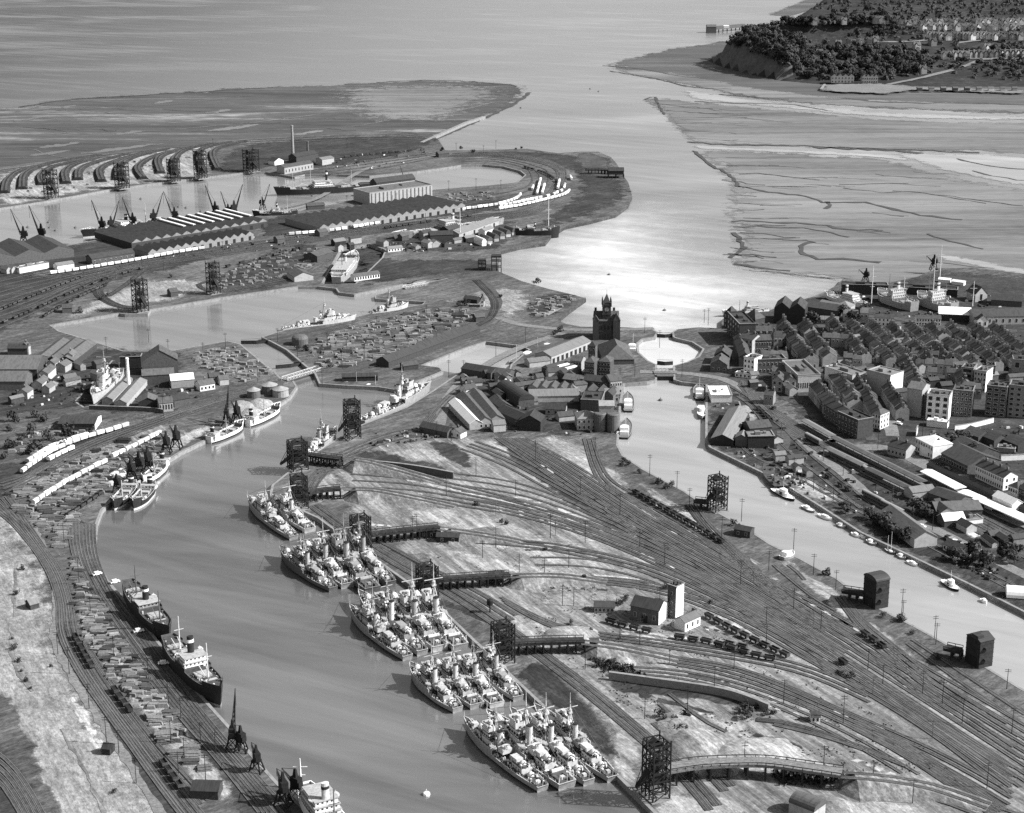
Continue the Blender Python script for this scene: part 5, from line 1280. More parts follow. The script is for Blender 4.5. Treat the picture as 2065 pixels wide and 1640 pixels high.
for i, (src, u, v, s, lab) in enumerate((
    (k1, 48, 494, 1.25, 'tall luffing crane over the dark roofed transit shed, outer of two'), (k1, 84, 490, 1.3, 'tall luffing crane over the dark roofed transit shed, inner of two'), (k1, 206, 472, 1.2, 'luffing crane beside the dark cargo ship bow at the transit shed'), (k2, 226, 468, 1.1, 'crane leaning away above the white bridge of the far cargo ship'), (k1, 268, 462, 1.15, 'squat crane with bulky cab behind the transit shed'), (k2, 312, 456, 1.2, 'crane with raised jib at the middle of the transit shed'), (k1, 352, 452, 1.2, 'crane with jib leaning toward the ships behind the transit shed'),
    (k1, 434, 440, 1.2, 'crane with tall thin jib above the pale skylights'), (k1, 460, 438, .95, 'shorter crane in the middle of the trio above the pale skylights'), (k2, 474, 438, 1.2, 'crane leaning from the trio above the pale skylights'), (k2, 530, 424, 1.0, 'single crane beside the dark cargo ship at the far quay'), (k1, 820, 380, .9, 'thin crane by the long grey warehouse'),
    (k3, 458, 858, 1.0, 'dark quay crane with jib reaching over the land by the white coaster'), (k4, 478, 852, 1.05, 'dark quay crane with upright jib next to one reaching inland'), (k4, 336, 914, 1.0, 'dark quay crane with narrow waist at the bend of the timber quay'), (k4, 356, 905, 1.1, 'tall dark quay crane with flared legs at the bend of the timber quay'), (k4, 265, 968, 1.0, 'quay crane above the white tarpaulin heap'), (k4, 281, 958, 1.05, 'quay crane in the middle of the dark trio'), (k4, 299, 950, 1.1, 'quay crane beside the white coaster bridge'), (k4, 236, 992, .8, 'low dark quay crane by the two moored coasters'),
    (k3, 471, 1510, .95, 'dark crane with long jib pointing at the steamer bow'), (k4, 486, 1516, .85, 'dark crane standing against the one pointing at the steamer'), (k4, 518, 1556, .85, 'lone small crane on splayed legs on the near quay'), (k4, 572, 1622, 1.0, 'bulky dark crane in front of the white ship'), (k4, 596, 1612, .95, 'narrow dark crane beside the white mast'), (k4, 1745, 570, .9, 'crane at the repair dock beyond the town'), (k4, 1882, 545, 1.0, 'tall crane between the repair docks'))):
    if src.name in used: o = dup(src, P(u, v), 0, None, None, s)
    else:
        used.add(src.name); o = src; o.location = P(u, v); o.scale = (s, s, s)
    o.rotation_euler = (0, 0, R.uniform(-.35, .35) if src in (k1, k2, k4) else 0.0)
    tag(o, lab, 'crane', 'quay cranes')
# ------------------------------------------------------------------ wagons
def wagon_mesh(kind, sd):
    b = MB(); rr = random.Random(sd)
    b.box(-2.7, 2.7, -.95, .95, .7, .95, 1)
    for x in (-1.7, 1.7):
        for y in (-.9, .9): b.cyl((x, y - .1, .5), (x, y + .1, .5), .5, .5, 8, 1)
    if kind == 'coal':
        for x0, x1, y0, y1 in ((-2.7, 2.7, -1.2, -1.08), (-2.7, 2.7, 1.08, 1.2), (-2.7, -2.58, -1.08, 1.08), (2.58, 2.7, -1.08, 1.08)): b.box(x0, x1, y0, y1, .95, 2.3, 0)
        b.box(-2.58, 2.58, -1.08, 1.08, .95, 1.5 + .5 * rr.random(), 2)
    else:
        b.box(-2.8, 2.8, -1.25, 1.25, .95, 2.7, 0); b.barrel(-2.95, 2.95, -1.35, 1.35, 2.65, 3.35, 'x', 6, 2)
    return b
wc = [wagon_mesh('coal', i).mesh('coal_wagon', [M['wagon'], M['black'], M['coal']]) for i in range(3)]
wv = wagon_mesh('van', 5).mesh('covered_wagon', [M['sheet'], M['black'], M['sheet']])
def wagons(pts, data, name, cat, where, group, gap=6.9, miss=0.0, every=1, z=.5):
    w = resample(PP(smooth(pts, 6)), gap)
    k = 0
    for a, b in list(zip(w, w[1:]))[::every]:
        if R.random() < miss: continue
        me = R.choice(data) if isinstance(data, list) else data
        o = link(name, me, None, (a.x, a.y, ZL + z), math.atan2(b.y - a.y, b.x - a.x))
        o.scale = (R.uniform(.95, 1.08), R.uniform(.95, 1.05), R.uniform(.9, 1.1))
        tag(o, nth(k) + ' ' + where, cat, group); k += 1
gw = 'white covered wagons standing in lines'
WV = lambda pts, where, **k: wagons(pts, wv, 'covered_wagon', 'wagon', where, gw, **k)
WV([(48, 954), (70, 938), (110, 912), (170, 888), (225, 872), (273, 857)], 'white covered wagon from the low end of the longest inland line')
WV([(60, 934), (100, 909), (150, 890), (200, 876)], 'white covered wagon from the low end of the doubled inland line', gap=7.0)
WV([(103, 930), (130, 916), (158, 904)], 'white covered wagon of the short line beside the long inland one')
WV([(72, 1018), (110, 992), (160, 963), (226, 930)], 'white covered wagon from the low end of the quayside line')
WV([(232, 924), (270, 905), (310, 884), (334, 872)], 'white covered wagon of the upper quayside line near the cranes')
WV([(108, 554), (170, 545), (260, 530), (360, 512), (430, 501)], 'white covered wagon along the near saw toothed shed, counted from picture edge', gap=7.2)
WV([(588, 476), (650, 470), (700, 464), (760, 453), (850, 438), (935, 425), (1000, 416), (1040, 404), (1052, 392)], 'white covered wagon of the line beside the longest transit shed', gap=7.2, miss=.06)
WV([(1010, 424), (1060, 415), (1110, 403), (1140, 394), (1150, 384)], 'white covered wagon of the outer curve by the shore', gap=7.0)
WV([(1010, 418), (1060, 408), (1110, 397), (1136, 386)], 'white covered wagon of the second curve by the shore', gap=7.0, miss=.15)
for i, (a, b_) in enumerate((((1075, 380), (1072, 388)), ((1090, 365), (1082, 396)), ((1098, 376), (1092, 396)), ((1128, 367), (1124, 387)), ((1139, 376), (1136, 388)), ((1150, 360), (1154, 366)))):
    WV([a, b_], 'white covered wagon of the ' + nth(i) + ' short siding on the shore curve', gap=6.4)
WV([(1960, 1016), (2065, 1060)], 'white parcels van beside the far station platform', gap=7.0, miss=.3)
gc = 'coal wagons standing in the sidings'
WC = lambda pts, where, **k: wagons(pts, wc, 'coal_wagon', 'wagon', where, gc, **k)
WC([(1282, 998), (1340, 1030), (1400, 1064), (1468, 1104)], 'coal wagon from the far end of the rake beside the narrow dock')
WC([(1430, 1248), (1500, 1286), (1560, 1314), (1604, 1336)], 'coal wagon of the upper rake, counted from the water tower')
WC([(1370, 1290), (1420, 1298), (1470, 1310), (1530, 1328), (1590, 1338)], 'coal wagon of the lower rake, counted from the water tower')
WC([(1232, 1258), (1290, 1274), (1340, 1284)], 'coal wagon of the rake passing in front of the engine house')
WC([(1470, 1304), (1540, 1322)], 'coal wagon of the short rake between two longer ones', gap=7.0)
WC([(1700, 1340), (1728, 1360)], 'coal wagon standing alone in the main fan of sidings', gap=8)
WC([(1745, 1284), (1800, 1322)], 'coal wagon on the bank below the boarded hoist', gap=7)
WC([(152, 1290), (170, 1322), (196, 1366)], 'dark wagon of the rake along the timber ground near the bend', gap=7.0)
WC([(232, 1398), (262, 1438), (280, 1462)], 'dark wagon of the second rake along the timber ground', gap=7.2)
WC([(330, 1545), (352, 1576), (372, 1604)], 'pale topped wagon near the picture foot beside the quay', gap=7)
WC([(90, 640), (120, 622), (170, 596), (220, 575)], 'dark wagon of the lower rake in the middle basin yard', gap=7, miss=.1)
WC([(0, 628), (50, 606), (110, 582), (180, 556)], 'dark wagon of the central rake in the middle basin yard', gap=7.5, miss=.2)
WC([(10, 652), (80, 622), (150, 590), (230, 560), (300, 540)], 'dark wagon of the longest rake in the middle basin yard', gap=7.5, miss=.2)
WC([(460, 540), (540, 520), (620, 500)], 'dark wagon on the line behind the middle basin hoist', gap=9, miss=.2)
WC([(780, 462), (860, 450), (960, 436)], 'dark wagon behind the repair yard ship', gap=7.5, miss=.15)
WC([(1060, 340), (1100, 352), (1128, 372)], 'dark wagon on the curve round the dock head', gap=7.5, miss=.1)
WC([(660, 322), (760, 312), (880, 302)], 'dark wagon on the line toward the river entrance', gap=9, miss=.3)
WC([(1670, 965), (1700, 984), (1745, 1010)], 'dark wagon beside the pale road at the narrow dock', gap=8, miss=.2)
WC([(1530, 828), (1548, 845), (1560, 860)], 'dark wagon near the white roofed quay shed', gap=7)
WC([(140, 1040), (175, 1018), (215, 990)], 'dark wagon on the quay line by the two moored coasters', gap=7.0)
# station trains
cb = MB(); cb.box(-9, 9, -1.4, 1.4, .9, 3.2, 0); cb.barrel(-9.1, 9.1, -1.45, 1.45, 3.15, 3.9, 'x', 6, 1); cb.box(-8, 8, -1.0, 1.0, .3, .9, 2)
for k in range(8): cb.box(-8.2 + k * 2.1, -7.0 + k * 2.1, -1.43, 1.43, 2.0, 2.8, 3)
cm = cb.mesh('railway_carriage', [M['dgrey'], M['mgrey'], M['black'], M['glass']])
gp = 'railway carriages on the passenger lines'
for pts, where in (([(1690, 925), (1740, 950), (1800, 980)], 'dark carriage of the train by the signal gantry'), ([(1760, 1010), (1810, 1036), (1850, 1056)], 'dark carriage of the train below the platforms'), ([(1640, 893), (1690, 920)], 'dark carriage on the line beside the pale road')):
    wagons(pts, cm, 'railway_carriage', 'carriage', where, gp, 19)

t = empty('water_column', P(988, 1236)); q = MB(); q.cyl((0, 0, 0), (0, 0, 5), .35, .3, 8); q.build('post', M['iron'], t); q = MB(); q.cyl((0, 0, 4.6), (0, 0, 7), 1.6, 1.6, 12); q.dome((0, 0, 7), 1.6, 1.6, .8, 12, 3); q.build('tank', M['iron'], t); tag(t, 'dark round tank on a post beside the quay tracks', 'water tank')
# ------------------------------------------------------------------ buildings
CACHE = {}
def shared(key, f, mats, nm):
    if key not in CACHE:
        b = MB(); f(b); CACHE[key] = b.mesh(nm, mats)
    return CACHE[key]
def window_at(root, x, y, z, w, h, rz=0, fr='cream', gl='glass'):
    me = shared(('win', round(w, 1), round(h, 1), fr, gl), lambda b: (b.box(-w / 2 - .12, w / 2 + .12, -.10, .05, -.12, h + .12, 0), b.box(-w / 2, w / 2, -.16, .0, 0, h, 1)), [M[fr], M[gl]], 'window')
    return link('window', me, root, (x, y, z), rz)
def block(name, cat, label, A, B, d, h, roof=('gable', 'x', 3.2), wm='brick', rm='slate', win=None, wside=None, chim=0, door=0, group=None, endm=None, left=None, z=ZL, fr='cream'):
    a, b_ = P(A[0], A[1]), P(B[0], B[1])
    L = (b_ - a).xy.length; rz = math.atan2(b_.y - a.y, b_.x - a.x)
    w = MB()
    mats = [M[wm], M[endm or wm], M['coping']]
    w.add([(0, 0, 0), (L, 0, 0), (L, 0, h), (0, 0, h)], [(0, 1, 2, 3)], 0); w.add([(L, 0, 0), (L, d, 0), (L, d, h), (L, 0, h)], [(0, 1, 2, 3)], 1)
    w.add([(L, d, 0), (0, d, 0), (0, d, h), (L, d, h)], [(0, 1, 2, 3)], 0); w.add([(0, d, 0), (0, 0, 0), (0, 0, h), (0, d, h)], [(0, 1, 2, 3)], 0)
    kind = roof[0]
    rb = MB()
    if kind == 'flat':
        ph = roof[1] if len(roof) > 1 else .9
        w.box(-.15, L + .15, -.15, .35, h, h + ph, 0); w.box(-.15, L + .15, d - .35, d + .15, h, h + ph, 0); w.box(-.15, .35, .35, d - .35, h, h + ph, 0); w.box(L - .35, L + .15, .35, d - .35, h, h + ph, 1)
        w.box(-.35, L + .35, -.35, .4, h + ph, h + ph + .3, 2); w.box(L - .4, L + .35, .4, d + .3, h + ph, h + ph + .3, 2)
        rb.box(.35, L - .35, .35, d - .35, h - .1, h + .1); rb.box(L * .3, L * .5, d * .3, d * .6, h, h + 2.2); rb.box(L * .65, L * .75, d * .5, d * .7, h, h + 1.5)
    elif kind == 'gable':
        rb.gable(0, L, 0, d, h, h + roof[2], roof[1])
        if roof[1] == 'x':
            w.add([(0, 0, h), (0, d, h), (0, d / 2, h + roof[2])], [(0, 1, 2)], 0); w.add([(L, 0, h), (L, d, h), (L, d / 2, h + roof[2])], [(0, 1, 2)], 1)
        else:
            w.add([(0, 0, h), (L, 0, h), (L / 2, 0, h + roof[2])], [(0, 1, 2)], 0); w.add([(0, d, h), (L, d, h), (L / 2, d, h + roof[2])], [(0, 1, 2)], 0)
    elif kind == 'hip': rb.hip(0, L, 0, d, h, h + roof[2])
    elif kind == 'barrel': rb.barrel(-.2, L + .2, -.2, d + .2, h, h + roof[2], roof[1], 10)
    elif kind == 'saw':
        n = roof[1]
        for i in range(n):
            x0, x1 = L * i / n, L * (i + 1) / n
            rb.gable(x0, x1, 0, d, h, h + roof[2], 'y', 0, 0)
            w.add([(x0, 0, h), (x1, 0, h), ((x0 + x1) / 2, 0, h + roof[2])], [(0, 1, 2)], 2 if len(roof) > 3 else 0)
            if len(roof) > 4 and i >= roof[4]:
                xm = (x0 + x1) / 2
                rb.box(xm - 1.3, xm + 1.3, d * .3, d - 2, h + roof[2] - .5, h + roof[2] + .5, 1)
    root = w.build(name, mats, None, (a.x, a.y, z), rz)
    ro = rb.build('roof', [M[rm], M['wroof']], root)
    if win:
        nx, nz = win[0], win[1]; ww = win[2] if len(win) > 2 else min(1.2, L / nx * .5); wh = win[3] if len(win) > 3 else min(1.8, h / nz * .5)
        for i in range(nx):
            for k in range(nz): window_at(root, L * (i + .5) / nx, 0, h * (k + .28) / nz, ww, wh, 0, fr)
    if wside:
        nx, nz = wside[:2]
        for i in range(nx):
            for k in range(nz): window_at(root, L, d * (i + .5) / nx, h * (k + .28) / nz, min(1.2, d / nx * .5), min(1.8, h / nz * .5), math.pi / 2, fr)
    for i in range(door):
        x = L * (i + .5) / door; me = shared(('door', door > 3, round(h)), lambda b: b.box(-1.6, 1.6, -.12, .1, 0, min(4, h * .75)), M['open'], 'door')
        link('door', me, root, (x, 0, 0))
    for i in range(chim):
        me = shared('chim', lambda b: (b.box(-.7, .7, -.45, .45, -1.5, 1.8, 0), b.box(-.8, .8, -.55, .55, 1.5, 1.75, 1), [b.cyl((x, 0, 1.8), (x, 0, 2.4), .2, .17, 6, 1) for x in (-.4, 0, .4)]), [M['brick'], M['pbrick']], 'chimney')
        t = (i + .5) / chim
        hz = h + (roof[2] if kind == 'gable' else 1)
        link('chimney', me, ro, (L * t, d / 2, hz) if kind != 'gable' or roof[1] == 'x' else (L / 2, d * t, hz))
    tag(root, label, cat, group)
    return root
W = block
gable = lambda h=3.2, a='x': ('gable', a, h)
# water tower and engine house in the rail yard
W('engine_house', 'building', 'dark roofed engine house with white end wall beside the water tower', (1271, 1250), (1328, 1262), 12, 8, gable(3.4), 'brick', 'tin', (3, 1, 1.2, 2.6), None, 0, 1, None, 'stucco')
o = W('water_tower', 'tower', 'tall square water tower with one dark and one pale face in the rail yard', (1345, 1243), (1362, 1249), 6.5, 17, ('flat', .8), 'brick', 'tin', (1, 3, .7, 1.6), None, 0, 0, None, 'stucco')  # sunlit end and shaded front put into the wall colours
W('store_house', 'building', 'small pale store with three arched windows beside the water tower', (1381, 1275), (1412, 1261), 7, 5, gable(2), 'stucco', 'slate2', (3, 1, 1.0, 2.4))
W('workshop', 'building', 'low brick shed with slate roof left of the water tower', (1198, 1236), (1238, 1237), 7, 3.2, gable(2), 'pbrick', 'slate', (5, 1))
for A, B, d, h, lab, rm, wm in (((1636, 1458), (1653, 1458), 5, 3, 'small signal cabin with pale front on the sidings near the picture corner', 'tin', 'stucco'), ((847, 1084), (878, 1086), 6, 3.6, 'square dark hut at the head of the fourth trestle', 'tin', 'brick'), ((985, 1176), (1016, 1176), 6, 4, 'dark hut beside the long flat trestle end', 'tin', 'brick'), ((1190, 1312), (1207, 1312), 5, 4, 'hut with pointed roof where the straight trestle meets the bank', 'slate', 'brick'),
    ((728, 948), (748, 949), 5, 3, 'small hut below the dark upper retaining wall', 'tin', 'brick'), ((880, 1094), (925, 1096), 6, 3.5, 'long dark hut by the trestle end in the yard', 'tin', 'timber'), ((1480, 1080), (1512, 1086), 7, 4, 'bush covered dark hut on the narrow dock bank', 'tin', 'brick'), ((723, 1004), (750, 1006), 5, 3, 'low hut near the short trestle', 'tin', 'timber')):
    W('yard_hut', 'hut', lab, A, B, d, h, gable(1.6), wm, rm, (2, 1))
# the pier head building with its clock tower
c = P(1223, 686); t = empty('clock_tower_building', c, 0)
q = MB(); Wd, Dp, Hb = 19.5, 18, 15.5
q.box(-Wd / 2, Wd / 2, 0, Dp, 0, Hb); q.box(-Wd / 2 - .3, Wd / 2 + .3, -.3, Dp + .3, 7, 7.5); q.box(-Wd / 2 - .3, Wd / 2 + .3, -.3, Dp + .3, Hb - .4, Hb + .3)
q.box(-Wd / 2 - 1.2, -Wd / 2 + 3.4, -1.2, 4, 0, Hb + 1); q.box(Wd / 2 - 4.6, Wd / 2 + 1, -1.2, 4, 0, Hb + 1)
q.build('wall', M['rbrick'], t)
q = MB(); q.gable(-Wd / 2, Wd / 2, 1, Dp, Hb, Hb + 6, 'x', 0, .3, 0); q.gable(Wd / 2 - 4.6, Wd / 2 + 1, -1.2, 6, Hb + 1, Hb + 6, 'y', 0, .2, 0); q.gable(-Wd / 2 - 1.2, -Wd / 2 + 3.4, -1.2, 6, Hb + 1, Hb + 4.5, 'y', 0, .2, 0)
ro = q.build('roof', M['slate'], t)
for x in (-8.5, 6.2): link('chimney', MB().box(-.9, .9, -.7, .7, -3, 4.5).mesh('chimney', M['rbrick']), ro, (x, Dp * .6, Hb + 4))
q = MB(); q.box(-3.3, 3.3, 2, 8.6, 0, 29); q.box(-3.7, 3.7, 1.6, 9, 20.5, 21.1); q.box(-3.7, 3.7, 1.6, 9, 28, 29)
for x in (-3.3, 3.3):
    for y in (2, 8.6): q.cyl((x, y, 27), (x, y, 31.5), .7, .55, 6); q.cyl((x, y, 31.5), (x, y, 34), .6, .05, 6)
tw = q.build('clock_tower', M['rbrick'], t)
q = MB(); q.add([(-3, 2.3, 29), (3, 2.3, 29), (3, 8.3, 29), (-3, 8.3, 29), (0, 5.3, 37.2)], [(0, 1, 4), (1, 2, 4), (2, 3, 4), (3, 0, 4)]); q.bar((0, 5.3, 37), (0, 5.3, 40), .25); q.build('spire', M['slate'], tw)
q = MB(); q.cyl((0, 1.9, 24.6), (0, 2.05, 24.6), 1.7, 1.7, 16); q.build('clock_face', M['pbrick'], tw)
for i in range(6):
    for k in range(2): window_at(t, -7 + i * 2.8, 0, 1.6 + k * 7.2, 1.3, 3.2, 0, 'rbrick')
for k in range(3): window_at(tw, 0, 2, 16 + k * 3.2 if k < 2 else 21.6, 1.0, 1.6, 0, 'rbrick')
tag(t, 'dark gothic building with tall pointed clock tower at the river mouth', 'landmark')
# ---- sheds and works between the two long docks
S = lambda *a, **k: W('industrial_shed', 'shed', *a, **k)
H = lambda *a, **k: W('town_building', 'building', *a, **k)
S('shed with bright white sheet roof, outermost of three parallel bays above the yard', (905, 824), (947, 868), 9, 4.6, gable(2.8), 'asb' and 'render', 'wroof')
S('grey ridged shed bay lying against the white roofed one', (920, 812), (966, 866), 10, 5.2, gable(3), 'pbrick', 'slate2', None, (3, 1))
S('grey ridged shed bay farthest inland of three parallel ones', (942, 806), (988, 862), 10.5, 5.4, gable(3), 'pbrick', 'slate2', None, (3, 1))
W('cottage', 'house', 'small bright white cottage with gable end below the parallel shed bays', (906, 880), (929, 885), 7, 3.6, gable(2.4, 'y'), 'stucco', 'slate', (2, 1), None, 1)
S('long dark roofed store behind the small white cottage', (846, 872), (902, 884), 9, 4, gable(2.6), 'brick', 'tin')
S('black gabled store facing the yard, largest below the middle sheds', (1047, 868), (1090, 871), 14, 7, gable(4, 'y'), 'timber', 'tin')
S('dark lean roofed shed attached to the black gabled store', (1000, 842), (1046, 862), 13, 5, gable(3), 'brick', 'tin')
S('curved dark roof shed with a pale edge in the middle works', (1002, 792), (1046, 822), 12, 5, ('barrel', 'x', 4), 'brick', 'tin')
S('small shed in line behind the curved roof one', (985, 818), (1010, 836), 9, 4.6, gable(2.6), 'brick', 'slate')
S('wide low grey roofed shed in the centre of the middle works', (1068, 812), (1168, 810), 15, 4.5, gable(3), 'render', 'asb')
S('long low grey shed behind the wide one in the middle works', (1064, 794), (1160, 800), 15, 4.5, ('saw', 5, 2.2), 'render', 'slate2')
S('grey hip roofed shed beside the three silos with windows to the yard', (1164, 868), (1201, 867), 15, 8, ('hip', 0, 3.5), 'render', 'asb', (4, 2))
S('large dark flat shed behind the silos', (1171, 832), (1213, 834), 22, 9, ('flat', .5), 'brick', 'tin')
S('dark slate shed with two ridges behind the large flat one', (1174, 812), (1236, 818), 16, 7, ('saw', 3, 3), 'brick', 'slate')
S('big dark hipped roof shed below the clock tower building', (1216, 736), (1279, 735), 42, 4, ('hip', 0, 8.5), 'brick', 'slate')
S('long grey quay shed with pale doors pointing at the clock tower', (1112, 735), (1191, 703), 15, 6, gable(3), 'render', 'asb', None, None, 0, 9)
S('short pale shed at the inner basin quay', (1068, 742), (1110, 737), 10, 4, gable(2), 'render', 'asb')
S('dark twin ridged shed with skylights beside the inner basin quay', (1092, 754), (1138, 768), 18, 5, ('saw', 3, 2.4, 1, 1), 'brick', 'slate')
S('dark sloping shed facing the quay crane corner', (930, 756), (990, 766), 14, 5, gable(2.6), 'brick', 'tin')
S('low shed at the edge of the inner basin', (975, 762), (1025, 768), 12, 4.6, gable(2.6), 'brick', 'slate')
W('cottage', 'house', 'pair of white fronted houses at the inland edge of the middle works', (940, 800), (962, 796), 8, 5, gable(2.6), 'stucco', 'slate', (4, 1), None, 2)
W('cottage', 'house', 'single tall white gable among the middle works sheds', (1015, 786), (1026, 784), 7, 6.5, gable(2.6, 'y'), 'stucco', 'slate', (1, 2))
for i, (A, B, d, h, wm, rm, lab) in enumerate((((1178, 764), (1198, 766), 12, 13, 'brick', 'slate', 'tall dark brick block behind the quay shed, left of a pair'), ((1206, 760), (1230, 762), 12, 12, 'brick', 'slate', 'tall dark brick block, right of the pair behind the quay shed'), ((1186, 736), (1200, 737), 8, 15, 'brick', 'tin', 'slim dark tower block beside the hipped roof shed'), ((1176, 788), (1228, 794), 14, 8, 'brick', 'tin', 'long dark block above the silo sheds'), ((1231, 796), (1254, 794), 16, 10, 'render', 'slate2', 'pale windowed warehouse on the narrow dock edge'), ((1218, 812), (1248, 812), 12, 6, 'render', 'asb', 'low grey shed between the windowed warehouse and the silos'), ((1150, 748), (1172, 750), 12, 8, 'pbrick', 'slate', 'brick block with grey roof behind the long quay shed'), ((1135, 780), (1165, 784), 12, 6, 'brick', 'slate2', 'dark shed with pale verge in the middle works'), ((1100, 836), (1140, 838), 9, 4, 'render', 'tin', 'open low shed in the coal merchant yard'), ((1142, 846), (1160, 848), 7, 4, 'stucco', 'slate', 'small white hut among yard clutter'))):
    H(lab, A, B, d, h, gable(2.6) if h < 11 else ('hip', 0, 3), wm, rm, (max(2, int(d / 3)), max(1, int(h / 4))))
t = empty('grain_silo', P(1226, 868))
for x, y, r, h_ in ((-5.5, 0, 4.2, 12), (3.2, -1, 4.4, 12), (-1, 8, 4.4, 13)):
    q = MB(); q.cyl((x, y, -.2), (x, y, h_), r, r, 18); q.cyl((x, y, h_), (x, y, h_ + .6), r + .2, r * .9, 18); q.build('silo_drum', M['dgrey'], t)
q = MB(); q.box(-6, 4, 1, 12, 12, 17); q.gable(-6, 4, 1, 12, 17, 19, 'x'); q.build('loading_house', M['mgrey'], t)
tag(t, 'group of three dark round silos at the narrow dock edge', 'silo')
S('long dark roofed shed on the spit beside the inner basin', (784, 742), (968, 673), 12, 4.5, gable(3.4), 'brick', 'tin')
S('small dark hut on the tip of the inner basin pier', (814, 748), (844, 744), 7, 3.6, gable(2), 'brick', 'slate')
S('dark lean-to on the pier by the moored barges', (690, 770), (762, 768), 7, 3.5, gable(1.8), 'timber', 'tin')
S('low dark building at the spit end beyond the basin lock', (960, 650), (978, 648), 8, 4, gable(2), 'brick', 'slate')
W('lock_house', 'house', 'pale gabled lock keeper house on the grassy spit', (968, 620), (977, 620), 8, 6, gable(3, 'y'), 'stucco', 'slate', (1, 2), None, 1)
S('dark low huts beside the pale lock keeper house', (935, 610), (962, 613), 7, 3.5, gable(2), 'timber', 'tin')
t = empty('storage_tank', P(605, 694)); q = MB(); q.cyl((0, 0, -.2), (0, 0, 5), 6.5, 6.5, 20); q.dome((0, 0, 5), 6.5, 6.5, 3, 16, 4); q.build('drum', M['dgrey'], t); tag(t, 'dark domed tank beside the basin lock', 'tank')
# ---- works round the dry dock
S('big dark ridged shed at the picture edge, nearer the dry dock quay', (-60, 788), (52, 788), 20, 7, gable(5), 'brick', 'slate2')
S('largest dark slate shed at the picture edge behind another long one', (-60, 766), (76, 766), 34, 8, gable(6), 'brick', 'slate2')
for i, (A, B) in enumerate((((98, 742), (146, 703)), ((124, 742), (172, 702)), ((150, 742), (196, 706)))):
    S(('first', 'second', 'third')[i] + ' of three parallel grey sheds by the middle basin, counted from the picture edge', A, B, 13, 5.5, gable(3.2), 'brick', 'slate2')
for i, (A, B, d, h, lab) in enumerate((((56, 806), (68, 798), 8, 5, 'white ended cottage nearest the dark big sheds'), ((86, 788), (100, 776), 8, 5, 'white ended store in the middle of the cluster by the dry dock'), ((98, 770), (114, 756), 8, 6, 'white ended house under the parallel grey sheds'), ((112, 752), (122, 744), 7, 7, 'narrow tall white ended house in the cluster by the dry dock'), ((148, 738), (156, 730), 6, 8, 'narrow white turret like house beside the dry dock wall'), ((132, 752), (146, 744), 9, 5, 'grey hipped house beside the narrow white turret'), ((100, 794), (112, 786), 6, 4, 'low white outbuilding near the dry dock head'), ((57, 716), (63, 714), 6, 7, 'white ended house at the edge of the middle basin'))):
    W('works_cottage', 'house', lab, A, B, d, h, gable(2.4), 'render', 'slate2', None, (1, 1), 1, 0, None, 'stucco')  # sunlight on the end walls put into their paler colour
S('dark shed with pale posts by the middle basin wall', (16, 718), (56, 718), 10, 6, gable(2.4), 'brick', 'slate')
t = empty('chimney_stack', P(260, 784)); q = MB(); q.cyl((0, 0, 0), (0, 0, 23), 1.5, .95, 14, 0); q.cyl((0, 0, 22.4), (0, 0, 23.3), 1.25, 1.2, 14, 0); q.build('shaft', M['stucco'], t); tag(t, 'slender white chimney stack beside the dry dock', 'chimney')
S('black tarred block with stub stack behind the white chimney', (243, 742), (285, 741), 9, 8, ('flat', .5), 'timber', 'tin')
S('tall grey gabled engine works rising above the middle basin edge', (288, 758), (360, 754), 16, 11, gable(8, 'y'), 'brick', 'slate2')
S('lower grey roofed wing in front of the tall engine works', (288, 778), (352, 774), 13, 7.5, gable(3), 'brick', 'slate2')
S('bright white roofed shed in front of the engine works', (346, 784), (392, 780), 10, 6, gable(3.4), 'pbrick', 'wroof')
S('long low grey shed running down beside the dry dock', (228, 816), (270, 774), 8, 3.6, gable(2), 'render', 'asb')
S('pale long shed beside the low one by the dry dock', (256, 824), (302, 772), 9, 4, gable(2.4), 'render', 'asb')
S('dark open fronted forge between pale long shed and yard gate', (280, 828), (318, 826), 13, 6, gable(3, 'y'), 'timber', 'slate2')
W('office_building', 'building', 'pale office with a row of tall windows at the works gate', (322, 832), (350, 829), 10, 6.5, gable(2.8), 'render', 'slate2', (5, 1, 1.0, 3.5), None, 1)
S('brick shed between the pale office and the white roofed shed', (352, 822), (384, 816), 11, 5, gable(2.4), 'brick', 'slate')
S('wide low dark roofed shed with white shaped gable below the yard wall', (118, 868), (192, 868), 20, 4.6, gable(2), 'brick', 'tin', None, None, 0, 0, None, 'stucco')
W('cottage', 'house', 'white gabled house by the bridge road beyond the quay cranes', (404, 790), (434, 785), 9, 4.5, gable(2.6), 'stucco', 'slate2', (4, 1), None, 1)
S('dark square shed behind the white gabled house', (424, 774), (444, 772), 9, 5, gable(2), 'brick', 'slate'); S('pale lattice walled shed beside the scrap ground', (444, 778), (462, 776), 8, 4.5, gable(2), 'render', 'slate2')
for i, (u, v, r, h_, m, lab) in enumerate(((512, 800, 5, 5, 'dgrey', 'round dark hopper behind the farther white coaster'), (544, 792, 6, 6, 'dgrey', 'round dark hopper with pale top near the bridge'), (566, 798, 6, 5, 'mgrey', 'round grey hopper nearest the bridge'))):
    t = empty('coal_hopper', P(u, v)); q = MB(); q.cyl((0, 0, -.2), (0, 0, h_), r, r * .92, 18, 0); q.build('drum', M[m], t); q = MB(); q.cyl((0, 0, h_), (0, 0, h_ + 2.2), r, .6, 18); q.build('roof', M['mgrey'], t); tag(t, lab, 'hopper')
mound(486, 824, 12, 14, 5, 'pale', 'sand_heap'); mound(524, 816, 10, 12, 4, 'pale', 'sand_heap'); mound(505, 832, 9, 9, 3, 'pale', 'sand_heap')
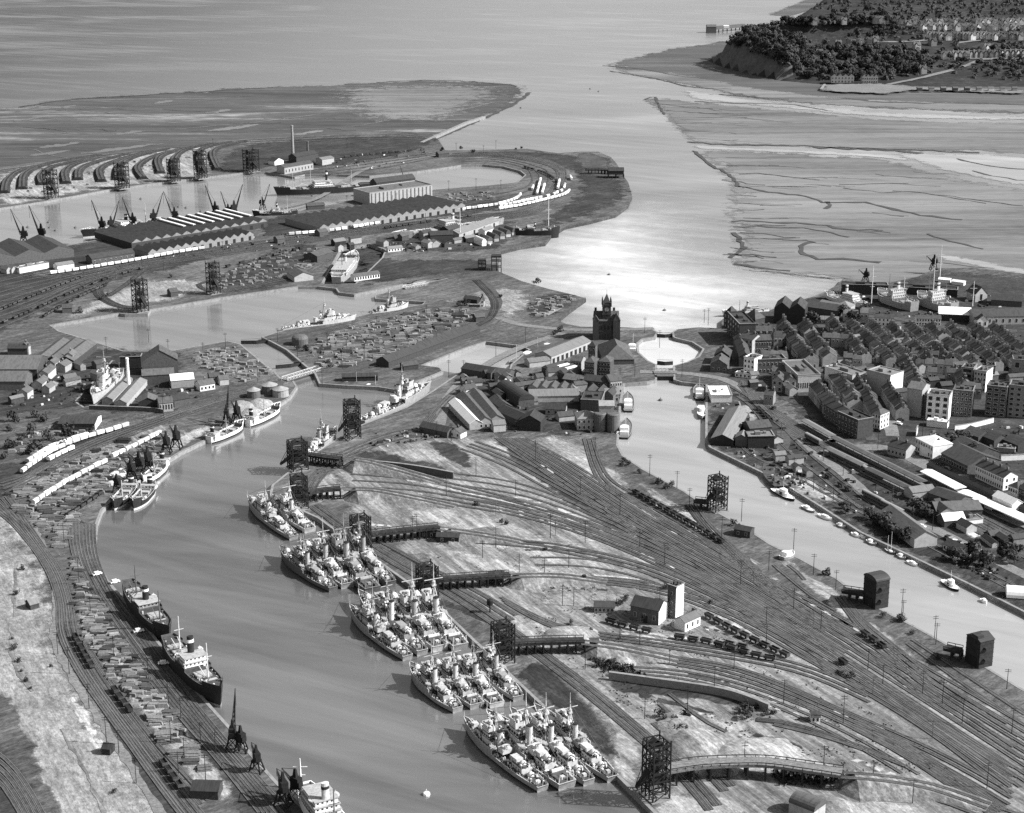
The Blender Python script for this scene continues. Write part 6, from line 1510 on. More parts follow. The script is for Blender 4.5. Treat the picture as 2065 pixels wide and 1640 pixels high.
# ---- far docks
SH = lambda lab, A, B, d, h, n, rh, lights=99, doors=0, wm='pbrick': W('transit_shed', 'shed', lab, A, B, d, h, ('saw', n, rh, 1, lights), wm, 'slate', None, None, 0, doors)
SH('near saw toothed transit shed with pale zigzag gables', (300, 522), (512, 483), 26, 5.5, 13, 3.2, 99, 13)
SH('larger saw toothed transit shed with white skylight strips behind another', (266, 503), (540, 458), 72, 6, 14, 3.4, 6, 12, 'brick')
SH('long saw toothed transit shed beside the line of white wagons', (645, 472), (938, 425), 64, 6, 18, 3.2, 99, 18)
o = W('grain_warehouse', 'warehouse', 'tall long grey warehouse with ribbed front at the far dock', (746, 414), (872, 397), 34, 13, ('flat', .8), 'render', 'slate2')
L_ = (P(872, 397) - P(746, 414)).xy.length
me = MB().box(-.5, .5, -.6, 0, 0, 12.6).mesh('pilaster', M['coping'])
for i in range(16): link('pilaster', me, o, (L_ * (i + .5) / 16, 0, 0))
S('dark roof shed standing behind the tall grey warehouse', (760, 394), (838, 384), 14, 14, gable(4), 'brick', 'tin')
S('very wide dark roofed transit shed at the picture edge', (-30, 540), (150, 518), 62, 7, ('saw', 3, 5), 'brick', 'tin')
S('low bright white walled store in front of the wide dark shed', (40, 552), (99, 541), 8, 5, ('flat', .4), 'stucco', 'asb')
for i, u in enumerate((14, 24, 34)): S(('first', 'second', 'last')[i] + ' of three small grey gables beside the white walled store', (u, 553 - i), (u + 10, 551 - i), 10, 4, gable(2.4, 'y'), 'render', 'asb')
S('dark railway goods shed with grey end roof near the saw toothed sheds', (186, 534), (272, 521), 13, 5.5, gable(3), 'brick', 'slate', (8, 1))
S('low store among pale heaps by the wide dark shed', (116, 545), (150, 540), 9, 4, gable(2), 'stucco', 'asb')
W('power_house', 'building', 'pale windowed power house below the tall far chimney', (574, 352), (632, 342), 14, 8, gable(2.4), 'pbrick', 'slate', (9, 1, 1.4, 3.4))
S('dark long roof behind the power house', (598, 330), (642, 322), 14, 8, gable(3.4), 'brick', 'tin'); S('white gabled shed left of the tall far chimney', (554, 334), (572, 331), 12, 5, gable(3.4, 'y'), 'stucco', 'slate')
S('pale square shed right of the power house', (650, 334), (674, 330), 12, 7, gable(2), 'render', 'asb')
for u, v, h_, r, lab, m in ((591, 322, 43, 2.2, 'very tall chimney of the far power house', 'pbrick'), (621, 312, 17, 1.8, 'short dark chimney beside the tall far one', 'dgrey')):
    t = empty('chimney_stack', P(u, v)); q = MB(); q.cyl((0, 0, 0), (0, 0, h_), r, r * .62, 14, 0); q.cyl((0, 0, h_ - 1.4), (0, 0, h_ + .2), r * .8, r * .76, 14, 0); q.build('shaft', M[m], t); tag(t, lab, 'chimney')
S('long grey roofed shed in the repair yard beside the grey ship', (926, 482), (1006, 454), 15, 5, gable(3), 'render', 'asb', None, None, 0, 4); S('dark shed in front of the grey ship hull', (868, 487), (914, 485), 12, 6, gable(3), 'brick', 'tin')
S('black shed under the repair yard mast', (905, 476), (930, 470), 12, 6, gable(3), 'timber', 'tin'); S('pale gabled hut on the repair yard quay', (872, 500), (890, 498), 8, 4, gable(3, 'y'), 'render', 'asb'); S('pale shed with upright boards in the repair yard', (978, 478), (996, 472), 8, 6, gable(2.2), 'stucco', 'asb')
for i, (u, v) in enumerate(((972, 497), (984, 493), (997, 488), (1009, 483), (1021, 479), (1033, 475))):
    S(nth(i) + ' of six arched slipway sheds at the river, counted from the repair yard', (u, v), (u + 9, v - 1), 18, 3.2, ('barrel', 'y', 4.2), 'render' if i else 'stucco', 'slate2' if i else 'wroof')
W('pavilion', 'building', 'long white pavilion with a row of windows by the passenger ship', (715, 568), (766, 561), 8, 4.2, gable(2), 'stucco', 'slate2', (10, 1, 1.3, 2.4))
S('grey pitched shed with a bright end strip left of the passenger ship', (594, 569), (632, 565), 22, 4.5, gable(3.6, 'y'), 'render', 'slate2'); S('dark shed crowding the passenger ship bow', (640, 530), (672, 520), 16, 6, gable(3), 'brick', 'slate')
W('pavilion', 'building', 'small white hut row on the repair yard grass', (783, 509), (812, 506), 6, 3.4, gable(1.6), 'stucco', 'asb', (5, 1))
for A, B, lab in (((126, 632), (146, 631), 'dark hut alone on the grass by the middle basin'), ((345, 600), (360, 598), 'low dark hut beside the basin hoist'), ((560, 492), (575, 490), 'small pale hut among the sidings by the saw toothed sheds'), ((645, 478), (662, 475), 'dark hut at the end of the long transit shed'), ((885, 318), (906, 316), 'low hut at the river entrance lock'), ((620, 424), (655, 422), 'dark hut with pointed lantern on the far dock quay')):
    S(lab, A, B, 9, 4.5, gable(2.4), 'brick', 'slate')
# ---- the town
H('pale windowless grain store with long side to the street, left of a pair', (1717, 793), (1743, 787), 28, 13, ('flat', .8), 'render', 'asb'); H('tall pale windowless block with bright sunlit end, right of a pair', (1746, 792), (1793, 804), 16, 16.5, ('flat', .8), 'render', 'asb', None, None, 0, 0, None, 'stucco')  # sunlight on the end of the right block put into its colour
H('pale blank walled office wing with pediment roof in the town', (1826, 838), (1856, 843), 16, 20, gable(3), 'render', 'slate2'); H('white framed office block with three columns of large dark windows', (1866, 846), (1911, 851), 14, 17.5, ('flat', 1), 'stucco', 'slate2', (3, 4, 2.6, 2.6))
H('dark narrow link between pale wing and white framed office', (1857, 841), (1865, 844), 13, 16, ('flat', .5), 'brick', 'tin'); H('dark brick office block right of the white framed office', (1918, 838), (1958, 842), 14, 18, ('flat', .8), 'brick', 'slate', (5, 5))
H('banded office block with tall pale piers', (1985, 838), (2026, 843), 14, 21, ('flat', 1), 'dgrey', 'slate', (3, 6, 3.0, 1.8)); H('banded office block at the picture edge beside another', (2030, 840), (2085, 846), 14, 22, ('flat', 1), 'pbrick', 'slate', (4, 6, 2.2, 1.9))
H('brick warehouse with stacked wide window bays behind the offices', (1936, 782), (1960, 785), 12, 15, ('flat', .8), 'pbrick', 'slate', (1, 4, 6, 2.4)); H('pale striped office block with bright end behind the offices', (1962, 788), (1986, 792), 14, 15, ('flat', .8), 'render', 'slate2', (4, 4), None, 0, 0, None, 'stucco')
H('tall pale arched building at the picture edge', (2040, 766), (2075, 768), 12, 15, ('flat', .8), 'pbrick', 'slate', (2, 2, 3, 4)); H('dark block with small white sign wall in the town', (1988, 768), (2005, 769), 10, 11, ('flat', .8), 'brick', 'slate', (3, 3))
H('white three storey corner house with dark windows at the street fork', (1758, 863), (1774, 867), 11, 10.5, ('hip', 0, 2.6), 'stucco', 'slate', (3, 3, .9, 1.9), (3, 3)); H('grey terrace wing behind the white corner house', (1736, 826), (1757, 861), 9, 10, gable(2.6), 'render', 'slate', (9, 3), None, 4)
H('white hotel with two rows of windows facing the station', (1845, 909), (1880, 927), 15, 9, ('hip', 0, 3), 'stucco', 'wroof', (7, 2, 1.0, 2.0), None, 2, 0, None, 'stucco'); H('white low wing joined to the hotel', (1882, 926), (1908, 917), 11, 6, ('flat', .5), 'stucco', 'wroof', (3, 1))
H('long dark roofed warehouse with a row of arched windows on the station road', (1897, 932), (1950, 958), 26, 6, ('saw', 3, 3.4) if False else gable(5), 'brick', 'slate', (10, 1, 1.4, 2.4)); H('dark roofed back range of the arched window warehouse', (1915, 915), (1968, 940), 18, 7, gable(4), 'brick', 'slate')
H('white painted terrace with tall narrow windows on the station road', (1966, 964), (2022, 990), 11, 8.5, gable(3), 'stucco', 'slate', (13, 2, .8, 1.8), (2, 2), 4, 0, None, 'stucco'); H('white corner house at the picture edge on the station road', (2031, 1006), (2050, 1013), 12, 8.6, ('hip', 0, 3), 'stucco', 'slate', (4, 2, 1, 1.9), None, 1)
H('tall dark terrace at the picture edge behind the white corner house', (2052, 1012), (2090, 1030), 10, 9, gable(3), 'brick', 'slate', (6, 2)); H('dark house with two bright chimney stacks by the station wall', (1789, 916), (1826, 926), 11, 6, gable(3), 'render', 'slate', (5, 1), None, 2)
H('dark corner building with turret above the railway', (1688, 868), (1728, 886), 13, 12.5, ('flat', 1), 'brick', 'slate', (6, 3)); H('dark brick building beside the turreted corner one', (1660, 842), (1690, 862), 12, 10, gable(3), 'brick', 'slate', (5, 2), None, 2)
H('bank building with pale blank end wall and stepped parapets', (1608, 792), (1653, 790), 40, 12, ('flat', 1.2), 'render', 'slate2', (10, 1, .7, 4)); H('gabled house with bay windows by the railway, left of two', (1556, 790), (1577, 792), 12, 9, gable(3, 'y'), 'pbrick', 'slate', (2, 2, 1.8, 2.2), None, 1); H('gabled house with bay windows by the railway, right of two', (1581, 792), (1605, 792), 12, 9, gable(3, 'y'), 'render', 'slate', (2, 2, 1.8, 2.2), None, 1)
H('pale end block with three floors above the dock approach', (1499, 753), (1520, 757), 12, 12, ('flat', 1), 'stucco', 'slate2', (3, 3)); H('brick range with long white cornice beside the pale end block', (1522, 754), (1584, 752), 13, 10, ('flat', 1), 'brick', 'slate', (8, 2))
H('pale terrace at the harbour corner of the town', (1489, 708), (1516, 714), 15, 11, gable(3), 'render', 'slate', (4, 3), None, 2); H('brick terrace with one white window band near the harbour corner', (1519, 712), (1555, 711), 13, 10, gable(3), 'brick', 'slate', (7, 2, 1.0, 1.8), None, 3); H('dark terrace above the one with white window band', (1522, 690), (1556, 690), 12, 9, gable(3), 'brick', 'slate', (5, 2), None, 3)
H('tall black harbour office with square tower at the pier', (1466, 672), (1490, 698), 13, 17, ('flat', 1), 'rbrick', 'slate', (5, 4)); H('dark round turreted block at the pier approach', (1459, 660), (1472, 664), 9, 12, ('hip', 0, 6), 'rbrick', 'slate', (2, 3)); H('dark spired block beside the square harbour tower', (1498, 668), (1522, 674), 12, 12, ('hip', 0, 7), 'rbrick', 'slate', (3, 2))
H('gable ended terrace nearest the round basin, lowest', (1432, 750), (1466, 752), 18, 6, gable(4, 'y'), 'brick', 'slate', (3, 1), None, 1); H('gable ended terrace above the lowest one near the round basin', (1440, 734), (1470, 736), 16, 7, gable(4, 'y'), 'brick', 'slate', (3, 1), None, 1); H('dark terrace along the round basin street', (1478, 700), (1490, 740), 9, 8, gable(3), 'brick', 'slate', None, None, 3); H('low white railed hut beside the dock approach road', (1482, 760), (1514, 764), 6, 3, ('flat', .3), 'stucco', 'asb', (4, 1))
H('huge black waterfront warehouse with stepped roofs', (1560, 652), (1622, 656), 24, 13, ('saw', 2, 5), 'timber', 'tin'); H('dark shed sloping to the river beside the black warehouse', (1622, 632), (1690, 642), 20, 6, gable(3), 'brick', 'slate'); H('pale roofed shed by the riverfront ropeworks', (1648, 628), (1696, 638), 13, 6, gable(3), 'render', 'asb'); H('pale round ended hall behind the riverfront sheds', (1682, 634), (1712, 638), 14, 7, ('hip', 0, 4), 'render', 'asb')
H('long pale roofed range facing the riverfront sheds', (1618, 652), (1690, 656), 9, 4, gable(2), 'pbrick', 'asb', (9, 1)); H('white fronted school house with an extension', (1762, 657), (1801, 659), 9, 7, gable(2.4), 'stucco', 'slate', (5, 2, 1, 1.7), None, 2); H('low white extension of the school house', (1800, 667), (1817, 666), 8, 4, gable(2), 'stucco', 'slate', (2, 1)); H('white two storey terrace with even windows at the dockside street', (1847, 656), (1897, 657), 8, 5.6, gable(2.4), 'stucco', 'slate', (9, 2, 1, 1.4), None, 4)
S('dark shed with brilliant white roof slope by the repair dock', (1892, 647), (1957, 650), 15, 6, gable(4.5), 'timber', 'wroof'); H('gabled church hall with long dark roof at the picture edge', (1962, 656), (2070, 654), 16, 7, gable(4.5), 'pbrick', 'slate', (8, 1, 1.4, 3)); H('gabled porch of the church hall', (1970, 660), (1992, 660), 6, 6, gable(4, 'y'), 'stucco', 'slate', (2, 1, 1.4, 2.6))
W('chapel', 'church', 'small chapel with pale pointed gable by the repair dock', (1966, 610), (1990, 608), 14, 7, gable(6, 'y'), 'render', 'slate', (1, 1, 2.2, 5)); S('long black repair dock shed on the shore', (1698, 594), (1790, 596), 11, 8.5, ('flat', .6), 'timber', 'tin'); S('second long black repair dock shed farther along the shore', (1800, 592), (1930, 600), 12, 6, ('flat', .6), 'timber', 'tin')
S('dark shed beside the chapel', (1998, 616), (2060, 620), 15, 5, gable(4), 'brick', 'slate'); S('white roofed pontoon shed beyond the repair dock, longer', (1892, 570), (1916, 572), 6, 3, gable(1.2), 'stucco', 'wroof'); S('white roofed pontoon shed beyond the repair dock, farther right', (1919, 574), (1943, 577), 6, 3, gable(1.2), 'stucco', 'wroof')
# lower right
S('long shed with brilliant white roof end and grey ridged bays on the narrow dock quay', (1434, 812), (1476, 812), 24, 5, ('flat', .3), 'stucco', 'wroof'); S('long grey ridged quay shed attached to the white roofed one', (1434, 897), (1478, 901), 66, 4.5, gable(3.2, 'y'), 'timber', 'asb')
S('dark open fronted store with pale flat roof near the quay shed', (1508, 905), (1561, 904), 12, 8, ('flat', .4), 'timber', 'asb'); S('brick shed behind the open fronted store', (1512, 882), (1556, 878), 14, 6, gable(3), 'brick', 'slate'); S('grey boarded shed left of the open fronted store', (1482, 900), (1507, 902), 10, 6, gable(2.2, 'y'), 'dgrey', 'asb')
S('broad grey roofed timber shed close to the narrow dock', (1843, 1106), (1889, 1101), 44, 5.5, gable(4, 'y'), 'render', 'slate2', None, None); S('house with brilliant white roof slope by the quay road', (1904, 1064), (1946, 1060), 9, 4, gable(3), 'brick', 'wroof'); S('grey roofed joinery behind the white sloped house', (1888, 1048), (1980, 1044), 16, 5, gable(3), 'brick', 'slate2'); S('white walled wing beside the white sloped house', (1948, 1060), (1982, 1056), 7, 3, ('flat', .3), 'stucco', 'asb')
W('cottage', 'house', 'white cottage with row of windows beside a dark hedge and cars', (1902, 1109), (1936, 1126), 8, 3.6, gable(2.6), 'stucco', 'slate', (6, 1), (1, 1)); S('arched hut with white side at the picture edge', (2030, 1208), (2110, 1214), 9, .8, ('barrel', 'x', 5), 'dgrey', 'wroof'); S('dark rubble yard store behind the station lines', (1872, 1010), (1930, 1030), 14, 5, gable(2.4), 'brick', 'slate'); S('pale roofed shed beside the passenger lines', (1840, 1010), (1886, 1004), 10, 5, gable(2), 'render', 'asb')
for i, (A, B) in enumerate((((1972, 895), (2002, 888)), ((2004, 902), (2034, 896)), ((2052, 912), (2084, 906)))): S(nth(i) + ' of three dark gabled sheds behind the banded offices', A, B, 14, 4.5, gable(3, 'y'), 'brick', 'slate')
S('long white flat roofed store below the white framed office', (1868, 860), (1910, 865), 7, 4, ('flat', .3), 'stucco', 'wroof'); S('low grey store across the open ground behind the white terrace', (2010, 912), (2046, 916), 8, 3, ('flat', .3), 'pbrick', 'asb'); wall([(1925, 868), (1960, 863), (2005, 852)], 3.5, 'stucco', 'bright white yard wall behind the offices', 'yard_wall', .5); wall([(1850, 872), (1846, 884)], 5, 'stucco', 'short white wall beside the hotel', 'yard_wall', .5); wall([(2018, 930), (2100, 926)], 4, 'stucco', 'bright white wall at the picture edge', 'yard_wall', .5)
# bottom left
S('small pale roofed hut alone on the rough ground west of the lines', (62, 1231), (80, 1226), 6, 3, gable(1.8), 'brick', 'asb'); S('dark low building with sloping roof at the picture foot by the quay lines', (386, 1612), (440, 1614), 9, 4, gable(2), 'brick', 'tin'); S('dark hut on the sand bank edge', (206, 1522), (222, 1524), 5, 3, gable(1.6), 'timber', 'tin'); S('low grey vaulted store under the pale decked viaduct', (1590, 1640), (1640, 1660), 9, 5, ('barrel', 'x', 3), 'render', 'slate2')
# station platforms
def canopy(A, B, w_, h, m, label):
    a, b_ = P(*A), P(*B); L = (b_ - a).xy.length; t = empty('platform_canopy', a, math.atan2(b_.y - a.y, b_.x - a.x))
    q = MB(); q.add([(0, -w_ / 2, h), (L, -w_ / 2, h), (L, 0, h + .9), (0, 0, h + .9), (L, w_ / 2, h), (0, w_ / 2, h), (0, -w_ / 2, h - .5), (L, -w_ / 2, h - .5), (L, w_ / 2, h - .5), (0, w_ / 2, h - .5)], [(0, 1, 2, 3), (3, 2, 4, 5), (6, 7, 1, 0), (5, 4, 8, 9), (7, 8, 4, 2, 1), (9, 6, 0, 3, 5)]); q.build('roof', M[m], t)
    q = MB(); q.box(-4, L + 4, -w_ / 2, w_ / 2, 0, .9); q.build('platform', M['road'], t)
    me = shared('post', lambda b: b.cyl((0, 0, .8), (0, 0, 3.8), .16, .16, 6), M['dgrey'], 'post')
    for i in range(int(L / 9)): link('post', me, t, (4 + i * 9, 0, 0))
    tag(t, label, 'platform', 'platform roofs of the railway station')
canopy((1622, 858), (1678, 890), 6, 4, 'asb', 'pale platform roof nearest the turreted corner building'); canopy((1682, 893), (1862, 983), 6, 4, 'slate2', 'longest dark platform roof between the passenger lines'); canopy((1668, 914), (1742, 950), 6, 4, 'asb', 'short pale platform roof beside the carriage sidings'); canopy((1750, 956), (1850, 1004), 6, 4, 'slate', 'dark platform roof nearest the quay road'); canopy((1866, 962), (1936, 998), 9, 4.5, 'wroof', 'wide white platform roof beside the station road'); canopy((1940, 1004), (2075, 1064), 9, 4.5, 'wroof', 'wide white platform roof running out of the picture')
W('station_building', 'building', 'white station building with stepped parapets at the platform end', (2000, 1022), (2040, 1040), 8, 7, gable(2.5), 'stucco', 'wroof', (5, 1)); W('station_wall', 'wall', 'long dark wall and roof between station road and platforms', (1868, 952), (2070, 1045), 4, 5, gable(1.2), 'brick', 'tin')
# terraces: every house its own thing
def house_meshes(w_, d, h, rh, wm, rm):
    b = MB(); b.box(0, w_, 0, d, 0, h)
    for x in (0, w_): b.add([(x, 0, h), (x, d, h), (x, d / 2, h + rh)], [(0, 1, 2)])
    r = MB(); r.gable(0, w_, 0, d, h, h + rh, 'x', 0, .0)
    c = MB(); c.box(-.4, .4, d / 2 - .9, d / 2 + .9, h + rh * .4, h + rh + 1.3, 0); [c.cyl((0, d / 2 + y, h + rh + 1.3), (0, d / 2 + y, h + rh + 1.8), .18, .15, 5, 1) for y in (-.5, 0, .5)]
    return b.mesh('terraced_house', M[wm]), r.mesh('roof', M[rm]), c.mesh('chimney', [M['brick'], M['pbrick']])
HM = [house_meshes(6.2, 9, 6.2, 3, 'brick', 'slate'), house_meshes(6.2, 9, 6.2, 3, 'pbrick', 'slate'), house_meshes(6.2, 9, 6.4, 3, 'render', 'slate2')]
OUTH = [MB().box(-1.6, 1.6, -1.2, 1.2, 0, 2.4).gable(-1.6, 1.6, -1.2, 1.2, 2.4, 3.1, 'x').mesh('outhouse', M[m]) for m in ('pbrick', 'slate', 'render')]
def terrace(A, B, which, outs=True, step=6.2, sc=1.0, front=True):
    a, b_ = P(*A), P(*B); n = int((b_ - a).xy.length / step / sc); rz = math.atan2(b_.y - a.y, b_.x - a.x)
    d = (b_ - a).normalized()
    wins = shared('hw', lambda b: (b.box(-.6, .6, -.1, .05, 0, 1.5, 0), b.box(-.5, .5, -.14, 0, .1, 1.4, 1)), [M['cream'], M['glass']], 'window')
    for i in range(n):
        k = R.choice((0, 1, 1, 2, 2)); q = HM[k]; p = a + d * (i * step * sc)
        if R.random() < .05: continue
        o = link('terraced_house', q[0], None, (p.x, p.y, ZL), rz, (sc, sc * R.uniform(.92, 1.12), sc * R.uniform(.86, 1.16)))
        r = link('roof', q[1], o); [link('chimney', q[2], r, (x, 0, 0), 0, (1.25, 1, 1.05)) for x in ((.5, 5.7) if R.random() < .4 else (R.choice((.5, 5.7)),))]
        if front:
            for x in (1.6, 4.6): link('window', wins, o, (x, 0, 3.7))
        tag(o, nth(i) + ' ' + ('dark brick', 'pale brick', 'grey rendered')[k] + ' house of the ' + which, 'house', 'terraced houses of the dock town')
        if outs and R.random() < .7:
            pp = p + Vector((-d.y, d.x, 0)) * R.uniform(11, 15) * sc + d * R.uniform(-1, 4)
            tag(link('outhouse', R.choice(OUTH), None, (pp.x, pp.y, ZL), rz), 'small outhouse in the back yards of the terraces', 'outhouse', 'outhouses behind the terraces')
for A, B, nm in (((1664, 662), (1738, 738), 'terrace behind the riverfront ropeworks'), ((1702, 664), (1788, 742), 'second terrace street'), ((1742, 668), (1838, 752), 'terrace beside the open street'), ((1822, 672), (1916, 752), 'terrace below the white school'), ((1862, 672), (1958, 752), 'terrace below the white two storey row'), ((1904, 672), (2000, 750), 'terrace below the white sloped dock shed'), ((1948, 672), (2050, 754), 'terrace below the church hall'), ((1990, 674), (2090, 750), 'terrace nearest the picture edge'), ((1784, 674), (1870, 748), 'terrace behind the pale grain stores')):
    terrace(A, B, nm)
for A, B, nm in (((1565, 672), (1620, 748), 'street terrace beside the harbour corner'), ((1602, 668), (1660, 745), 'street terrace facing the bank'), ((1662, 768), (1712, 838), 'street terrace below the bank'), ((1690, 760), (1738, 830), 'street terrace beside the pale grain stores'), ((1630, 800), (1672, 850), 'terrace above the railway'), ((1806, 745), (1836, 800), 'open street terrace')):
    terrace(A, B, nm, False, 6.2, 1.25)
for A, B, nm in (((1776, 802), (1806, 850), 'terrace behind the white corner house'), ((1940, 806), (1988, 806), 'cross terrace between the office blocks'), ((1640, 770), (1690, 772), 'cross terrace beside the bank'), ((1920, 768), (1935, 800), 'side terrace beside the brick office'), ((2050, 740), (2100, 790), 'terrace at the picture edge behind the offices'), ((1556, 768), (1606, 770), 'cross terrace behind the bay windowed houses'), ((1700, 740), (1745, 742), 'cross terrace behind the grain stores'), ((1836, 730), (1900, 735), 'short cross terrace of the back streets'), ((1560, 700), (1596, 700), 'cross terrace near the harbour corner'), ((1536, 738), (1590, 736), 'cross terrace above the white cornice'), ((1800, 770), (1850, 772), 'cross terrace behind the pale office wing'), ((1870, 770), (1930, 772), 'cross terrace behind the white framed office'), ((1640, 700), (1720, 702), 'cross terrace below the ropeworks'), ((1845, 752), (1930, 756), 'upper cross terrace behind the offices'), ((1700, 648), (1755, 650), 'cross terrace beside the white school'), ((1520, 814), (1560, 818), 'short terrace behind the railway wall')):
    terrace(A, B, nm, False, 6.2, 1.1)
# the small sheds and lean-tos that fill the gaps
def fillers(poly, n, gap, lab, grp, rz):
    for u, v in scatter(poly, n, gap):
        w_, d, h = R.uniform(5, 13), R.uniform(4, 8), R.uniform(2.6, 6); q = MB(); q.box(-w_ / 2, w_ / 2, -d / 2, d / 2, 0, h)
        for x in (-w_ / 2, w_ / 2): q.add([(x, -d / 2, h), (x, d / 2, h), (x, 0, h + d * .3)], [(0, 1, 2)])
        o = q.build('lean_to', M[R.choice(('brick', 'pbrick', 'timber', 'render'))], None, P(u, v), rz + R.choice((0, math.pi / 2)) + R.uniform(-.1, .1))
        q = MB(); q.gable(-w_ / 2, w_ / 2, -d / 2, d / 2, h, h + d * .3, 'x'); q.build('roof', M[R.choice(('slate', 'slate2', 'tin', 'asb', 'slate'))], o)
        tag(o, lab, 'shed', grp)
MW = dirang((905, 824), (947, 868))
fillers([(930, 765), (1060, 752), (1180, 745), (1210, 780), (1210, 840), (1100, 850), (1000, 870), (960, 860)], 34, 11, 'small lean-to shed filling gaps in the middle works', 'lean-to sheds of the middle works', MW)
fillers([(1500, 720), (1600, 680), (1760, 680), (1960, 690), (2060, 720), (2060, 780), (1900, 800), (1700, 800), (1620, 800), (1520, 790)], 60, 12, 'small back building among the town terraces', 'back buildings of the town', MW)
fillers([(40, 740), (200, 735), (240, 760), (220, 800), (90, 815), (0, 815)], 14, 14, 'small works shed beside the near dry dock', 'works sheds by the near dry dock', FARQ)
fillers([(640, 520), (660, 490), (760, 480), (860, 475), (960, 480), (960, 500), (860, 505), (760, 500)], 14, 13, 'small workshop in the repair yard', 'workshops of the repair yard', FARQ)
fillers([(1490, 830), (1560, 880), (1640, 960), (1600, 960), (1560, 915), (1500, 870)], 9, 16, 'small store on the narrow dock quay', 'stores on the narrow dock quay', MW)
fillers([(1870, 1010), (1960, 1030), (2060, 1090), (2050, 1130), (1960, 1090), (1880, 1050)], 9, 18, 'small yard shed between the quay road and the station', 'yard sheds by the quay road', MW)
# bridges, lock gates
def gate(A, B, label, m='timber', h=1.4, w_=1.2):
    a, b_ = P(A[0], A[1], 0), P(B[0], B[1], 0); t = empty('lock_gate', a, math.atan2(b_.y - a.y, b_.x - a.x)); L = (b_ - a).xy.length
    for i in (0, 1):
        q = MB(); y = 2.2
        q.add([(L * i, 0, -1), (L / 2, y * -1, -1), (L / 2, -y - w_, -1), (L * i, -w_, -1), (L * i, 0, ZL + .2), (L / 2, -y, ZL + .2), (L / 2, -y - w_, ZL + .2), (L * i, -w_, ZL + .2)], [(0, 1, 5, 4), (1, 2, 6, 5), (2, 3, 7, 6), (3, 0, 4, 7), (4, 5, 6, 7), (7, 6, 5, 4)]); q.build('gate_leaf', M[m], t)
    q = MB(); q.bar((0, -w_ / 2, ZL + 1.2), (L, -w_ / 2, ZL + 1.2), .2); q.build('handrail', M['dgrey'], t)
    tag(t, label, 'lock gate', 'lock gates of the docks')
gate((486, 696), (547, 693), 'dark lock gate at the middle basin end of the passage'); gate((556, 746), (612, 738), 'dark curved lock gate beside the swing bridge'); gate((1322, 682), (1358, 682), 'lock gate between the round basin and the river'); gate((1325, 737), (1357, 738), 'lock gate between the round basin and the narrow dock'); gate((648, 580), (714, 578), 'gate closing the dry dock of the passenger ship'); gate((812, 580), (840, 574), 'gate at the river lock of the middle basin'); gate((150, 818), (190, 822), 'gate closing the near dry dock')
def bridge(A, B, w_, label):
    a, b_ = P(*A), P(*B); t = empty('swing_bridge', a, math.atan2(b_.y - a.y, b_.x - a.x)); L = (b_ - a).xy.length
    q = MB(); q.box(0, L, -w_ / 2, w_ / 2, .1, .8, 0, True); q.build('deck', M['road'], t)
    for y in (-w_ / 2, w_ / 2):
        q = MB(); q.bar((0, y, .8), (0, y, 2.6), .3); q.bar((0, y, 2.6), (L, y, 2.6), .35)
        for k in range(int(L / 3)): q.bar((k * 3, y, .8), (k * 3, y, 2.6), .25); q.bar((k * 3, y, .8), (k * 3 + 3, y, 2.6), .2)
        q.build('girder', M['pgrey'], t)
    tag(t, label, 'bridge', 'swing bridges over the dock passages')
bridge((574, 768), (642, 747), 6, 'pale girder swing bridge between the long dock and the basin'); bridge((1318, 752), (1364, 752), 7, 'dark swing bridge between the round basin and the narrow dock'); bridge((815, 583), (862, 575), 5, 'low footbridge by the river lock')
t = empty('fender_pier', P(1341, 768, 0)); q = MB(); q.box(-6, 6, -3, 3, -1, 4.2); q.build('pile_frame', M['timber'], t); q = MB(); q.box(-6.4, 6.4, -3.4, 3.4, 4.2, 4.6); q.build('deck', M['dgrey'], t); tag(t, 'dark fender pier under the swing bridge of the narrow dock', 'pier')
# ------------------------------------------------------------------ the headland
HB = PP([(1423, 120), (1460, 136), (1500, 147), (1577, 163), (1640, 170), (1700, 172), (1800, 175), (2065, 176), (2500, 180), (3200, 190)], 0) + [Vector((3200, 6500, 0)), Vector((1150, 6500, 0))] + PP([(1690, -40), (1640, -12), (1600, 18), (1562, 36), (1530, 46), (1495, 56), (1455, 74)], 45)
HBp = [(p.x, p.y) for p in HB]; HB2 = [p.xy for p in HB]
from mathutils import noise as mnoise
def hz(x, y):
    p = Vector((x, y))
    d = min(segd(p, HB2[i], HB2[(i + 1) % len(HB2)]) for i in range(len(HB2)))
    if not inside((x, y), HBp): return -d * .2
    k = min(1, max(0, (x - 470) / 130)); wd = 32 + 330 * k
    if y > 3550: wd = min(wd, 60)
    s = min(1, d / wd); s = s * s * (3 - 2 * s)
    n = mnoise.noise(Vector((x * .006, y * .006, 0))) * 5 + mnoise.noise(Vector((x * .03, y * .03, 5))) * 1.6
    return 1.2 + 46 * s + max(0, y - 3300) * .012 * s + n * min(1, d / 40)
mb = MB(); nx, ny = 92, 150
x0, x1, y0, y1 = 320, 2300, 2880, 6300
idx = {}
for j in range(ny + 1):
    y = y0 + (y1 - y0) * (j / ny) ** 1.5
    for i in range(nx + 1):
        x = x0 + (x1 - x0) * (i / nx) ** 1.5
        mb.v.append((x, y, hz(x, y)))
for j in range(ny):
    for i in range(nx):
        q = (j * (nx + 1) + i, j * (nx + 1) + i + 1, (j + 1) * (nx + 1) + i + 1, (j + 1) * (nx + 1) + i)
        zs = [mb.v[k][2] for k in q]
        if max(zs) < -1: continue
        zc = sum(zs) / 4; steep = max(zs) - min(zs)
        mb.f.append(q); mb.m.append(1 if steep > 13 and mb.v[q[0]][1] < 3450 and mb.v[q[0]][0] < 640 else 0)
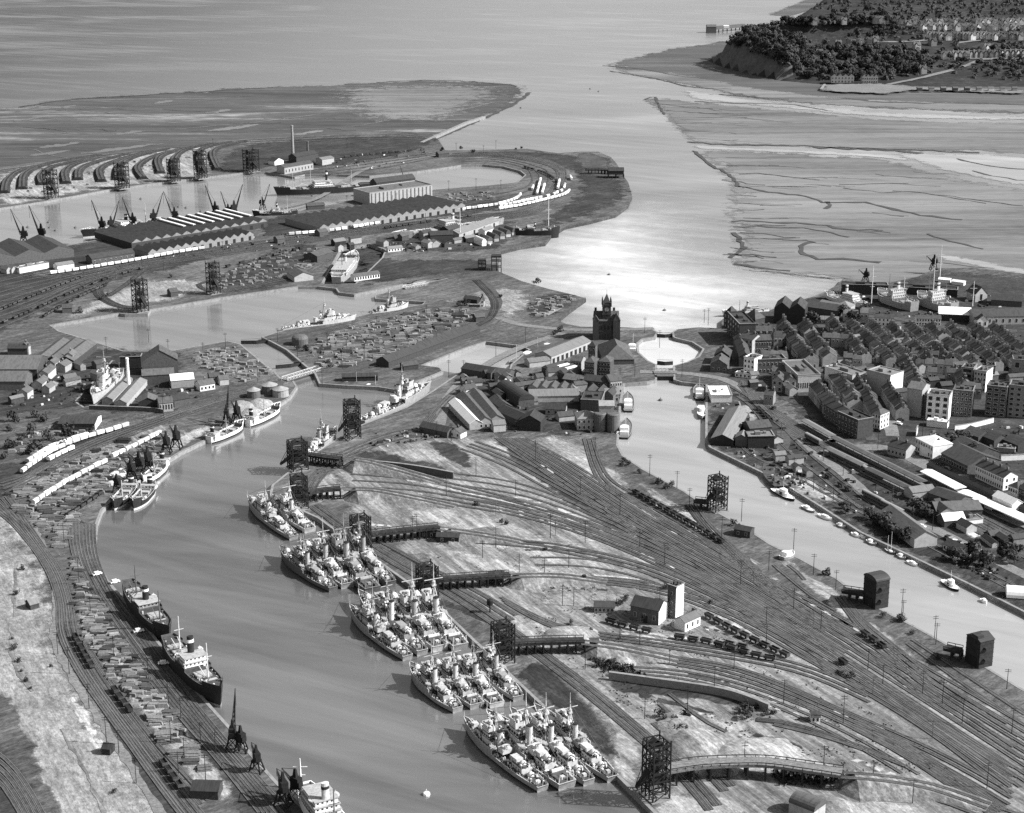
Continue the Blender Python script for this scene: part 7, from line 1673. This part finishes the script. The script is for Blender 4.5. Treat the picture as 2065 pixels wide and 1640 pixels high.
struct(mb.build('headland_hill', [M['hill'], M['cliff']], smooth=True))
def hit(u, v):
    r = ray(u, v); t = 2600
    for _ in range(700):
        p = Vector((0, 0, HC)) + r * t
        h = hz(p.x, p.y) if p.y > 2850 else -1
        if p.z <= max(h, 0): return Vector((p.x, p.y, max(h, 0))), h
        t += max(3, (p.z - max(h, 0)) * .8)
    return None, 0
def hpatch(pts, m, name):                      # a lane or field lying on the slope
    w = []
    for u, v in evenpx(pts, 14):
        p, h = hit(u, v)
        if p: w.append(p)
    b = MB(); ribbon(b, w, 9, lambda a: hz(a.x, a.y) + 1.2); struct(b.build(name, M[m]))
for pts in ([(1790, 172), (1860, 158), (1930, 140), (1980, 122)], [(1980, 122), (2065, 112)], [(1760, 86), (1850, 84), (1960, 72)], [(1930, 88), (2000, 80), (2060, 70)], [(1880, 118), (2065, 120)]): hpatch(pts, 'road', 'lane')
# ------------------------------------------------------------------ trees and bushes: trunk, limbs and a crown of leaf clumps
def tree_mesh(h, w_, seed, n=300, low=.25, name='broadleaf_tree', leaf=1.0):
    rr = random.Random(seed); b = MB()
    b.cyl((0, 0, -1), (0, 0, h * .45), .35 * h / 10, .2 * h / 10, 6, 0)
    for k in range(4):
        a = rr.uniform(0, 6.28); b.bar((0, 0, h * rr.uniform(.25, .42)), (math.cos(a) * w_ * .3, math.sin(a) * w_ * .3, h * rr.uniform(.5, .75)), .22, 0, .1)
    lobes = [(rr.uniform(-.3, .3) * w_, rr.uniform(-.3, .3) * w_, h * rr.uniform(low + .2, .82), w_ * rr.uniform(.2, .34)) for _ in range(7)]
    for _ in range(n):
        lx, ly, lz, lr = rr.choice(lobes)
        d = Vector((rr.gauss(0, 1), rr.gauss(0, 1), rr.gauss(0, .8))).normalized() * lr * rr.uniform(.6, 1.12)
        c = Vector((lx, ly, max(h * low, lz + d.z))) + Vector((d.x, d.y, 0))
        s = leaf * rr.uniform(.5, 1.2); nrm = (d.normalized() + Vector((rr.uniform(-.6, .6), rr.uniform(-.6, .6), rr.uniform(-.2, .8)))).normalized()
        a = nrm.orthogonal().normalized(); e = nrm.cross(a)
        t = rr.uniform(0, 6.28); a, e = a * math.cos(t) + e * math.sin(t), e * math.cos(t) - a * math.sin(t)
        b.add([c + a * s, c + e * s * .8, c - a * s * .9, c - e * s * .7], [(0, 1, 2, 3)], 1)
    return b.mesh(name, [M['bark'], M['leaf']])
TM = [tree_mesh(11, 11, s, 320, .2, 'broadleaf_tree', 1.35) for s in range(5)]
BM = [tree_mesh(3.4, 5, 20 + s, 150, .02, 'bush', .5) for s in range(4)]
def plant(p, data, name, lab, cat, grp, s):
    o = link(name, R.choice(data), None, p, R.uniform(0, 6.28), (s * R.uniform(.85, 1.2), s * R.uniform(.85, 1.2), s * R.uniform(.85, 1.2)))
    tag(o, lab, cat, grp); return o
def wood(poly, n, gap, lab, grp, s=1.0):
    k = 0
    for u, v in scatter(poly, n, gap):
        p, h = hit(u, v)
        if p and h > 3: plant(p, TM, 'broadleaf_tree', lab, 'tree', grp, s); k += 1
    return k
wood([(1452, 76), (1500, 56), (1560, 42), (1640, 62), (1640, 100), (1600, 150), (1560, 128), (1520, 112), (1480, 98)], 105, 4.6, 'dark tree on the cliff top of the headland', 'trees of the headland cliff top', 1.25)
wood([(1600, 150), (1640, 96), (1760, 96), (1860, 108), (1895, 126), (1870, 150), (1770, 164), (1660, 166)], 110, 5.5, 'dark tree on the wooded slope below the headland villas', 'trees of the headland slope', 1.25)
wood([(1640, 40), (1720, 20), (1830, 36), (1850, 64), (1760, 82), (1660, 70)], 36, 8, 'tree among the villas on the headland', 'trees among the headland villas', 1.2)
wood([(1900, 100), (2065, 92), (2065, 160), (1960, 150), (1900, 130)], 26, 10, 'tree beside the lanes of the headland', 'trees by the headland lanes', 1.0)
# far woodland, hedges and undergrowth read as one mass
mb = MB()
for poly, n in (([(1456, 80), (1500, 60), (1560, 46), (1640, 64), (1640, 100), (1605, 150), (1560, 128), (1520, 112), (1480, 98)], 200), ([(1605, 150), (1640, 96), (1760, 92), (1860, 106), (1895, 126), (1870, 152), (1770, 166), (1660, 168)], 240), ([(1640, 40), (1720, 20), (1860, 36), (1900, 60), (1760, 86), (1660, 74)], 110), ([(1890, 100), (2065, 92), (2065, 165), (1960, 160), (1890, 140)], 70), ([(1600, 18), (1680, -8), (2075, -8), (2075, 34), (1900, 44), (1760, 24)], 260), ([(1860, 50), (2070, 40), (2070, 100), (1900, 96)], 70), ([(1720, 60), (1880, 60), (1900, 90), (1760, 92)], 40)):
    for u, v in scatter(poly, n, 3):
        p, h = hit(u, v)
        if not p or h < 3: continue
        w_ = R.uniform(6, 13); hh = R.uniform(4, 9)
        for _ in range(16):
            d = Vector((R.gauss(0, 1), R.gauss(0, 1), abs(R.gauss(0, 1)))).normalized(); c = p + Vector((d.x * w_ * .5, d.y * w_ * .5, d.z * hh))
            s = R.uniform(1.5, 3); a = d.orthogonal().normalized(); e = d.cross(a)
            mb.add([c + a * s, c + e * s, c - a * s, c - e * s], [(0, 1, 2, 3)])
struct(mb.build('woods', M['leaf']), 'stuff')
# villas and terraces on the headland
vm = []
for k, (wm, rm) in enumerate((('pbrick', 'slate'), ('cream', 'slate2'), ('render', 'slate2'))):
    b = MB(); b.box(-5, 5, -4, 4, -2, 6.5, 0); b.gable(-5, 5, -4, 4, 6.5, 10, 'x', 1, .4, 0); b.box(-4, -3, -.5, .5, 8, 11.5, 2); b.box(3, 4, -.5, .5, 8, 11.5, 2); b.gable(-3.5, .5, -5, 0, 6.3, 9.4, 'y', 1, .2, 0); b.box(-3.5, .5, -5, -4, -2, 6.3, 0)
    vm.append(b.mesh('villa', [M[wm], M[rm], M['pbrick']]))
def villas(pts, data, lab, grp, s=1.25, rz=0.0):
    for i, (u, v) in enumerate(pts):
        p, h = hit(u, v)
        if p and h > 1: tag(link('villa', R.choice(data), None, p, rz + R.uniform(-.25, .25), s), nth(i) + ' ' + lab, 'house', grp)
gv = 'houses on the headland'
villas([(1640, 82), (1690, 94), (1712, 88), (1722, 92), (1736, 90), (1752, 88), (1765, 86), (1700, 72), (1646, 122), (1660, 118), (1668, 121), (1652, 112)], vm, 'pale villa among the headland trees', gv, 1.1)
villas([(1862 + i * 11, 62 - (i % 3)) for i in range(18)], vm, 'house of the upper terrace on the headland', gv)
villas([(1872 + i * 11, 52 - (i % 2) * 2) for i in range(18)], vm, 'house of the highest terrace on the headland', gv)
villas([(1875 + i * 12, 78 + (i % 4)) for i in range(16)], vm, 'house of the middle terrace on the headland', gv)
villas([(1905 + i * 10.5, 118 - i * .2) for i in range(16)], vm, 'house of the long lower terrace on the headland', gv)
villas([(1765 + i * 13, 50 + (i % 2) * 5) for i in range(8)], vm, 'house below the far wood on the headland', gv)
villas([(1860, 148), (1848, 100), (1880, 92), (1990, 104), (2020, 84), (2040, 80)], vm, 'lone house on the headland slope', gv)
for A, B, lab in (((1676, 167), (1722, 167), 'long gothic custom house at the foot of the headland'), ((1738, 168), (1770, 168), 'gabled house with turret at the foot of the headland')):
    H(lab, A, B, 14, 11, ('saw', 4, 4, 1), 'pbrick', 'slate', (7, 2, 1.6, 2.6), None, 2, 0, None, None, None, 3)
struct(patch([(1655, 172), (1700, 168), (1780, 168), (1860, 174), (2000, 178), (2070, 182), (2070, 190), (1960, 186), (1860, 182), (1790, 190), (1740, 188), (1660, 184)], M['road'], 'sea_lock_apron', 3.2, 1))
t = empty('dock_entrance_wall', P(1655, 184, 0)); q = MB(); a, b_ = P(1655, 186, 0), P(1795, 189, 0); d = b_ - a
q.bar((0, 0, 1.5), (d.x, d.y, 1.5), 3.2); q.bar((0, 0, 2), (P(1663, 176, 0).x - a.x, P(1663, 176, 0).y - a.y, 2), 3.5); q.build('masonry', M['stone'], t); tag(t, 'pale masonry wall of the dock entrance below the headland', 'sea wall')
for i in range(9): S(nth(i) + ' pale store along the quay below the headland', (1850 + i * 24, 183), (1860 + i * 24, 183), 8, 4, gable(2), R.choice(('stucco', 'render', 'brick')), 'slate2')
# pier beyond the headland
a, b_ = P(1432, 66, 0), P(1500, 60, 0); t = empty('pleasure_pier', a); d = b_ - a
q = MB(); q.bar((0, 0, 9), (d.x, d.y, 9), 7); q.build('deck', M['dgrey'], t)
for k in range(9): link('pile', shared('pile', lambda b: (b.bar((0, -3, -1), (0, -3, 9), 1.4), b.bar((0, 3, -1), (0, 3, 9), 1.4)), M['timber'], 'pile'), t, (d.x * k / 8, d.y * k / 8, 0))
q = MB(); q.box(-8, 12, -10, 10, -1, 13); q.gable(-8, 12, -10, 10, 13, 17, 'x'); q.build('pavilion', M['dgrey'], t); q = MB(); q.box(28, 40, -6, 6, 10, 15); q.build('kiosk', M['stucco'], t); tag(t, 'dark pier with a pavilion at its end beyond the headland', 'pier')
t = empty('sea_wall', P(850, 293, 0)); q = MB(); w2 = [p - P(850, 293, 0) for p in PP([(850, 293), (900, 270), (940, 252), (976, 240)], 0)]
for p, r in zip(w2, w2[1:]): q.bar(p + Vector((0, 0, 1.5)), r + Vector((0, 0, 1.5)), 5)
q.build('masonry', M['stone'], t); tag(t, 'low stone breakwater running along the edge of the tidal flat', 'breakwater')
t = empty('sea_wall', P(1190, 642, 0)); q = MB(); w2 = [p - P(1190, 642, 0) for p in PP([(1100, 644), (1178, 602)], 0)]
t.location = P(1100, 644, 0); q = MB(); q.bar((0, 0, 2), tuple(P(1178, 604, 0) - P(1100, 644, 0)), 4.5); q.build('masonry', M['stone'], t); tag(t, 'dark sloping breakwater by the timber ground at the river', 'breakwater')
# ------------------------------------------------------------------ stacks, poles, bushes and yard clutter
def stack_mesh(sd):
    rr = random.Random(sd); b = MB()
    for lvl, n in ((0, 6), (1, 5), (2, 4 - sd % 3)):
        for i in range(max(1, n)):
            L = rr.uniform(2.6, 3.8); y = (i - n / 2 + .5) * .62
            b.cyl((-L + rr.uniform(-.3, .3), y, .32 + lvl * .55), (L, y, .32 + lvl * .55), .33, .29, 6)
    return b.mesh('timber_stack', M['log'])
SM = [stack_mesh(i) for i in range(4)]
def stacks(poly, n, gap, where, grp, rz, s=1.0):
    for u, v in scatter(poly, n, gap):
        k = s * R.uniform(.75, 1.25)
        o = link('timber_stack', R.choice(SM), None, P(u, v), rz + R.uniform(-.3, .3), (k, k * R.uniform(.9, 1.8), k * R.uniform(.8, 1.3)))
        tag(o, 'dark stack of logs ' + where, 'timber stack', grp)
stacks([(146, 1120), (190, 1200), (232, 1270), (290, 1350), (300, 1400), (262, 1390), (215, 1340), (172, 1275), (152, 1220), (146, 1160)], 125, 8.5, 'among many on the pale ground beside the curving near quay', 'log stacks on the near quay', 0, .72)
stacks([(300, 1380), (340, 1430), (380, 1490), (420, 1560), (400, 1590), (350, 1530), (300, 1460)], 14, 14, 'on the open pale ground near the picture foot', 'log stacks near the picture foot', .1)
stacks([(16, 1000), (80, 960), (180, 915), (300, 870), (330, 880), (230, 940), (150, 985), (80, 1040), (70, 1060)], 66, 9, 'between the lines of white wagons on the storage ground', 'log stacks between the wagon lines', .1)
stacks([(80, 1050), (150, 1000), (260, 938), (330, 895), (325, 920), (260, 960), (190, 1010), (150, 1050), (130, 1110), (100, 1090)], 40, 9, 'between the quayside wagons and the dock', 'log stacks behind the quay cranes', .1)
stacks([(612, 700), (700, 660), (850, 628), (940, 625), (960, 640), (900, 668), (780, 715), (700, 742), (650, 742)], 50, 9, 'on the grassy spit between the basins', 'log stacks on the spit', .2, 1.15)
# past three hundred of them the smaller, farther ones read as one spread
mb = MB()
for poly, n in (([(612, 702), (700, 660), (850, 628), (940, 625), (965, 640), (900, 670), (780, 718), (700, 744), (645, 744)], 300), ([(392, 712), (470, 700), (500, 718), (560, 755), (500, 772), (430, 762), (400, 740)], 150), ([(430, 560), (560, 505), (640, 500), (630, 535), (560, 565), (440, 585)], 130), ([(20, 1000), (180, 915), (320, 872), (325, 915), (190, 1010), (100, 1075)], 170), ([(148, 1130), (220, 1260), (300, 1370), (380, 1500), (330, 1500), (230, 1380), (160, 1270)], 110), ([(20, 890), (130, 850), (200, 870), (120, 910), (20, 925)], 40), ([(1075, 605), (1130, 594), (1165, 602), (1095, 640), (1060, 632)], 60), ([(870, 395), (1000, 384), (1010, 400), (900, 414)], 50), ([(60, 360), (430, 300), (430, 345), (240, 372), (40, 400)], 60)):
    for u, v in scatter(poly, n, 3.0):
        p = P(u, v); a = R.uniform(-.4, .4)
        mb.obox(p.x, p.y, a, R.uniform(2, 6), R.uniform(1, 3), ZL, ZL + R.uniform(.8, 2.2), 0 if R.random() < .94 else 1, R.uniform(.7, .95))
struct(mb.build('scattered_timber', [M['log'], M['pbrick']]), 'stuff')
# rubbish, machine parts and oddments lying about the works, too small and many to tell apart
mb = MB()
for poly, n in (([(905, 760), (1060, 752), (1200, 745), (1250, 800), (1250, 880), (1100, 875), (960, 870)], 170), ([(1440, 770), (1600, 870), (1740, 960), (1880, 1030), (1800, 1080), (1560, 960), (1440, 900)], 150), ([(1480, 700), (1700, 660), (2060, 670), (2060, 760), (1800, 860), (1600, 800), (1500, 770)], 320), ([(1900, 1120), (2000, 1140), (2060, 1190), (1990, 1170), (1900, 1130)], 70), ([(1880, 870), (2060, 860), (2060, 940), (1960, 930), (1880, 900)], 90), ([(60, 740), (230, 730), (240, 800), (100, 820), (0, 830)], 150), ([(230, 760), (400, 770), (420, 800), (250, 830)], 70), ([(100, 545), (200, 520), (560, 470), (640, 480), (600, 500), (300, 525), (110, 556)], 110), ([(700, 500), (900, 480), (1000, 470), (1000, 500), (860, 510)], 100), ([(540, 345), (660, 320), (860, 300), (900, 312), (760, 340)], 90), ([(1500, 920), (1560, 930), (1545, 975), (1600, 990), (1640, 1000), (1560, 900)], 80), ([(1660, 590), (1780, 575), (1990, 590), (2060, 640), (1800, 640)], 130), ([(720, 880), (880, 860), (900, 880), (760, 905)], 60)):
    for u, v in scatter(poly, n, 1.5, 20):
        p = P(u, v); s = R.uniform(.5, 1.8)
        mb.obox(p.x, p.y, R.uniform(0, 3), s * R.uniform(1, 3), s, ZL, ZL + s * R.uniform(.5, 1.3), R.choice((0, 0, 0, 1, 1, 2)), R.uniform(.6, 1))
struct(mb.build('yard_clutter', [M['black'], M['dgrey'], M['pgrey']]), 'stuff')
# telegraph and lamp poles
pm = MB(); pm.cyl((0, 0, -.5), (0, 0, 13), .2, .13, 6)
for z in (11.2, 12.3): pm.bar((-1.5, 0, z), (1.5, 0, z), .18)
pm = pm.mesh('telegraph_pole', M['timber'])
pts = [(832, 1080), (840, 1078), (973, 1125), (1047, 1165), (1098, 1165), (1134, 1222), (1157, 1222), (1147, 1145), (1290, 1105), (1545, 1260), (1545, 1300), (1440, 1400), (1386, 1440), (1180, 1095), (1340, 1140), (1493, 1180), (1550, 1150), (1640, 1160), (1685, 1190), (1820, 1250), (1818, 1240), (1887, 1300), (1884, 1290), (1655, 1270), (1860, 1400), (1780, 1380), (1900, 1420), (1940, 1460), (2030, 1390), (2040, 1480), (1750, 1350), (1600, 1230), (1455, 1090), (1390, 1025), (1495, 1050), (1600, 1110), (1310, 960), (1365, 985), (900, 1000), (1040, 1000), (960, 960), (1080, 930), (1200, 920), (1170, 1000), (1250, 1040), (1110, 1085), (1000, 1105), (1330, 1230), (1290, 1300), (1480, 1350), (1700, 1460), (1580, 1420), (1330, 1555), (1760, 1580), (1660, 1560), (1500, 1555), (1840, 1620), (1990, 1590), (1180, 1350), (1300, 1450), (1250, 1290),
       (455, 700), (410, 720), (520, 770), (560, 690), (600, 720), (660, 700), (700, 720), (735, 725), (760, 670), (860, 640), (880, 690), (930, 650), (650, 780), (690, 745), (340, 720), (300, 690), (215, 712), (905, 760), (935, 755), (1000, 720), (1060, 690), (1250, 780), (1280, 760), (1330, 700), (1420, 650), (1375, 760), (1300, 672), (1428, 655), (880, 880), (910, 890),
       (345, 1500), (372, 1530), (365, 1450), (340, 1420), (415, 1575), (360, 1560), (300, 1375), (230, 1330), (183, 1240), (180, 1430), (240, 1520), (215, 1500), (117, 1320), (140, 1360), (275, 1580), (435, 1520), (405, 1500), (160, 1180), (130, 1100), (250, 930), (150, 880), (330, 840), (1640, 990), (1680, 1010), (1700, 960), (1764, 1010), (1740, 1050), (1840, 1060), (1880, 1070), (1970, 1110), (1990, 1090), (2015, 1120), (1600, 960), (2030, 970), (1860, 880), (1770, 905), (700, 420), (800, 408), (870, 395), (905, 385), (960, 385), (1010, 380), (620, 470), (450, 515), (330, 545), (170, 575), (200, 345), (430, 300), (700, 300), (850, 315), (1000, 300), (975, 310), (920, 305)]
for i, (u, v) in enumerate(pts):
    k = 'in the fan of sidings' if 830 <= u and v > 880 else 'on the dock estate around the basins' if v > 600 and u < 1430 and v < 900 else 'on the west bank of the long dock' if u < 460 and v > 800 else 'beside the station and narrow dock' if u > 1500 and v > 600 else 'among the far docks'
    o = link('telegraph_pole', pm, None, P(u, v), R.uniform(-.3, .3), (1, 1, R.uniform(.75, 1.15)))
    tag(o, 'thin dark pole ' + k, 'pole', 'poles ' + k)
# signal posts
sm_ = MB(); sm_.cyl((0, 0, 0), (0, 0, 9), .16, .12, 6); sm_.box(0, 1.8, -.06, .06, 7.8, 8.2); sm_.box(-.4, .4, -.3, .3, 6.4, 7.0); sm_ = sm_.mesh('railway_signal', M['dgrey'])
for i, (u, v) in enumerate(((1400, 1100), (1520, 1180), (1640, 1262), (1760, 1400), (1230, 1010), (1120, 1080), (1880, 1490), (1575, 880), (1660, 930), (1800, 1010), (1000, 1040), (1350, 1340))):
    tag(link('railway_signal', sm_, None, P(u, v), R.uniform(-.5, .5), 1.1), 'slender railway signal post with arm beside the running lines', 'signal', 'railway signals')
# masts of the repair dock and the flag staff
for u, v, h, lab in ((1757, 612, 33, 'tall pale mast standing over the outer repair dock'), (1822, 600, 18, 'shorter pale mast in the repair dock'), (1880, 612, 40, 'tallest pale mast by the white ship deckhouse'), (1895, 560, 30, 'pale mast rising from the shore beyond the repair dock'), (1961, 618, 22, 'pale mast with cross yards at the church hall'), (928, 480, 30, 'tall thin mast beside the black repair yard shed'), (1106, 470, 34, 'tall thin mast beside the black hulk'), (607, 1590, 14, 'thick white mast with cross arm by the white ship')):
    t = empty('ship_mast', P(u, v)); q = MB(); q.cyl((0, 0, 0), (0, 0, h), .45 if h > 15 else .6, .22, 8); q.build('pole', M['cream'], t); q = MB(); q.bar((-3, 0, h * .72), (3, 0, h * .72), .3); q.bar((-2, 0, h * .45), (2, 0, h * .45), .3); q.build('yard_arm', M['cream'], t); tag(t, lab, 'mast')
# bushes and small trees
def bushes(pts, lab, grp, s=1.0, data=None, name='bush', cat='bush'):
    for u, v in pts: plant(P(u, v), data or BM, name, lab, cat, grp, s * R.uniform(.7, 1.3))
bushes([(1225, 1348), (1235, 1340), (1246, 1352), (1218, 1355), (1240, 1362), (1262, 1356), (1205, 1345), (1340, 1452), (1352, 1462), (1360, 1455), (1330, 1446), (1372, 1474), (1385, 1448), (1500, 1432), (1512, 1438), (1508, 1448), (1495, 1440), (1522, 1430), (1560, 1440), (1545, 1442), (1590, 1548), (1565, 1540), (1610, 1556), (1640, 1560)], 'dark bush on the banks below the retaining wall', 'bushes below the retaining wall', .85)
bushes([(1255, 1218), (1262, 1212), (1248, 1222), (1010, 1054), (1022, 1058), (1180, 1168), (1262, 1205), (1130, 1290), (1190, 1275), (1250, 1290), (1220, 1302), (960, 1020), (1100, 1110), (1345, 1188), (1700, 1362), (1712, 1368), (1720, 1364), (1690, 1358), (1430, 1218), (860, 1170), (1010, 1290), (1150, 1260), (1400, 1235)], 'small dark bush among the sidings', 'bushes among the sidings', .7)
bushes([(1260, 930), (1268, 938), (1252, 940), (1290, 955), (1330, 975), (1345, 985), (1355, 982), (1480, 1060), (1486, 1072), (1492, 1066), (1500, 1076), (1665, 1160), (1780, 1245), (1815, 1250), (1820, 1254), (1890, 1330), (1840, 1280)], 'dark bush on the bank of the narrow dock', 'bushes on the narrow dock bank', .9)
bushes([(1122, 672), (1128, 668), (1118, 676), (1086, 570), (1078, 572), (1010, 600), (925, 618), (940, 616), (160, 632), (205, 605), (215, 598), (345, 560), (600, 706), (620, 708), (668, 742), (660, 736), (1052, 300), (1040, 302), (955, 308), (890, 306), (930, 300), (800, 316), (720, 330)], 'dark bush on the dock estate grass', 'bushes on the dock estate', 1.1)
bushes([(20, 905), (40, 895), (80, 905), (120, 900), (60, 915), (20, 870), (100, 888), (140, 878), (60, 880), (90, 850), (30, 850), (10, 925), (180, 875), (75, 842)], 'dark scrub clump on the waste ground west of the yard wall', 'scrub on the western waste ground', 1.7)
bushes([(25, 1290), (30, 1310), (36, 1335), (44, 1355), (52, 1375), (62, 1390), (34, 1200), (45, 1150), (104, 1345), (230, 1600)], 'low dark scrub on the rough ground west of the lines', 'scrub west of the lines', .6)
bushes([(1755, 1050), (1766, 1056), (1772, 1062), (1780, 1068), (1790, 1076), (1800, 1080), (1812, 1088), (1822, 1092), (1832, 1096), (1748, 1046), (1700, 1026), (1705, 1035), (1785, 1062), (1840, 1030), (1850, 1034), (1860, 1040), (1868, 1046), (1955, 1120), (1965, 1124), (1920, 1130), (1935, 1134), (1950, 1138), (1975, 1142), (1990, 1145), (2030, 1130), (2045, 1138), (2020, 1126), (2050, 1120)], 'bushy tree beside the narrow dock quay', 'trees beside the narrow dock', .62, TM, 'broadleaf_tree', 'tree')
bushes([(1560, 728), (1580, 742), (1592, 752), (1572, 760), (1600, 740), (1640, 655), (1700, 640), (1720, 650), (1730, 645), (1712, 660), (1745, 625), (1780, 650), (1905, 910), (1930, 905), (1940, 900), (1885, 900), (1960, 925)], 'dark tree between the town buildings', 'trees in the town', .75, TM, 'broadleaf_tree', 'tree')
# ditch hedge in the near corner, and grass tufts: nobody could count them
mb = MB()
def tufts(poly, n, s0, s1, h):
    for u, v in scatter(poly, n, .5, 12):
        p = P(u, v, ZL + .05)
        for _ in range(5):
            a = R.uniform(0, 6.28); r = R.uniform(s0, s1); c = p + Vector((R.gauss(0, 1.3), R.gauss(0, 1.3), 0)); x = Vector((math.cos(a), math.sin(a), 0)) * r
            mb.add([c - x, c + x, c + x * .6 + Vector((0, 0, h * R.uniform(.5, 1.2))), c - x * .7 + Vector((0, 0, h * R.uniform(.5, 1.2)))], [(0, 1, 2, 3)])
tufts([(1190, 1325), (1260, 1340), (1300, 1372), (1250, 1368)], 120, .5, 1.2, 1.6);
tufts([(700, 1050), (860, 1110), (1000, 1200), (1150, 1330), (1280, 1450), (1400, 1560), (1800, 1600), (2000, 1600), (1700, 1400), (1400, 1250), (1000, 1080)], 260, .2, .6, .6)
tufts([(1560, 1560), (1700, 1560), (1720, 1580), (1580, 1584)], 80, .5, 1.2, 1.4)
struct(mb.build('undergrowth', M['leaf']), 'stuff')
# motor cars, lorries
cmesh = MB(); cmesh.box(-2.1, 2.1, -.8, .8, .4, 1.0, 0, True); cmesh.box(-1.3, .9, -.72, .72, 1.0, 1.65, 0); cmesh.box(-1.34, .94, -.6, .6, 1.1, 1.5, 1)
for x in (-1.3, 1.3):
    for y in (-.75, .75): cmesh.cyl((x, y - .1, .36), (x, y + .1, .36), .36, .36, 8, 2)
CM = [MB() for _ in range(3)]
for c_, m in zip(CM, ('black', 'mgrey', 'cream')): c_.v, c_.f, c_.m = cmesh.v, cmesh.f, cmesh.m
CM = [c_.mesh('motor_car', [M[m], M['glass'], M['black']]) for c_, m in zip(CM, ('black', 'mgrey', 'cream'))]
for i, (u, v, k) in enumerate(((1910, 1086, 0), (1918, 1090, 1), (1926, 1095, 2), (1934, 1098, 0), (1942, 1102, 1), (1920, 1100, 0), (1858, 1064, 2), (1812, 856, 2), (1816, 848, 0), (1945, 977, 0), (1770, 870, 0), (1830, 780, 2), (1910, 948, 0), (2010, 1000, 0), (1560, 825, 0), (280, 1275, 2), (330, 1340, 2), (232, 1176, 2), (196, 1160, 2))):
    w = ('by the white cottage near the narrow dock', 'in the town streets', 'on the near quay')[0 if i < 7 else 1 if i < 15 else 2]
    tag(link('motor_car', CM[k], None, P(u, v, ZL + .25), R.uniform(-1, 1), 1.25), ('black', 'grey', 'pale')[k] + ' motor car parked ' + w, 'car', 'motor cars ' + w)
# white tarpaulin heaps on the quay
for i, (u, v, s) in enumerate(((228, 962, 3.4), (238, 956, 3.6), (244, 962, 3.4), (247, 948, 2.4), (224, 974, 2))):
    q = MB(); q.dome((0, 0, 0), s * 1.5, s, s * .7, 9, 3); tag(q.build('covered_heap', M['sheet'], None, P(u, v, ZL + .1), .6), nth(i) + ' white sheeted heap behind the quay cranes, counted up the quay', 'heap', 'sheeted heaps on the quay')
# ------------------------------------------------------------------ light and camera
w = bpy.data.worlds.new("World"); scene.world = w
w.use_nodes = True
nt = w.node_tree
sky = nt.nodes.new('ShaderNodeTexSky')
sky.sky_type = 'NISHITA'
sky.sun_disc = False
SUN_EL, SUN_DIR = rad(38), Vector((1.0, -.12, 0)).normalized()
sky.sun_elevation = SUN_EL
sky.sun_rotation = math.atan2(SUN_DIR.x, SUN_DIR.y)
sky.air_density, sky.dust_density = 1.0, 2.0
bw = nt.nodes.new('ShaderNodeRGBToBW')        # black and white film
nt.links.new(sky.outputs[0], bw.inputs[0])
nt.links.new(bw.outputs[0], nt.nodes['Background'].inputs['Color'])
nt.nodes['Background'].inputs['Strength'].default_value = .088
sl = bpy.data.lights.new('sun', 'SUN')
sl.energy = 4.6; sl.angle = rad(.5); sl.color = (1, 1, 1)
so = link('sun', sl, None, (0, 0, 500))
so.rotation_euler = (-Vector((SUN_DIR.x * math.cos(SUN_EL), SUN_DIR.y * math.cos(SUN_EL), math.sin(SUN_EL)))).to_track_quat('-Z', 'Y').to_euler()
cd = bpy.data.cameras.new('camera')
cd.sensor_width = 36; cd.lens = 36 * FPX / 2065
cd.clip_start = 1; cd.clip_end = 40000
co = link('camera', cd, None, (0, 0, HC))
co.rotation_euler = (math.pi / 2 - TH, 0, 0)
scene.camera = co
vs = scene.view_settings
vs.view_transform = 'Standard'; vs.look = 'None'; vs.gamma = 1; vs.exposure = 1.0
vs.use_curve_mapping = False
scene.cycles.use_denoising = False
scene.cycles.max_bounces = 5
